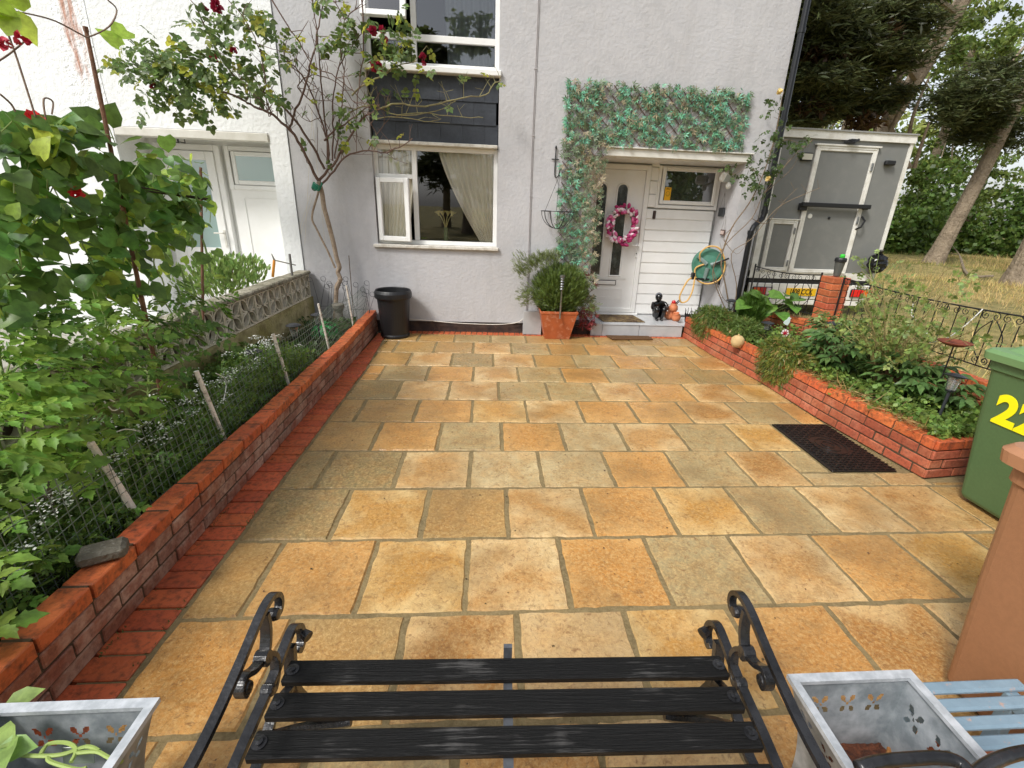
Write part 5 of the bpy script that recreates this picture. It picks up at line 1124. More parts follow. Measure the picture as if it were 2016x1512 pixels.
# trellis panels with artificial leaves
IVY1 = leafm('mint_artificial_leaf', (128,200,164), isl=.35, hue=.03, trans=.2); IVY2 = leafm('dull_artificial_leaf', (126,146,112), isl=.3, hue=.025, trans=.2); IVY3 = leafm('faded_artificial_leaf', (186,172,140), isl=.2, hue=.015, trans=.2); IVY4 = leafm('red_artificial_leaf', (150,58,58), isl=.25, trans=.2)
WIL = mat('willow_lath', (104,76,64), .8, isl=.2)
def trellis(label, x0, x1, z0, z1, n, cols, seed, red=False):
    t = thing('leaf_trellis', label, 'trellis', ((x0+x1)/2,-.02,(z0+z1)/2), 'artificial leaf trellises on the front wall')
    m = MB(); s = .082; W_, H_ = x1-x0, z1-z0
    for sg in (1,-1):
        k = -H_ if sg > 0 else 0
        c = k
        while c < (W_ if sg > 0 else W_+H_):
            # line x = c + sg*z
            pts = []
            for z in (0, H_):
                pts.append((c+sg*z, z))
            (xa,za),(xb,zb) = pts
            def clip(xa,za,xb,zb):
                if xa > xb: xa,za,xb,zb = xb,zb,xa,za
                if xb < 0 or xa > W_: return None
                if xa < 0: za += (0-xa)/(xb-xa)*(zb-za); xa = 0
                if xb > W_: zb = za+(W_-xa)/(xb-xa)*(zb-za); xb = W_
                return xa,za,xb,zb
            q = clip(xa,za,xb,zb)
            if q and q[2]-q[0] > .05: m.bar((x0+q[0],-.018-.006*sg,z0+q[1]),(x0+q[2],-.018-.006*sg,z0+q[3]),.005,.011,(0,1,0))
            c += s*1.42
    m.build('laths', WIL, t)
    for nm, M_, fr_, zone in cols:
        k = int(n*fr_); p = np.stack([rng.uniform(x0-.015,x1+.02,k), -.032-rng.random(k)*.022, rng.uniform(z0-.01,z1+.02,k)], -1)
        p = p[zone((p[:,0]-x0)/W_, (p[:,2]-z0)/H_)]; k = len(p)
        # leaves leave little gaps in the lattice
        g = np.sin(p[:,0]*17+seed)+np.sin(p[:,2]*23+p[:,0]*9+seed*2); p = p[(g > -.8)|(rng.random(k) < .25)]; k = len(p)
        a = rng.uniform(0,2*math.pi,k); d = np.stack([np.cos(a), -.25*np.ones(k), np.sin(a)*.8-.35], -1); L_ = Leaves(); L_.put(T_palm(), p, d, np.array((0,-1,.35))+rng.normal(size=(k,3))*.4, rng.uniform(.048,.074,k)); L_.build(nm, M_, t)
    return t
al = lambda u, v: np.ones(len(u), bool)
trellis('wide lattice of green artificial leaves fixed across the wall above the porch', .83, 3.0, 2.37, 2.99, 1350, (('bright_leaves',IVY1,.36,al),('dull_leaves',IVY2,.50,al),('faded_leaves',IVY3,.16,al)), 1)
trellis('tall narrow lattice of artificial leaves beside the front door, browned on its right', .82, 1.33, .30, 2.33, 1250, (('bright_leaves',IVY1,.20,lambda u,v: (u < .78)&(v < .92)),('dull_leaves',IVY2,.50,al),('faded_leaves',IVY3,.30,lambda u,v: (u > .45+.4*rng.random(len(u)))|(v > .86)|(rng.random(len(u)) < .2)),('red_leaves',IVY4,.10,lambda u,v: (u > .7)&(v < .28))), 2)
L_ = Leaves(); k = 120; L_.put(T_palm(), np.stack([rng.uniform(1.15,1.38,k), -.10-rng.random(k)*.1, rng.uniform(.12,.42,k)],-1), rdir(k,-.3), rdir(k,.5), rng.uniform(.04,.06,k)); tag(L_.build('red_leaf_spray', IVY4), 'spray of dark red leaves at the foot of the narrow trellis', 'foliage')
# hanging basket on its bracket
t = thing('hanging_basket', 'empty black wire hanging basket on a wall bracket left of the narrow trellis', 'hanging basket', (.78,-.18,1.6))
m = MB(); m.tube(smooth_path([(.735,-.012,2.31),(.735,-.02,2.30),(.735,-.012,2.05),(.745,-.03,1.98),(.76,-.12,1.98),(.77,-.17,2.01),(.775,-.19,2.06)],4), .007, 6); m.tube([(.69,-.014,2.18),(.78,-.014,2.18)], .006, 5); m.ell((.735,-.02,2.31),(.012,.012,.02)); m.build('bracket', IRON, t)
m = MB(); c = (.775,-.19,1.59)
for a in (0.3,2.4,4.5): m.tube([(c[0]+.19*math.cos(a), c[1]+.19*math.sin(a), c[2]),(.775,-.19,2.0)], .003, 4)
m.build('chains', IRON, t); m = MB(); m.tube([(c[0]+.20*math.cos(a), c[1]+.20*math.sin(a), c[2]) for a in np.linspace(0,2*math.pi,33)], .006, 6)
for k in range(7):
    a = math.pi*k/7+.1; m.tube([(c[0]+.20*math.cos(a)*math.cos(b), c[1]+.20*math.sin(a)*math.cos(b), c[2]-.20*math.sin(b)) for b in np.linspace(0,math.pi,15)], .0035, 4)
m.build('basket', IRON, t)
# crouching black figure ornament
t = thing('seated_figure_ornament', 'glossy black crouching human figure ornament resting its head on its knees', 'ornament', (2.39,.33,.172))
def skin(name, nodes, edges, m_, parent, sub=2, ghost=False):
    me = bpy.data.meshes.new(name); o_ = org(parent); me.from_pydata([tuple(Vector(n[:3])-o_) for n in nodes], edges, []); ob = bpy.data.objects.new(name, me); C.objects.link(ob); ob.parent = parent
    s = ob.modifiers.new('s','SKIN'); s.use_smooth_shade = True
    for i, n in enumerate(nodes): me.skin_vertices[0].data[i].radius = (n[3], n[3] if len(n) < 5 else n[4])
    me.skin_vertices[0].data[0].use_root = True
    ss = ob.modifiers.new('u','SUBSURF'); ss.levels = sub; ss.render_levels = sub; me.materials.append(m_); return ob
GB = mat('gloss_black', (14,14,16), .16, spec=.7)
x, y, z = 2.39, .33, .172
N_ = [(x,y+.06,z+.055,.055),(x,y+.03,z+.14,.078),(x-.005,y-.01,z+.215,.080),(x-.01,y-.02,z+.265,.032),(x-.02,y-.04,z+.305,.030),
      (x+.055,y-.05,z+.07,.050),(x+.045,y-.14,z+.185,.040),(x+.035,y-.12,z+.10,.034),(x+.02,y-.11,z+.02,.020),(x+.02,y-.165,z+.014,.016),
      (x-.05,y-.05,z+.07,.050),(x-.055,y-.14,z+.175,.040),(x-.055,y-.12,z+.10,.034),(x-.05,y-.11,z+.02,.020),(x-.05,y-.165,z+.014,.016),
      (x+.09,y-.03,z+.225,.034),(x+.11,y-.09,z+.16,.028),(x+.02,y-.155,z+.205,.015),(x-.09,y-.03,z+.225,.034),(x-.12,y-.09,z+.165,.028),(x-.045,y-.155,z+.20,.015)]
E_ = [(0,1),(1,2),(2,3),(3,4),(0,5),(5,6),(6,7),(7,8),(8,9),(0,10),(10,11),(11,12),(12,13),(13,14),(2,15),(15,16),(16,17),(2,18),(18,19),(19,20)]
skin('figure_body', N_, E_, GB, t)
m = MB(); m.ell((x-.035,y-.06,z+.325), (.048,.054,.056), 20, 14); m.ell((x-.05,y-.108,z+.315),(.010,.012,.012),8,6); hd = m.build('figure_head', GB, t, smooth=True)
m = MB(); m.ell((x-.03,y-.045,z+.340), (.050,.056,.050), 18, 12); m.build('silvered_crown', mat('worn_silver', (120,124,132), .35, n1=(20,(30,30,34),.8,.1)), t, smooth=True)
# terracotta jars ornament
t = thing('terracotta_jars', 'cluster of three rounded terracotta jars with a red ball in the upper one', 'ornament', (2.60,.30,.172))
jar = [(.02,0),(.05,.01),(.066,.045),(.060,.085),(.040,.105),(.046,.122),(.040,.124),(.034,.10),(.03,.06)]
TE2 = mat('ornament_terracotta', (206,130,88), .6, n1=(9,(178,100,62),.6,.16))
m = MB(); m.lathe(jar, n=22, M=Matrix.Translation((2.545,.33,.172)) @ Matrix.Diagonal((1.05,1.05,1.05,1)) @ Matrix.Rotation(R_(20),4,'Y')); m.build('jar', TE2, t, smooth=True)
m = MB(); m.lathe(jar, n=22, M=Matrix.Translation((2.645,.24,.172)) @ Matrix.Rotation(R_(-14),4,'Y') @ Matrix.Rotation(R_(14),4,'X')); m.build('jar', TE2, t, smooth=True)
m = MB(); m.lathe(jar, n=22, M=Matrix.Translation((2.605,.31,.285))); m.build('jar', TE2, t, smooth=True)
m = MB(); m.ell((2.595,.30,.425),(.03,.03,.03)); m.build('red_ball', mat('red_gloss', (190,30,34), .2), t, smooth=True); m = MB(); m.tube([(2.62,.30,.40),(2.66,.29,.46)], .007, 6); m.tube([(2.64,.30,.40),(2.69,.29,.465)], .007, 6); m.build('dark_sticks', IRON, t)
# lily vase inside the lower window
t = thing('lily_vase', 'glass vase of pale yellow lilies standing inside the lower window', 'vase', (-.62,.22,1.15))
m = MB(); m.lathe([(.03,1.135),(.032,1.14),(.024,1.30),(.028,1.34)], (-.62,.22,0), 14); m.build('vase', mat('green_glass', (120,140,100), .15), t)
m = MB()
for dx in (-.08,-.03,.03,.08): m.tube(smooth_path([(-.62,.22,1.3),(-.62+dx*.4,.21,1.42),(-.62+dx,.19,1.50)],3), .005, 5); m.lathe([(.006,0),(.02,.03),(.040,.055),(.046,.06)], n=12, M=Matrix.Translation((-.62+dx,.19,1.48)) @ Matrix.Rotation(dx*4,4,'Y'), cap=False)
m.build('lilies', mat('lily_cream', (226,216,150), .6), t)
# wall lamp of the neighbour
t = thing('bulkhead_lamp', 'black caged lamp on the soffit of the white porch', 'lamp', (-3.75,.2,2.27)); m = MB(); m.box((-3.86,.12,2.25),(-3.66,.26,2.30),ch=.01); m.build('base', BLACKP, t)
m = MB()
for q in (-.07,0,.07): m.tube([(-3.76+q,.12,2.26),(-3.76+q,.12,2.19),(-3.76+q,.26,2.19),(-3.76+q,.26,2.26)], .006, 4)
m.tube([(-3.85,.12,2.22),(-3.67,.12,2.22)], .006, 4); m.build('cage', BLACKP, t)
# ---------------------------------------------------------------- left vegetable bed
STW = mat('cane_white', (232,224,210), .7, n1=(40,(120,96,74),.7,.08,.58)); BAM = mat('bamboo', (122,84,58), .7, n1=(16,(92,62,44),.8), bump=(60,.4))
stk = [(-1.60,-4.34,-1.665,-4.42,.66),(-1.60,-3.60,-1.665,-3.66,.70),(-1.60,-2.66,-1.66,-2.70,.66),(-1.60,-1.68,-1.65,-1.73,.70),(-1.62,-.75,-1.66,-.78,.72)]
posn = ['nearest the bench','second from the bench','third from the bench, beside the black solar lamps','near the far end of the bed','beside the black plastic tub']
for i, (x,y,x2,y2,zt) in enumerate(stk):
    m = MB(); m.tube([(x,y,.10),(x+.53*(x2-x)+.002,y+.53*(y2-y),.4),(x2,y2,zt)], [.0145,.013,.0135,.010,.009][i], 8); tag(m.build('garden_stake', STW), 'whitish mesh fence stake, '+posn[i], 'stake', 'stakes holding the mesh fence')
m = MB(); m.tube([(-1.85,-4.50,.12),(-1.90,-4.38,.80)], .013, 8); tag(m.build('garden_stake', mat('grey_cane', (138,124,112), .8, n1=(30,(96,84,74),.7))), 'grey cane standing among the tomato plants', 'stake')
t = thing('mesh_fence', 'dark green wire mesh fence along the top of the left brick wall', 'mesh fence', (-1.62,-3,.2))
m = MB(); WIREM = mat('green_wire', (104,116,104), .5)
ys = np.arange(-5.9,-.1,.045); fx = lambda y,z: -1.60-.10*(z-.12)+.015*math.sin(y*3.1+z*4)
for k, z in enumerate(np.arange(.14,.64,.042)): m.tube([(fx(y,z), y, z-.03*math.sin(y*2.2)**2+.01*math.sin(y*7+k)) for y in ys[::3]], .0019, 3, cap=False)
for y in ys: m.tube([(fx(y,z), y+.02*(z-.1), z-.03*math.sin(y*2.2)**2+.01*math.sin(y*7+3)) for z in (.13,.30,.47,.62)], .0019, 3, cap=False)
m.build('wire_mesh', WIREM, t)
pv = at(207,1098,Z=.292); m = MB(); m.box((-.075,-.045,0),(.075,.045,.055),Matrix.Translation((pv.x,pv.y,.2925)) @ Matrix.Rotation(R_(28),4,'Z'),ch=.014); tag(m.build('loose_paver', mat('grey_paver', (84,78,66), .8, n1=(9,(112,108,96),.7), n2=(60,(150,146,136),.5,.06,.62), bump=(60,.9,.008))), 'dark grey block paver resting on top of the left brick wall', 'paver')
HERB = leafm('herb_leaf', (108,138,64), isl=.4, hue=.025); DHERB = leafm('dark_herb_leaf', (66,94,42), isl=.4, hue=.02)
k = 26000; y = -5.6+3.5*rng.random(k)**1.25; x = rng.uniform(-2.28,-1.60,k); hgt = .14+.24*np.clip(np.sin(y*2.3+x*3)*.5+.55,0,1)*np.clip((-y-1.2)/1.5,0,1); z = .13+hgt*rng.random(k)**.6
L_ = Leaves(); L_.put(T_rose(), np.stack([x,y,z],-1)[:9000], rdir(9000,.3), rdir(9000,1), rng.uniform(.035,.065,9000)); L_.put(T_blade(.06,.2), np.stack([x,y,z*.9],-1)[9000:], rdir(k-9000,.9), rdir(k-9000,.5), rng.uniform(.03,.07,k-9000))
tag(L_.build('leafy_groundcover', HERB), 'tangle of fine green herbs filling the left bed behind the mesh', None, kind='stuff')
WH = mat('white_petals', (236,238,230), .7, trans=.2)
cen = np.stack([rng.uniform(-2.0,-1.64,110), rng.uniform(-5.3,-2.2,110), rng.uniform(.36,.56,110)], -1); pp = np.repeat(cen[:85], 22, 0)+rng.normal(size=(85*22,3))*np.array((.022,.028,.008))
L_ = Leaves(); L_.put(T_quad(.5), pp, rdir(len(pp),.1)*np.array((1,1,.2)), rdir(len(pp),2.5), rng.uniform(.008,.015,len(pp))); tag(L_.build('white_alyssum', WH), 'scattered tiny white flower heads among the herbs of the left bed', None, kind='stuff')
L_ = Leaves(); k = 1200; y = rng.uniform(-1.9,-.15,k); x = rng.uniform(-2.25,-1.62,k); L_.put(T_rose(), np.stack([x,y,.12+.10*rng.random(k)*(np.sin(y*6)+1.2)],-1), rdir(k,.4), rdir(k,1), rng.uniform(.04,.08,k)); tag(L_.build('low_seedlings', DHERB), 'sparse low seedlings on the dark soil at the far end of the left bed', None, kind='stuff')
TOM = leafm('tomato_leaf', (136,174,76), isl=.35, hue=.02, trans=.4); TOM2 = leafm('tomato_leaf_dark', (106,142,62), isl=.35, hue=.02, trans=.35); STEM = mat('green_stem', (122,146,76), .6, n1=(20,(150,160,96),.5))
def spread(u0, v0, u1, v1, n, X0, X1):
    out = []
    for _ in range(n):
        out.append(tuple(at(random.uniform(u0,u1), random.uniform(v0,v1), X=random.uniform(X0,X1))))
    return np.array(out)
def tomato(label, base, top, n, ls, m_, R=.28, seed=0, zone=None):
    rn = np.random.default_rng(seed); t = thing('tomato_plant', label, 'tomato plant', base, 'tomato plants'); b = Vector(base); e = Vector(top)
    s = MB(); ax = smooth_path([b, b.lerp(e,.4)+Vector((rn.uniform(-.05,.05),rn.uniform(-.05,.05),0)), b.lerp(e,.8), e], 6); s.tube(ax, [.012-.007*i/len(ax) for i in range(len(ax))], 7)
    P = []; D = []; A_ = np.array([tuple(v) for v in ax])
    for i in range(n):
        f = .25+.75*(i+rn.random())/n; p = A_[min(len(A_)-1,int(f*(len(A_)-1)))]; a = i*2.4+rn.uniform(-.4,.4); d = np.array((math.cos(a),math.sin(a),rn.uniform(.1,.55)))
        l = rn.uniform(.05,.20)*(1.25-f*.4); q = p+d*l; s.tube([tuple(p), tuple(p+d*l*.5+np.array((0,0,.01))), tuple(q)], [.005,.004,.003], 5); P.append(q); D.append(d*np.array((1,1,.3))+np.array((0,0,-.15)))
    if zone:
        for q in spread(*zone):
            k = int(np.argmin(np.linalg.norm(A_-q, axis=1))); d = q-A_[k]; P.append(q); D.append(d/np.linalg.norm(d)*.5+np.array((rn.uniform(-.4,.7),rn.uniform(-.5,.5),-.25)))
    s.build('stem', STEM, t); L_ = Leaves(); P = np.array(P); D = np.array(D); L_.put(T_tomato(), P, D, np.array((.25,-.30,.9))+rng.normal(size=P.shape)*.35, rn.uniform(.6,1.2,len(P))*ls); L_.build('foliage', m_, t); return t
tp = [((-1.74,-5.28,.12),(-1.72,-5.20,.62),22,.26,TOM),((-1.80,-5.02,.12),(-1.80,-4.98,.72),26,.25,TOM),((-1.95,-4.72,.12),(-1.92,-4.62,.92),26,.24,TOM),((-1.82,-4.38,.12),(-1.76,-4.30,.80),26,.22,TOM),((-2.10,-4.35,.12),(-2.05,-4.25,1.02),24,.24,TOM2),((-1.98,-3.95,.12),(-1.92,-3.85,.86),24,.22,TOM2),((-2.12,-3.55,.12),(-2.02,-3.40,.92),26,.21,TOM2),((-1.90,-5.45,.12),(-1.88,-5.40,.80),22,.25,TOM),((-2.20,-4.95,.12),(-2.16,-4.9,1.0),24,.25,TOM2)]
tl = ['bright tomato plant leaning over the brick wall nearest the left planter','bright tomato plant just behind the loose paver','tomato plant in the middle of the left bed beside the grey cane','light green tomato plant behind the first mesh stake','dark tomato plant against the screen wall in the middle','tomato plant under the bean vines, near the second stake','dark tomato plant at the far end of the row, before the pierced wall','tomato plant at the very front of the bed','dark tomato plant against the screen wall near the front']
tz = [(-40,760,130,930,26,-1.85,-1.68),(30,720,220,880,26,-1.9,-1.7),(90,600,270,760,30,-2.0,-1.8),(170,640,320,800,26,-1.85,-1.7),(200,560,380,690,26,-2.15,-1.95),(270,570,440,690,24,-2.05,-1.85),(300,560,460,660,26,-2.15,-1.95),(-60,640,80,800,24,-2.0,-1.8),(-20,560,200,700,40,-2.25,-2.05)]
for i, q in enumerate(tp): tomato(tl[i], q[0], q[1], q[2], q[3]*.82, q[4], seed=i, zone=tz[i])
# runner beans climbing canes
BEAN = leafm('bean_leaf', (98,136,60), isl=.35, hue=.02, trans=.35, rough=.4); BEANY = leafm('bean_leaf_young', (164,190,76), isl=.3, hue=.02, trans=.5)
def beanplant(label, zones, canes, seed, young=.16, ls=.092):
    rn = np.random.default_rng(seed); c0 = canes[0][0]; t = thing('runner_bean_plant', label, 'bean plant', c0, 'runner beans on canes')
    P = np.concatenate([spread(*z) for z in zones]); n = len(P); d = rdir(n,-.55); d[:,0] += .35; nr = np.array((.55,-.35,.8))+rn.normal(size=(n,3))*.45; yy = rn.random(n) < young
    L_ = Leaves(); L_.put(T_heart(), P[~yy], d[~yy], nr[~yy], rn.uniform(.7,1.25,(~yy).sum())*ls); L_.build('foliage', BEAN, t)
    L_ = Leaves(); L_.put(T_heart(), P[yy], d[yy], nr[yy], rn.uniform(.5,1.05,yy.sum())*ls); L_.build('young_leaves', BEANY, t)
    s = MB()
    for a, b in canes:
        a, b = Vector(a), Vector(b); L = (b-a).length; s.tube([a.lerp(b,i/30)+Vector((.012*math.cos(i*1.1), .012*math.sin(i*1.1), 0)) for i in range(31)], .0042, 5)
    for i in range(0, n, 5):
        p = Vector(P[i]); s.tube([p, p+Vector((rn.uniform(-.06,.02),rn.uniform(-.06,.06),-rn.uniform(.04,.12)))], .0025, 4)
    s.build('vines', STEM, t); return t, P
A0 = at(300,690,X=-1.98); A1 = at(170,62,X=-1.98)
m = MB(); pts = [A0.lerp(A1,i/12) for i in range(-2,13)]; m.tube(pts, [.0125-.004*i/15+(.0015 if i % 4 == 0 else 0) for i in range(15)], 8); m.tube([A1, A1+Vector((0,.0,.02))], .011, 6)
tag(m.build('bamboo_cane', BAM), 'tall brown bamboo cane rising above the runner beans', 'cane', 'canes for the runner beans')
cb_ = at(400,640,X=-2.02); ct_ = at(395,330,X=-2.02)
m = MB(); m.tube([cb_, ct_], .009, 7); tag(m.build('bamboo_cane', BAM), 'shorter cane carrying the outermost bean vine in front of the white door', 'cane', 'canes for the runner beans')
m = MB(); a = at(262,372,X=-2.0); b = at(405,393,X=-2.0); m.tube([a,b], .006, 6); m.tube([a+Vector((.01,.02,.012)), b+Vector((.012,.0,.006))], .005, 6); tag(m.build('cross_bar', mat('dark_cane', (58,48,40), .8)), 'dark crossbar tied across the bean canes', 'bar')
beanplant('dense runner bean vines with scarlet flowers at the left edge', [(-60,225,130,420,90,-2.2,-1.9),(0,230,215,470,110,-2.3,-1.85),(60,235,180,330,50,-2.1,-1.9),(-40,400,260,610,115,-2.3,-1.9),(-60,400,60,640,60,-2.2,-1.8)], [((-2.1,-4.7,.12),(-2.05,-4.55,1.75)),((-2.1,-4.35,.12),(-2.05,-4.3,1.7))], 1)
beanplant('runner bean vines hanging in front of the neighbouring door', [(190,300,400,400,90,-2.15,-1.9),(200,380,400,470,90,-2.15,-1.9),(270,262,340,310,4,-2.0,-1.95),(330,330,420,440,22,-2.05,-1.95),(180,440,330,580,100,-2.2,-1.9),(340,450,425,560,9,-2.05,-1.95)], [((-2.02,-3.45,.3),(-2.02,-3.45,1.45)),((-2.05,-3.75,.2),(-2.02,-3.7,1.55)),((-2.02,-3.2,.3),(-2.02,-3.25,1.35))], 2, .22)
POD = mat('bean_pod', (120,146,80), .6); rnd = random.Random(3)
for i, (u, v) in enumerate(((345,560),(372,545),(398,470),(405,500),(352,520),(385,590))):
    p = at(u,v,X=-2.0); m = MB(); m.tube(smooth_path([p, p+Vector((.004,.01,-.06)), p+Vector((.01,.0,-.13-.02*(i%3)))],4), [.003]+[.0065]*7+[.002], 6)
    tag(m.build('bean_pod', POD), 'slender green bean pod hanging among the vines before the neighbouring door', 'bean pod', 'bean pods on the vines')
SC = mat('scarlet', (206,40,26), .6, trans=.2); RD = mat('crimson', (150,24,52), .6, isl=.2, trans=.15)
def blossom(label, name, p, r, n, m_, cat='flower', group=None):
    L_ = Leaves(); d = rdir(n,.25); L_.put(T_ovate(.5,.25,-.1), np.array(p)+d*r*.15, d, rdir(n,.6), rng.uniform(.7,1.1,n)*r); return tag(L_.build(name, m_), label, cat, group)
for u, v, l in ((148,384,'scarlet bean flower in the middle of the dense vines'),(70,236,'scarlet bean flower at the top of the dense vines')): blossom(l, 'bean_flower', at(u,v,X=-1.93), .035, 16, SC, group='scarlet bean flowers')
for u, v, l in ((40,78,'pinkish red flower of a shoot at the top left edge'),(10,85,'small red flower at the far left edge')): blossom(l, 'bean_flower', at(u,v,X=-1.85), .03, 9, mat('pink_red', (190,40,64), .6), group='red flowers at the upper left')
t = thing('climbing_shoots', 'thin wiry shoots with pale leaves reaching up at the top left', 'shoots', tuple(at(0,60,X=-1.9)))
m = MB()
for P in (((0,18),(60,28),(110,42),(160,68),(176,72),(215,52),(230,20),(212,0)),((0,0),(14,60),(35,120),(70,230)),((-10,125),(20,105),(50,80)),((0,185),(22,205),(30,220)),((90,235),(86,195),(104,200),(102,225))): m.tube(smooth_path([at(u,v,X=-1.9) for u,v in P],4), .0035, 4)
m.build('stems', BARK, t); L_ = Leaves(); P = np.array([tuple(at(u,v,X=-1.9)) for u,v in ((12,18),(28,32),(45,12),(5,42),(25,8),(235,90),(250,60),(0,55))]); L_.put(T_heart(), P, rdir(8,-.6), np.array((.6,-.5,.6)), .10); L_.build('leaves', BEANY, t)
# white plastic ties
TIE = mat('white_tie', (232,232,228), .5)
for i, (P, l) in enumerate(((((205,790),(222,808),(236,800),(215,785)),'curled white plant tie on a tomato stem, uppermost'),(((230,850),(250,845),(280,850)),'white plant tie sticking out beside the nearest mesh stake'),(((112,965),(115,925),(140,910)),'white plant tie hanging on the tomato plant nearest the bench'),(((425,735),(445,750),(440,790)),'white plant tie beside the second mesh stake'))):
    m = MB(); m.tube(smooth_path([at(u,v,X=-1.72) for u,v in P],4), .0032, 5); tag(m.build('plant_tie', TIE), l, 'plant tie', 'white plant ties')
# solar lamps, green dome, chimney-shaped planter stand and wire hoops at the far end
solar('solar_lamp','black mushroom solar lamp between the second and third mesh stakes', -1.93,-2.50,.12,.36)
solar('solar_lamp','black mushroom solar lamp behind the third mesh stake', -1.95,-1.62,.12,.36)
solar('solar_lamp','black mushroom solar lamp in front of the green plastic dome', -1.92,-1.05,.12,.34)
t = thing('plastic_dome', 'translucent green ribbed plastic dome lying on the soil of the left bed', 'plastic dome', (-1.98,-.85,.12))
m = MB(); m.lathe([(.17*math.cos(a), .17*math.sin(a)*.95) for a in np.linspace(0,math.pi/2*.97,8)], (-1.93,-.80,.14), 40); m.build('dome', mat('green_plastic', (36,176,84), .35, trans=.3), t, smooth=True)
m = MB()
for k in range(20): a = 2*math.pi*k/20; m.tube([(-1.93+.173*math.cos(b)*math.cos(a), -.80+.173*math.cos(b)*math.sin(a), .14+.165*math.sin(b)) for b in np.linspace(0,math.pi/2,8)], .003, 4)
m.build('ribs', mat('green_plastic_dark', (24,140,66), .4), t)
m = MB(); m.lathe([(.09,.10),(.085,.14),(.05,.20),(.045,.30),(.07,.36),(.075,.40),(.06,.41)], (-1.93,-.28,0), 20); tag(m.build('stone_pedestal', mat('grey_stone', (128,122,112), .9, n1=(12,(96,92,84),.7), bump=(60,.6,.006))), 'small grey stone pedestal at the foot of the rose tree', 'pedestal')
def hoop(name, label, x, y, n, w, h, seed, group):
    rn = random.Random(seed); t = thing(name, label, 'wire edging', (x,y,.15), group); m = MB()
    for k in range(n):
        xx = x+w*(k/(n-1)-.5); lean = rn.uniform(-.10,.16); H = h*rn.uniform(.75,1.05); top = (xx+lean, y+rn.uniform(-.02,.02), .15+H)
        m.tube([(xx,y,.15),(xx+lean*.5,y,.15+H*.55),top], .003, 4); m.tube([(top[0]+.030*math.cos(a)-.03, top[1], top[2]+.030*math.sin(a)) for a in np.linspace(0,2*math.pi*.85,12)], .003, 4)
    m.tube([(x-w/2,y,.15+h*.35),(x+w/2+.03,y,.15+h*.38)], .003, 4); m.build('wire', mat('grey_wire', (96,98,100), .5, metal=.5), t)
hoop('wire_hoops','bundle of curled wire border hoops between the rose tree and the black tub', -1.68,-.22,9,.26,.50,1,'curled wire border hoops')
hoop('wire_hoops','curled wire border hoops against the wall left of the rose tree', -2.12,-.10,6,.26,.52,2,'curled wire border hoops')
m = MB(); m.tube([(-1.80,-.12,.12),(-1.795,-.10,.98)], .006, 6); tag(m.build('garden_stake', mat('grey_cane',(0,0,0))), 'thin straight grey cane beside the rose tree trunk', 'stake')
# plants of the neighbour and a hose nozzle on a post
shrub_sprigs('leafy_shrub', 'light green narrow-leaved shrub growing beyond the screen wall', (-2.85,-1.0,.82), (.34,.75,.20), 1100, .07, leafm('shrub_light', (128,158,84), isl=.35), T_ovate(.20,.08,.2), base=(-2.85,-1.0,.1), stems=12)
t = thing('hose_nozzle', 'orange and black hose nozzle hooked on a thin post beyond the screen wall', 'hose nozzle', (-2.62,-.45,.9))
a = at(537,545,Y=-.5); b = at(540,512,Y=-.5); m = MB(); m.tube([a,b],.016,8); m.build('orange_grip', mat('nozzle_orange', (226,150,60), .5), t); m = MB(); m.tube([b,b+Vector((-.02,0,.07))],[.012,.004],7); m.tube([b, at(582,522,Y=-.5)], .008, 6); m.tube([at(570,500,Y=-.5), at(576,548,Y=-.5)], .014, 6); m.build('dark_tube', mat('grey_tube', (110,108,104), .6), t)
# ---------------------------------------------------------------- standard rose on the left
t = thing('rose_tree', 'tall old rose tree with bare branches, sparse leaves and dark red blooms', 'rose', (-1.9,-.25,.15))
def Z2(pts, y0=-.22, y1=-.22): n = len(pts); return [at(400+p[0]*.3968, p[1]*.3968, Y=y0+(y1-y0)*i/max(1,n-1)) for i, p in enumerate(pts)]
m = MB(); RB = mat('rose_trunk', (150,132,112), .85, n1=(30,(106,88,72),.8,.14), n2=(8,(176,160,140),.5), bump=(60,.8,.006))
m.tube(smooth_path(Z2([(655,1640),(660,1460),(665,1420),(680,1385),(668,1350),(676,1325),(662,1280),(645,1200),(622,1110),(600,1030),(590,960),(572,900)]),4), [.034,.033,.030,.028,.027,.026,.028,.031,.033,.030,.027,.029,.032]+[.026]*32, 8)
m.tube(smooth_path(Z2([(655,1330),(620,1250),(565,1140),(540,1075),(570,960),(580,905)]),4), .012, 7); m.build('trunk', RB, t)
D = MB(); G = MB()
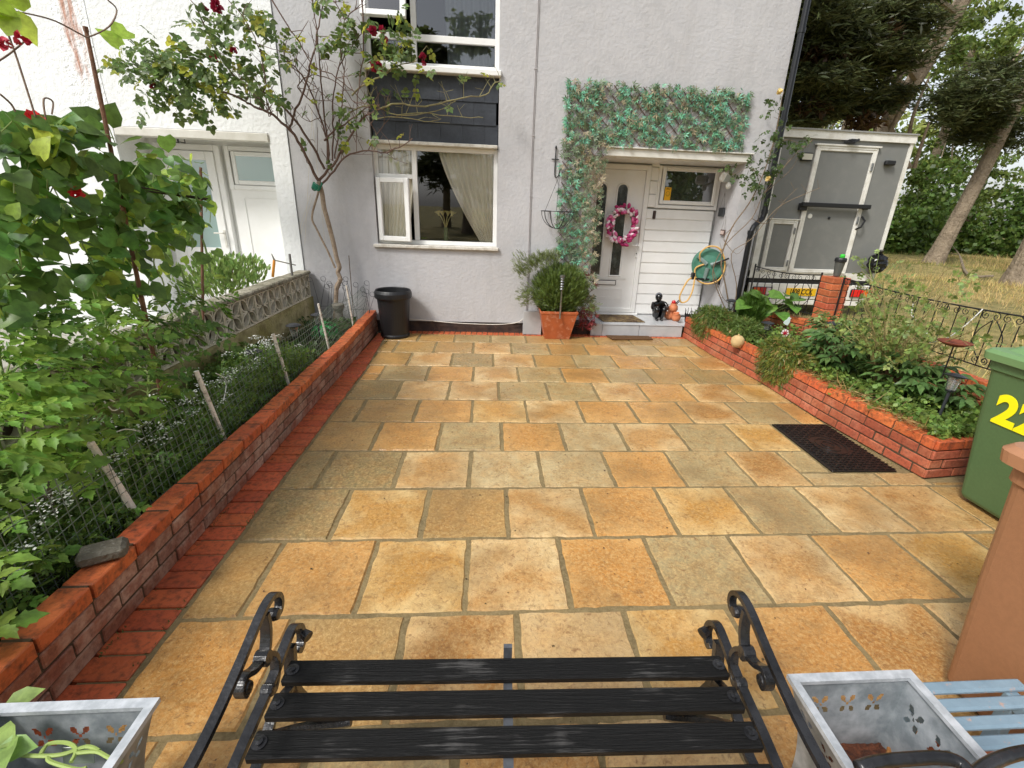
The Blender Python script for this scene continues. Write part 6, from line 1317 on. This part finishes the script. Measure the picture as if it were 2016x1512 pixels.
B = [([(572,900),(523,800),(470,700),(430,645),(345,570),(250,530),(190,490),(60,440)],.019,-.22,-.9,D),([(600,840),(545,730),(450,590),(350,490),(250,425),(190,410),(100,300),(20,150),(-40,20)],.016,-.22,-.7,D),
([(430,640),(450,570),(500,450),(530,330),(560,210),(580,100),(610,-20)],.014,-.3,-.3,D),([(625,810),(615,700),(590,600),(560,520),(520,420),(470,350),(410,290),(405,250)],.013,-.22,-.3,D),([(620,810),(605,600),(585,400),(575,260),(560,120),(540,-20)],.011,-.22,-.3,D),
([(640,800),(645,650),(640,500),(670,350),(700,280),(760,200),(800,150)],.010,-.22,-.3,D),([(650,790),(672,650),(690,480),(700,380),(680,240),(700,100),(640,0)],.009,-.22,-.3,D),([(572,900),(640,820),(720,700),(790,590),(880,540),(940,515)],.017,-.22,-.3,D),
([(880,540),(960,515),(1100,530),(1250,490),(1400,470),(1440,420),(1480,400)],.010,-.3,-.35,G),([(585,920),(650,850),(700,780),(820,745),(900,760),(950,740),(1040,690)],.012,-.22,-.3,D),([(720,560),(830,520),(960,570),(1150,555),(1250,500)],.008,-.25,-.3,G),([(960,570),(1100,560),(1250,580),(1390,582)],.007,-.25,-.3,G),
([(840,590),(950,580),(1100,600),(1180,590)],.006,-.25,-.3,G),([(740,470),(800,420),(900,370),(960,330),(1060,300)],.010,-.25,-.45,G),([(790,0),(795,250),(775,400),(762,550),(760,750)],.009,-.3,-.3,D),([(330,-20),(420,130),(480,210),(540,320),(640,370),(720,430),(800,520)],.008,-.5,-.3,D),
([(600,700),(660,640),(740,590),(800,540),(880,520)],.010,-.25,-.3,D),([(345,570),(300,460),(310,400),(280,250),(220,120),(120,-10)],.008,-.6,-.8,D),([(250,530),(310,545),(330,575),(270,480),(200,440)],.006,-.8,-.8,D),([(700,100),(740,60),(800,0)],.006,-.3,-.3,D),([(560,520),(500,470),(470,430),(520,380),(600,380),(690,430),(760,520),(850,640)],.007,-.3,-.3,D),([(400,290),(440,330),(540,420),(600,470)],.006,-.3,-.3,D),
([(820,745),(880,640),(940,570)],.006,-.25,-.25,D),([(700,780),(600,600),(510,600),(420,500)],.005,-.25,-.3,D)]
tips = []
rr = random.Random(6)
for pts, r, y0, y1, mb in B:
    P = smooth_path(Z2(pts,y0,y1),4); n = len(P); P = [p+Vector((rr.uniform(-.008,.008),0,rr.uniform(-.008,.008))) for p in P]; mb.tube(P, [r*(1-.6*i/n) for i in range(n)], 6)
    for i in range(3, n, 2):
        if rr.random() < .85:
            a = rr.uniform(-.6,.6)+(math.pi/2 if rr.random() < .8 else -.3); L = rr.uniform(.08,.30); d = Vector((math.cos(a),rr.uniform(-.4,.2),math.sin(a)*.8))
            q = [P[i], P[i]+d*L*.5+Vector((rr.uniform(-.03,.03),0,.01)), P[i]+d*L+Vector((rr.uniform(-.05,.05),0,rr.uniform(-.02,.05)))]; mb.tube(q, [.0045,.0035,.002], 4)
            if rr.random() < .6: mb.tube([q[1], q[1]+Vector((rr.uniform(-.09,.09),rr.uniform(-.05,.02),rr.uniform(.0,.10)))], .002, 4)
            tips.append(q[2])
D.build('branches', mat('dark_rose_bark', (92,68,58), .8, n1=(20,(120,100,88),.6), bump=(60,.6,.004)), t); G.build('green_branches', mat('green_rose_bark', (140,136,92), .7, n1=(20,(110,92,70),.7)), t)
RL = leafm('rose_leaf', (104,128,70), isl=.4, hue=.02, trans=.35); RLY = leafm('rose_leaf_yellow', (168,176,70), isl=.3, hue=.02, trans=.5)
CL = [(225,95,28,10,-.9),(245,120,30,26,-.9),(300,125,36,44,-.9),(260,150,30,22,-.9),(340,130,36,40,-.9),(370,95,26,28,-.9),(350,170,36,34,-.9),(300,185,26,14,-.9),(395,140,34,36,-.9),(440,130,40,44,-.8),(420,70,30,30,-.8),(470,160,34,34,-.8),(440,200,34,28,-.8),(400,205,34,20,-.9),(480,60,34,26,-.7),(520,100,34,22,-.7),(510,170,30,18,-.7),(275,215,26,10,-.9),(340,210,34,14,-.9),(460,30,30,26,-.7),(500,20,30,22,-.7),(550,180,16,8,-.6),(380,45,26,18,-.8),(545,75,18,8,-.5),(300,100,30,20,-.9),(330,150,40,30,-.95),(420,170,40,34,-.85),
      (650,80,20,14,-.3),(680,60,26,16,-.3),(690,90,22,12,-.3),(670,30,24,12,-.3),(565,90,20,8,-.4),(640,10,26,14,-.3),(740,50,30,16,-.4),(770,60,24,16,-.4),(790,100,32,34,-.45),(770,120,30,28,-.45),(810,90,22,16,-.45),(830,140,16,10,-.45),(790,30,20,8,-.45),(720,110,22,10,-.35),(715,140,16,8,-.3),(700,245,18,10,-.25),(670,265,18,12,-.25),(690,250,22,10,-.25),(740,190,16,6,-.3),(985,165,10,5,-.35),(585,75,16,6,-.4),(660,195,14,5,-.3),(905,165,8,4,-.35)]
Pp = []; 
for u, v, r, n, Y in CL:
    for _ in range(int(n*.58)): Pp.append(tuple(at(u+rr.gauss(0,r*.5), v+rr.gauss(0,r*.42), Y=Y+rr.uniform(-.15,.15))))
Pp += [tuple(q) for q in tips[::4]]; Pp = np.array(Pp); n = len(Pp); yy = rng.random(n) < .22; d = rdir(n,-.5)
L_ = Leaves(); L_.put(T_rose(), Pp[~yy], d[~yy], np.array((0,-.5,.8))+rng.normal(size=(n,3))[~yy]*.5, rng.uniform(.13,.20,(~yy).sum())); L_.build('foliage', RL, t)
L_ = Leaves(); L_.put(T_rose(), Pp[yy], d[yy], np.array((0,-.5,.8))+rng.normal(size=(n,3))[yy]*.5, rng.uniform(.12,.18,yy.sum())); L_.build('yellow_foliage', RLY, t)
L_ = Leaves()
for u, v, r, Y in ((400,18,12,-.8),(425,12,15,-.8),(460,100,8,-.8),(421,114,9,-.8),(733,60,12,-.4),(752,58,10,-.4),(757,82,11,-.4),(740,132,16,-.45),(833,112,10,-.45),(302,170,8,-.9),(835,125,7,-.45)):
    n = 18; dd_ = rdir(n,.1); L_ = Leaves(); L_.put(T_ovate(.55,.3,-.2), np.array(at(u,v,Y=Y))+dd_*.004, dd_, rdir(n,.3), rng.uniform(.8,1.2,n)*r/922*5.4*.68); L_.build('bloom', RD, t)
m = MB(); q = at(622,368,Y=-.26); 
for k in range(5): m.tube([q+Vector((.045*math.cos(a)+.006*k, .045*math.sin(a), .02*math.sin(a*2)+.012*k-.02)) for a in np.linspace(0,2*math.pi,18)], .006, 5)
tag(m.build('green_twine', mat('green_twine', (30,120,92), .7)), 'loops of green garden twine tied round the fork of the rose tree', 'twine')
m = MB(); 
for a,b in (((620,375),(592,460)),((612,380),(590,450)),((618,160),(600,480)),((606,150),(640,480))): m.tube([at(*a,Y=-.03), at(*b,Y=-.03)], .0022, 4)
tag(m.build('support_wires', mat('pale_string', (196,188,170), .7)), 'thin pale strings and wires running down the wall behind the rose tree', 'string')
# ---------------------------------------------------------------- right raised bed
FEA = leafm('feathery_green', (104,128,58), isl=.35, hue=.02); FEAY = leafm('feathery_yellow', (148,152,66), isl=.3, hue=.02); DRY = leafm('dead_straw', (190,160,104), isl=.25)
def drape(name, label, c, r, n, ls, mats_, group, over=.12, T=T_sprig(8,.03,.22)):
    t = thing(name, label, 'plant', (c[0],c[1],c[2]-r[2]), group)
    for nm, M_, f in mats_:
        k = int(n*f); p = ball(k, c, r, .4); p[:,2] = np.maximum(p[:,2], c[2]-r[2]*.8); d = p-np.array(c)+rng.normal(size=p.shape)*.10; d[:,2] -= .02
        front = p[:,0] < c[0]-r[0]*.35; p[front,2] -= over*rng.random(front.sum()); p[front,0] -= .03
        d[front,2] -= .25; L_ = Leaves(); L_.put(T, p, d, rdir(k,1.2), rng.uniform(.6,1.3,k)*ls); L_.build(nm, M_, t)
    return t
G_ = 'feathery clumps spilling over the right planter wall'
drape('trailing_plant','feathery green plant spilling over the far end of the right planter, by the step',(2.90,-.42,.36),(.22,.42,.13),6500,.052,(('foliage',FEA,.85),('dead_fronds',DRY,.08)),G_,.20)
drape('trailing_plant','feathery plant behind the pale stone ball, next to the far clump',(3.0,-.95,.35),(.20,.28,.12),3000,.052,(('foliage',FEA,.9),('dead_fronds',DRY,.05)),G_,.05)
drape('trailing_plant','yellow-green feathery clump hanging over the middle of the right planter wall',(2.93,-1.95,.36),(.15,.36,.11),6000,.050,(('foliage',FEA,.55),('yellow_foliage',FEAY,.4),('dead_fronds',DRY,.12)),G_,.26)
shrub_sprigs('fern', 'tall feathery green plant beside the white figurine', (3.28,-.55,.50), (.15,.20,.20), 2400, .06, leafm('fern_green',(88,122,48),isl=.3), T_sprig(9,.02,.3), base=(3.28,-.55,.24), stems=8, cat='fern')
GCV = leafm('ground_cover_leaf', (124,152,72), isl=.4, hue=.025)
k = 9000; v_ = rng.random(k); u_ = rng.random(k); yv = -3.60+v_*2.9; xv = np.interp(yv,[-3.6,-1.9,-.7],[2.95,2.88,2.85])+u_*np.interp(yv,[-3.6,-.7],[.95,1.0]); zv = .235+.10*rng.random(k)*(1+.6*np.sin(xv*9)*np.sin(yv*7)); kk = (yv < -2.2)|(rng.random(k) < .45)
p = np.stack([xv,yv,zv],-1)[kk]; front = (p[:,0]-np.interp(p[:,1],[-3.6,-1.9,-.7],[2.95,2.88,2.85])) < .10; p[front,0] -= .08*rng.random(front.sum())*(rng.random(front.sum())<.5)
L_ = Leaves(); L_.put(T_ovate(.42,.1,.1), p, rdir(len(p),.1), rdir(len(p),1.6), rng.uniform(.022,.048,len(p)))
k = 900; xe = rng.uniform(2.95,3.9,k); p = np.stack([xe,-3.60-.06*rng.random(k)+.12*(xe-2.9)*1.05, .29+.05*rng.random(k)],-1); L_.put(T_ovate(.42,.1,.1), p, rdir(k,-.2), rdir(k,1.4), rng.uniform(.022,.045,k))
tag(L_.build('ground_cover', GCV), 'low small-leaved ground cover carpeting the near half of the right bed', None, kind='stuff')
L_ = Leaves(); k = 260; yv = rng.uniform(-3.6,-2.3,k); L_.put(T_blade(.02,.5), np.stack([np.interp(yv,[-3.6,-1.9],[2.90,2.84])+rng.random(k)*.12,yv,.30+.02*rng.random(k)],-1), rdir(k,.0)*np.array((1,1,.3))+np.array((-.5,0,-.1)), rdir(k,1), rng.uniform(.07,.17,k)); tag(L_.build('dead_grass_wisps', DRY), 'dead straw wisps lying over the edge of the right planter wall', None, kind='stuff')
PEO = leafm('peony_leaf', (104,136,76), isl=.3, hue=.015, rough=.35); PEO2 = leafm('peony_leaf_light', (122,146,84), isl=.3, hue=.02)
def peony(label, c, r, n, ls, seed):
    rn = np.random.default_rng(seed); t = thing('peony', label, 'plant', (c[0],c[1],.24), 'peonies in the right bed'); b = Vector((c[0],c[1],.24)); s = MB(); P = []; D = []
    for i in range(n):
        q = Vector(ball(1, c, r, .35)[0]); s.tube(smooth_path([b, b.lerp(q,.55)+Vector((0,0,.07)), q],3), [.005,.005,.0045,.004,.0035,.003,.0025], 5)
        d0 = (q-b); d0.z *= .2; d0 = np.array(d0.normalized())
        for k in range(7):
            a = (k-3)*.42; ca, sa = math.cos(a), math.sin(a); P.append(np.array(q)-d0*.03*abs(k-3)); D.append((d0[0]*ca-d0[1]*sa, d0[0]*sa+d0[1]*ca, rn.uniform(-.35,.1)))
    s.build('stems', mat('reddish_stem', (120,84,56), .6), t); P = np.array(P); D = np.array(D); L_ = Leaves(); L_.put(T_ovate(.17,.07,.15), P, D, np.array((0,0,1))+rn.normal(size=P.shape)*.35, rn.uniform(.75,1.2,len(P))*ls); L_.build('foliage', PEO if seed % 2 else PEO2, t); return t
peony('dark leafy peony in the middle of the right bed in front of the pillar',(3.28,-2.15,.50),(.32,.40,.18),64,.125,1)
peony('peony with pointed dark leaves beneath the rose bush',(3.50,-2.75,.46),(.30,.36,.15),52,.125,3)
peony('lighter peony foliage close to the brick pillar',(3.62,-1.65,.58),(.22,.34,.16),40,.115,2)
peony('dark peony leaves behind the near solar lamp',(3.62,-3.05,.42),(.22,.22,.12),22,.115,5)
t = thing('rose_bush', 'sprawling rose bush with bare pale stems in front of the long railing', 'rose', (3.50,-2.45,.24), 'roses on the right')
m = MB(); L1 = []; rn = random.Random(12); base = Vector((3.46,-2.55,.24))
for i in range(58):
    a = rn.uniform(0,2*math.pi); el = rn.uniform(.35,1.35); L = rn.uniform(.45,1.08); d = Vector((math.cos(a)*math.cos(el)*.8,math.sin(a)*math.cos(el),math.sin(el))); e = base+d*L+Vector((.1,.1,0)); pts = smooth_path([base+Vector((rn.uniform(-.06,.06),rn.uniform(-.06,.06),0)), base.lerp(e,.5)+Vector((0,0,.08)), e],4)
    m.tube(pts, [.0065-.004*j/len(pts) for j in range(len(pts))], 5)
    for j in range(3, len(pts)): 
        if rn.random() < .75:
            q = pts[j]+Vector((rn.uniform(-.10,.10),rn.uniform(-.10,.10),rn.uniform(-.02,.09))); m.tube([pts[j],q], .0022, 4); L1.append(tuple(q))
m.build('stems', mat('pale_rose_stem', (150,144,88), .7, n1=(14,(120,96,64),.7)), t)
P = np.array(L1*2)+rng.normal(size=(len(L1)*2,3))*.05; L_ = Leaves(); L_.put(T_rose(), P, rdir(len(P),-.2), rdir(len(P),1), rng.uniform(.065,.115,len(P))); L_.build('foliage', leafm('rose_bush_leaf', (138,158,84), isl=.35, hue=.03), t)
L_ = Leaves(); p = ball(40, (3.70,-1.9,.95), (.05,.05,.06)); L_.put(T_ovate(.4), p, rdir(40), rdir(40), .03); L_.build('dead_bloom', mat('rusty_bloom', (140,78,48), .8), t)
t = thing('rose_shoot', 'tall pale green rose shoot standing in front of the trailer corner', 'rose', tuple(at(1722,650,Y=-1.5)), 'roses on the right')
m = MB(); sp = smooth_path([at(u,v,Y=-1.5) for u,v in ((1728,690),(1722,640),(1728,580),(1712,530),(1716,505))],4); m.tube(sp, .005, 5)
for u,v in ((1760,545),(1690,520),(1765,520),(1700,560),(1740,600),(1730,500)): m.tube([sp[10], at(u,v,Y=-1.5)], .003, 4)
m.build('stem', STEM, t); P = np.array([tuple(at(u+rn.uniform(-8,8),v+rn.uniform(-8,8),Y=-1.5+rn.uniform(-.08,.08))) for u,v in ((1760,545),(1690,520),(1765,520),(1700,560),(1740,600),(1730,530),(1716,500),(1775,560),(1745,550),(1695,510),(1780,540)) for _ in range(3)]); L_ = Leaves(); L_.put(T_rose(), P, rdir(len(P),-.2), rdir(len(P),1.2), .085); L_.build('foliage', leafm('pale_rose_leaf', (150,172,104), isl=.25), t)
t = thing('broad_leaved_plant', 'plant with large round green leaves beside the white figurine', 'plant', (3.36,-.50,.24)); L_ = Leaves()
P = np.array([tuple(at(u,v,Y=-.6)) for u,v in ((1490,588),(1520,600),(1545,592),(1505,612),(1470,598),(1535,615),(1560,600),(1515,580),(1575,585),(1480,575),(1550,580))]); L_.put(T_heart(), P, np.stack([rng.uniform(-1,1,11),-np.ones(11)*.4,rng.uniform(-.5,.1,11)],-1), np.array((0,-.5,1)), rng.uniform(.13,.22,11)); L_.build('leaves', leafm('broad_leaf', (110,150,66), isl=.25, rough=.35), t)
m = MB()
for q in P: m.tube(smooth_path([(3.36,-.5,.24), tuple((np.array((3.36,-.5,.24))+q)/2+np.array((0,0,.05))), tuple(q)],3), .005, 4)
m.build('stalks', STEM, t)
# climbing rose at the house corner
t = thing('climbing_rose', 'thin climbing rose tied beside the downpipe, with two pale yellow blooms', 'rose', (3.30,-.2,.24), 'roses on the right')
m = MB(); Y0 = -.22
for P, r in ((((1440,625),(1428,560),(1420,510),(1440,450),(1475,400),(1500,350),(1520,290),(1530,250),(1540,190)),.010),(((1438,630),(1412,570),(1404,530),(1430,480),(1480,430),(1505,380),(1560,310),(1600,275)),.007),(((1445,620),(1450,560),(1440,500),(1480,470),(1530,410),(1590,380),(1615,370)),.006),(((1500,350),(1475,330),(1440,345),(1430,330)),.004),(((1505,380),(1540,350),(1560,330),(1575,300)),.004),(((1520,290),(1550,275),(1590,290)),.004),(((1440,450),(1425,470),(1450,500),(1470,480)),.004),(((1480,430),(1510,440),(1540,400),(1570,370)),.004),(((1404,530),(1420,580),(1436,600)),.005)):
    pts = smooth_path([at(u,v,Y=Y0-.03*i/4) for i,(u,v) in enumerate(P)],4); m.tube(pts, [r*(1-.55*j/len(pts)) for j in range(len(pts))], 6)
    for j in range(2,len(pts),3):
        m.tube([pts[j], pts[j]+Vector((rn.uniform(-.09,.09),rn.uniform(-.05,.05),rn.uniform(-.03,.11)))], .002, 4)
m.build('stems', mat('climber_bark', (130,112,88), .8, n1=(20,(100,84,68),.7)), t)
P = [];
for u,v,r,n in ((1530,200,14,10),(1520,225,14,8),(1505,340,22,26),(1480,350,20,20),(1515,300,18,18),(1535,260,16,12),(1470,335,12,8),(1490,370,20,18),(1440,340,10,6),(1500,270,10,5),(1590,270,12,10),(1570,290,12,8),(1525,320,16,12),(1430,325,10,6),(1560,285,14,8),(1510,385,16,8)):
    for _ in range(n): P.append(tuple(at(u+rn.gauss(0,r*.6),v+rn.gauss(0,r*.6),Y=Y0-.05+rn.uniform(-.1,.1))))
P = np.array(P); L_ = Leaves(); L_.put(T_rose(), P, rdir(len(P),-.4), rdir(len(P),.8), rng.uniform(.07,.12,len(P))); L_.build('foliage', leafm('climber_leaf', (82,104,56), isl=.35, hue=.02), t)
L_ = Leaves()
for u,v in ((1535,180),(1512,352)): dd_ = rdir(16,.1); L_ = Leaves(); L_.put(T_ovate(.55,.3,-.2), np.array(at(u,v,Y=Y0-.1)), dd_, rdir(16,.3), .038); L_.build('bloom', mat('pale_yellow_petals', (226,206,140), .7, trans=.2), t)
# ornaments of the right bed
solar('solar_lamp','black solar lamp at the far end of the right bed beside the porch corner', 3.12,-.32,.24,.36)
solar('solar_lamp','dark solar lamp half hidden by leaves beside the pale stone ball', 3.18,-1.12,.22,.27)
solar('solar_lamp','black solar lamp in front of the brick pillar among peony leaves', 3.52,-1.72,.22,.42)
solar('solar_lamp','black solar lamp tilting in the near corner of the right bed by the green bin', 3.36,-3.24,.24,.36, tilt=(R_(-6),R_(9)))
t = thing('bird_dish', 'rusty shallow bird dish on a thin iron stake near the green bin', 'bird dish', (3.50,-3.02,.24))
m = MB(); m.tube([(3.50,-3.02,.2),(3.53,-3.0,.5),(3.53,-3.0,.755)], .006, 6); m.build('stake', IRON, t); m = MB(); m.lathe([(.01,.745),(.06,.752),(.105,.775),(.108,.782),(.10,.784),(.05,.765),(.01,.76)], (3.53,-3.0,0), 26); m.build('dish', mat('rust', (112,52,38), .7, n1=(14,(140,76,50),.7), bump=(60,.5)), t)
p = at(1452,672,Y=-1.35); m = MB(); M0 = Matrix.Translation((p.x,p.y,p.z)); m.lathe([(.01,-.07),(.05,-.06),(.072,-.01),(.066,.035),(.04,.062),(.012,.066)], n=24, M=M0); m.lathe([(.010,.060),(.007,.085)], n=8, M=M0); tag(m.build('stone_gourd', mat('pale_stone', (206,180,130), .8, n1=(8,(176,146,98),.7,.15), bump=(50,.4,.005)), smooth=True), 'pale round stone gourd with a short stalk on top of the planter wall', 'ornament')
m = MB(); p = at(1798,826,Y=-3.32); M0 = Matrix.Translation((p.x,p.y,p.z-.02)) @ Matrix.Rotation(R_(-28),4,'Z') @ Matrix.Rotation(R_(90),4,'Y'); m.lathe([(.008,-.075),(.036,-.073),(.040,-.068),(.043,.0),(.041,.07),(.03,.078),(.008,.08)], n=20, M=M0); tag(m.build('log_piece', mat('cut_log', (206,150,104), .8, n1=(20,(170,110,70),.7), bump=(40,.6,.006))), 'short piece of barkless log lying on the ground cover near the wall corner', 'log')
t = thing('figurine', 'small white bird-like figurine among the feathery plants', 'ornament', tuple(at(1462,640,Y=-.55)))
p = at(1466,622,Y=-.55); q = at(1452,640,Y=-.55); WS = mat('white_stone', (222,218,206), .7, n1=(20,(170,164,150),.6,.12), bump=(60,.5,.004))
m = MB(); m.ell(tuple(q),(.055,.05,.07),16,12); m.ell(tuple(p),(.036,.036,.042),16,12); m.ell((p.x+.03,p.y-.02,p.z),(.016,.01,.01),8,6); m.ell((q.x-.05,q.y-.02,q.z),(.02,.03,.045),10,8); m.build('figure', WS, t, smooth=True)
t = thing('welcome_stake', 'garden stake with white bird, red and white flower and WELCOME sign', 'ornament', tuple(at(1545,700,Y=-1.1)))
F_ = at(1545,656,Y=-1.1); bd = at(1550,634,Y=-1.1); wl2 = at(1536,674,Y=-1.1)
m = MB(); m.tube([at(1532,700,Y=-1.09), F_+Vector((0,.012,0)), bd+Vector((0,.012,0))], .004, 5); m.build('stake', IRON, t)
PW = mat('enamel_white', (236,236,230), .4); PR = mat('enamel_red', (190,36,60), .4)
m = MB()
for k in range(8): a = 2*math.pi*k/8; m.prism([(r*math.cos(b)*.016+.034*math.cos(a), r*math.sin(b)*.016+.034*math.sin(a)) for b in np.linspace(0,2*math.pi,10)[:-1] for r in (1,)], 0, .003, Matrix.Translation(F_) @ XZ)
m.build('petals', PW, t); m = MB(); 
for k in range(8): a = 2*math.pi*(k+.5)/8; m.prism([(.010*math.cos(a+1.57),.010*math.sin(a+1.57)),(.050*math.cos(a),.050*math.sin(a)),(-.010*math.cos(a+1.57),-.010*math.sin(a+1.57))], .0032, .005, Matrix.Translation(F_) @ XZ)
m.lathe([(.001,0),(.012,0),(.012,.008),(.001,.009)], n=12, M=Matrix.Translation(F_) @ XZ); m.build('flower_stripes', PR, t)
m = MB(); m.prism([(-.05,-.01),(-.03,.02),(-.01,.03),(0,.055),(.015,.06),(.025,.05),(.04,.048),(.026,.035),(.03,.0),(.01,-.04),(-.02,-.03)], 0, .004, Matrix.Translation(bd) @ XZ); m.build('bird', mat('enamel_pale', (214,228,222), .4), t)
m = MB(); m.prism([(-.062,-.012),(-.05,-.022),(.05,-.022),(.062,-.012),(.062,.012),(.05,.022),(-.05,.022),(-.062,.012)], 0, .004, Matrix.Translation(wl2) @ XZ); m.build('sign_board', IRON, t)
text_mb('WELCOME', .025, Matrix.Translation(wl2+Vector((0,-.0062,0))) @ Matrix.Rotation(R_(90),4,'X'), .0008, .0008).build('lettering', PW, t)
t = thing('insulated_cup', 'dark translucent tapered cup with a bright green top standing on the brick pillar', 'cup', (3.99,-.95,1.008))
m = MB(); m.lathe([(.034,0),(.036,.004),(.054,.165),(.052,.168)], (3.99,-.95,1.008), 22); m.build('cup', mat('smoky_plastic', (84,86,82), .25), t); m = MB(); m.lathe([(.056,.160),(.062,.163),(.062,.19),(.055,.205),(.02,.21)], (3.99,-.95,1.008), 22); m.build('lid', BLACKP, t)
m = MB(); m.lathe([(.02,.205),(.026,.21),(.028,.232),(.018,.245),(.004,.247)], (4.0,-.95,1.008), 14); m.build('green_top', mat('bright_green_plastic', (60,190,60), .4), t)
m = MB(); m.tube(smooth_path([at(1798,597,X=3.985), at(1795,620,X=3.98), at(1812,640,X=3.97), at(1830,662,X=3.96)],4), .0055, 6); m.tube(smooth_path([at(1830,675,X=3.96), at(1860,668,X=3.9), at(1895,645,X=3.93), at(1925,618,X=3.97), at(1935,608,X=3.985)],5), .0045, 6); tag(m.build('white_cord', TIE), 'white cord tied to the top rail of the long railing', 'cord')
t = thing('wire_rack', 'thin black wire rack leaning against the boundary wall by the pillar', 'rack', (3.62,-.95,.25)); m = MB()
for k in range(7): a = at(1572+k*8,655+k*3,Y=-.92-.02*k); b = at(1552+k*9,702+k*2,Y=-1.0-.02*k); m.tube([a,b], .0032, 4)
m.tube([at(1572,657,Y=-.92), at(1622,676,Y=-1.04)], .003, 4); m.tube([at(1563,680,Y=-.96), at(1612,696,Y=-1.08)], .003, 4); m.build('wire', IRON, t)
# small pots of dark stems beside the step
t = thing('dark_pots', 'row of small dark pots with withered stems at the right end of the step', 'pots', (2.85,.22,.2))
m = MB(); 
for k in range(3): m.lathe([(.03,.17),(.045,.27),(.047,.28),(.038,.27)], (2.78+.11*k,.18,0), 12)
m.build('pot_row', BLACKP, t); m = MB()
for k in range(16): a = (2.74+.020*k+rn.uniform(-.01,.01),.18,.27); m.tube([a,(a[0]+rn.uniform(-.03,.03),.17,.27+rn.uniform(.05,.14))], [.008,.003], 5)
m.build('withered_stems', mat('withered', (58,54,50), .9), t)
# shoots growing in the left planter
t = thing('planter_shoots', 'fleshy pale green shoots and a few leaves growing in the left planter', 'plant', (-1.06,-5.55,.26))
m = MB(); z = .42
for P in (((-30,1480),(60,1488),(120,1486),(170,1470),(195,1478)),((80,1485),(95,1465),(130,1462),(150,1475),(140,1500)),((95,1490),(100,1500),(150,1515),(170,1512)),((150,1483),(190,1480),(215,1492),(240,1500))): m.tube(smooth_path([at(u,v,Z=z) for u,v in P],4), .0045, 6)
m.build('stems', mat('fleshy_stem', (150,170,90), .5), t); L_ = Leaves(); P = np.array([tuple(at(u,v,Z=.44)) for u,v in ((-10,1440),(0,1400),(-15,1480),(15,1455))]); L_.put(T_ovate(.32,.05,.1), P, np.array(((1,-.5,.2),(.9,.5,.3),(1,.1,.0),(.6,-.8,.1))), np.array((-.2,-.4,1)), .085); L_.build('leaves', leafm('fleshy_leaf', (150,180,96), isl=.15), t)
L_ = Leaves(); k = 240; L_.put(T_rose(), np.stack([rng.uniform(-1.15,-.90,k),rng.uniform(-5.63,-5.46,k),rng.uniform(.26,.31,k)],-1), rdir(k,.2), rdir(k,1), rng.uniform(.02,.05,k)); L_.build('weeds', HERB, t)

# litter on the flags: bits of leaf, grit and petals
L_ = Leaves(); k = 260; x = rng.uniform(-1.25,2.7,k); y = -5.6+5.4*rng.random(k); L_.put(T_quad(.4), np.stack([x,y,np.full(k,.006)],-1), rdir(k)*np.array((1,1,.1)), np.array((0,0,1))+rng.normal(size=(k,3))*.25, rng.uniform(.005,.016,k))
tag(L_.build('leaf_litter', mat('litter', (86,66,42), .9, isl=.5, hue=.03)), 'tiny dry leaf crumbs scattered over the paving', None, kind='stuff')
MS = mat('moss', (84,92,44), .95, isl=.3)
L_ = Leaves(); k = 5000; e = rng.integers(0,3,k); y = -5.6*rng.random(k); x = np.where(e == 0, -1.47+abs(rng.normal(size=k))*.010, np.where(e == 1, 2.80+.02*rng.normal(size=k)+np.interp(y,[-3.7,-1.9,0],[.07,-.02,-.11]), -1.31+rng.normal(size=k)*.006)); kk = (np.sin(y*9)+np.sin(y*23+e)+rng.normal(size=k)*.5 > .6)&((e != 1)|(y > -3.6)); L_.put(T_blade(.15,.3), np.stack([x,y,np.full(k,.0)],-1)[kk], rdir(kk.sum(),1), rdir(kk.sum()), rng.uniform(.006,.018,kk.sum()))
tag(L_.build('moss', MS), 'thin moss and weeds growing along the foot of the brick walls', None, kind='stuff')

t = thing('iron_chair', 'black wrought iron chair of which only the curved top shows at the lower right corner', 'chair', tuple(at(1850,1500,Z=.60)))
for P in (((1690,1512),(1730,1500),(1790,1494),(1850,1492),(1890,1502),(1915,1530)),((1915,1530),(1940,1508),(1985,1488),(2040,1478),(2100,1480))):
    m = MB(); m.tube(smooth_path([at(u,v,Z=.60) for u,v in P],5), .013, 10); m.build('curved_bar', CAST, t, smooth=True)
p = at(1915,1530,Z=.60); m = MB(); m.tube([p, (p.x+.02,p.y-.03,.3), (p.x+.03,p.y-.04,0)], .012, 8); m.build('leg', CAST, t)
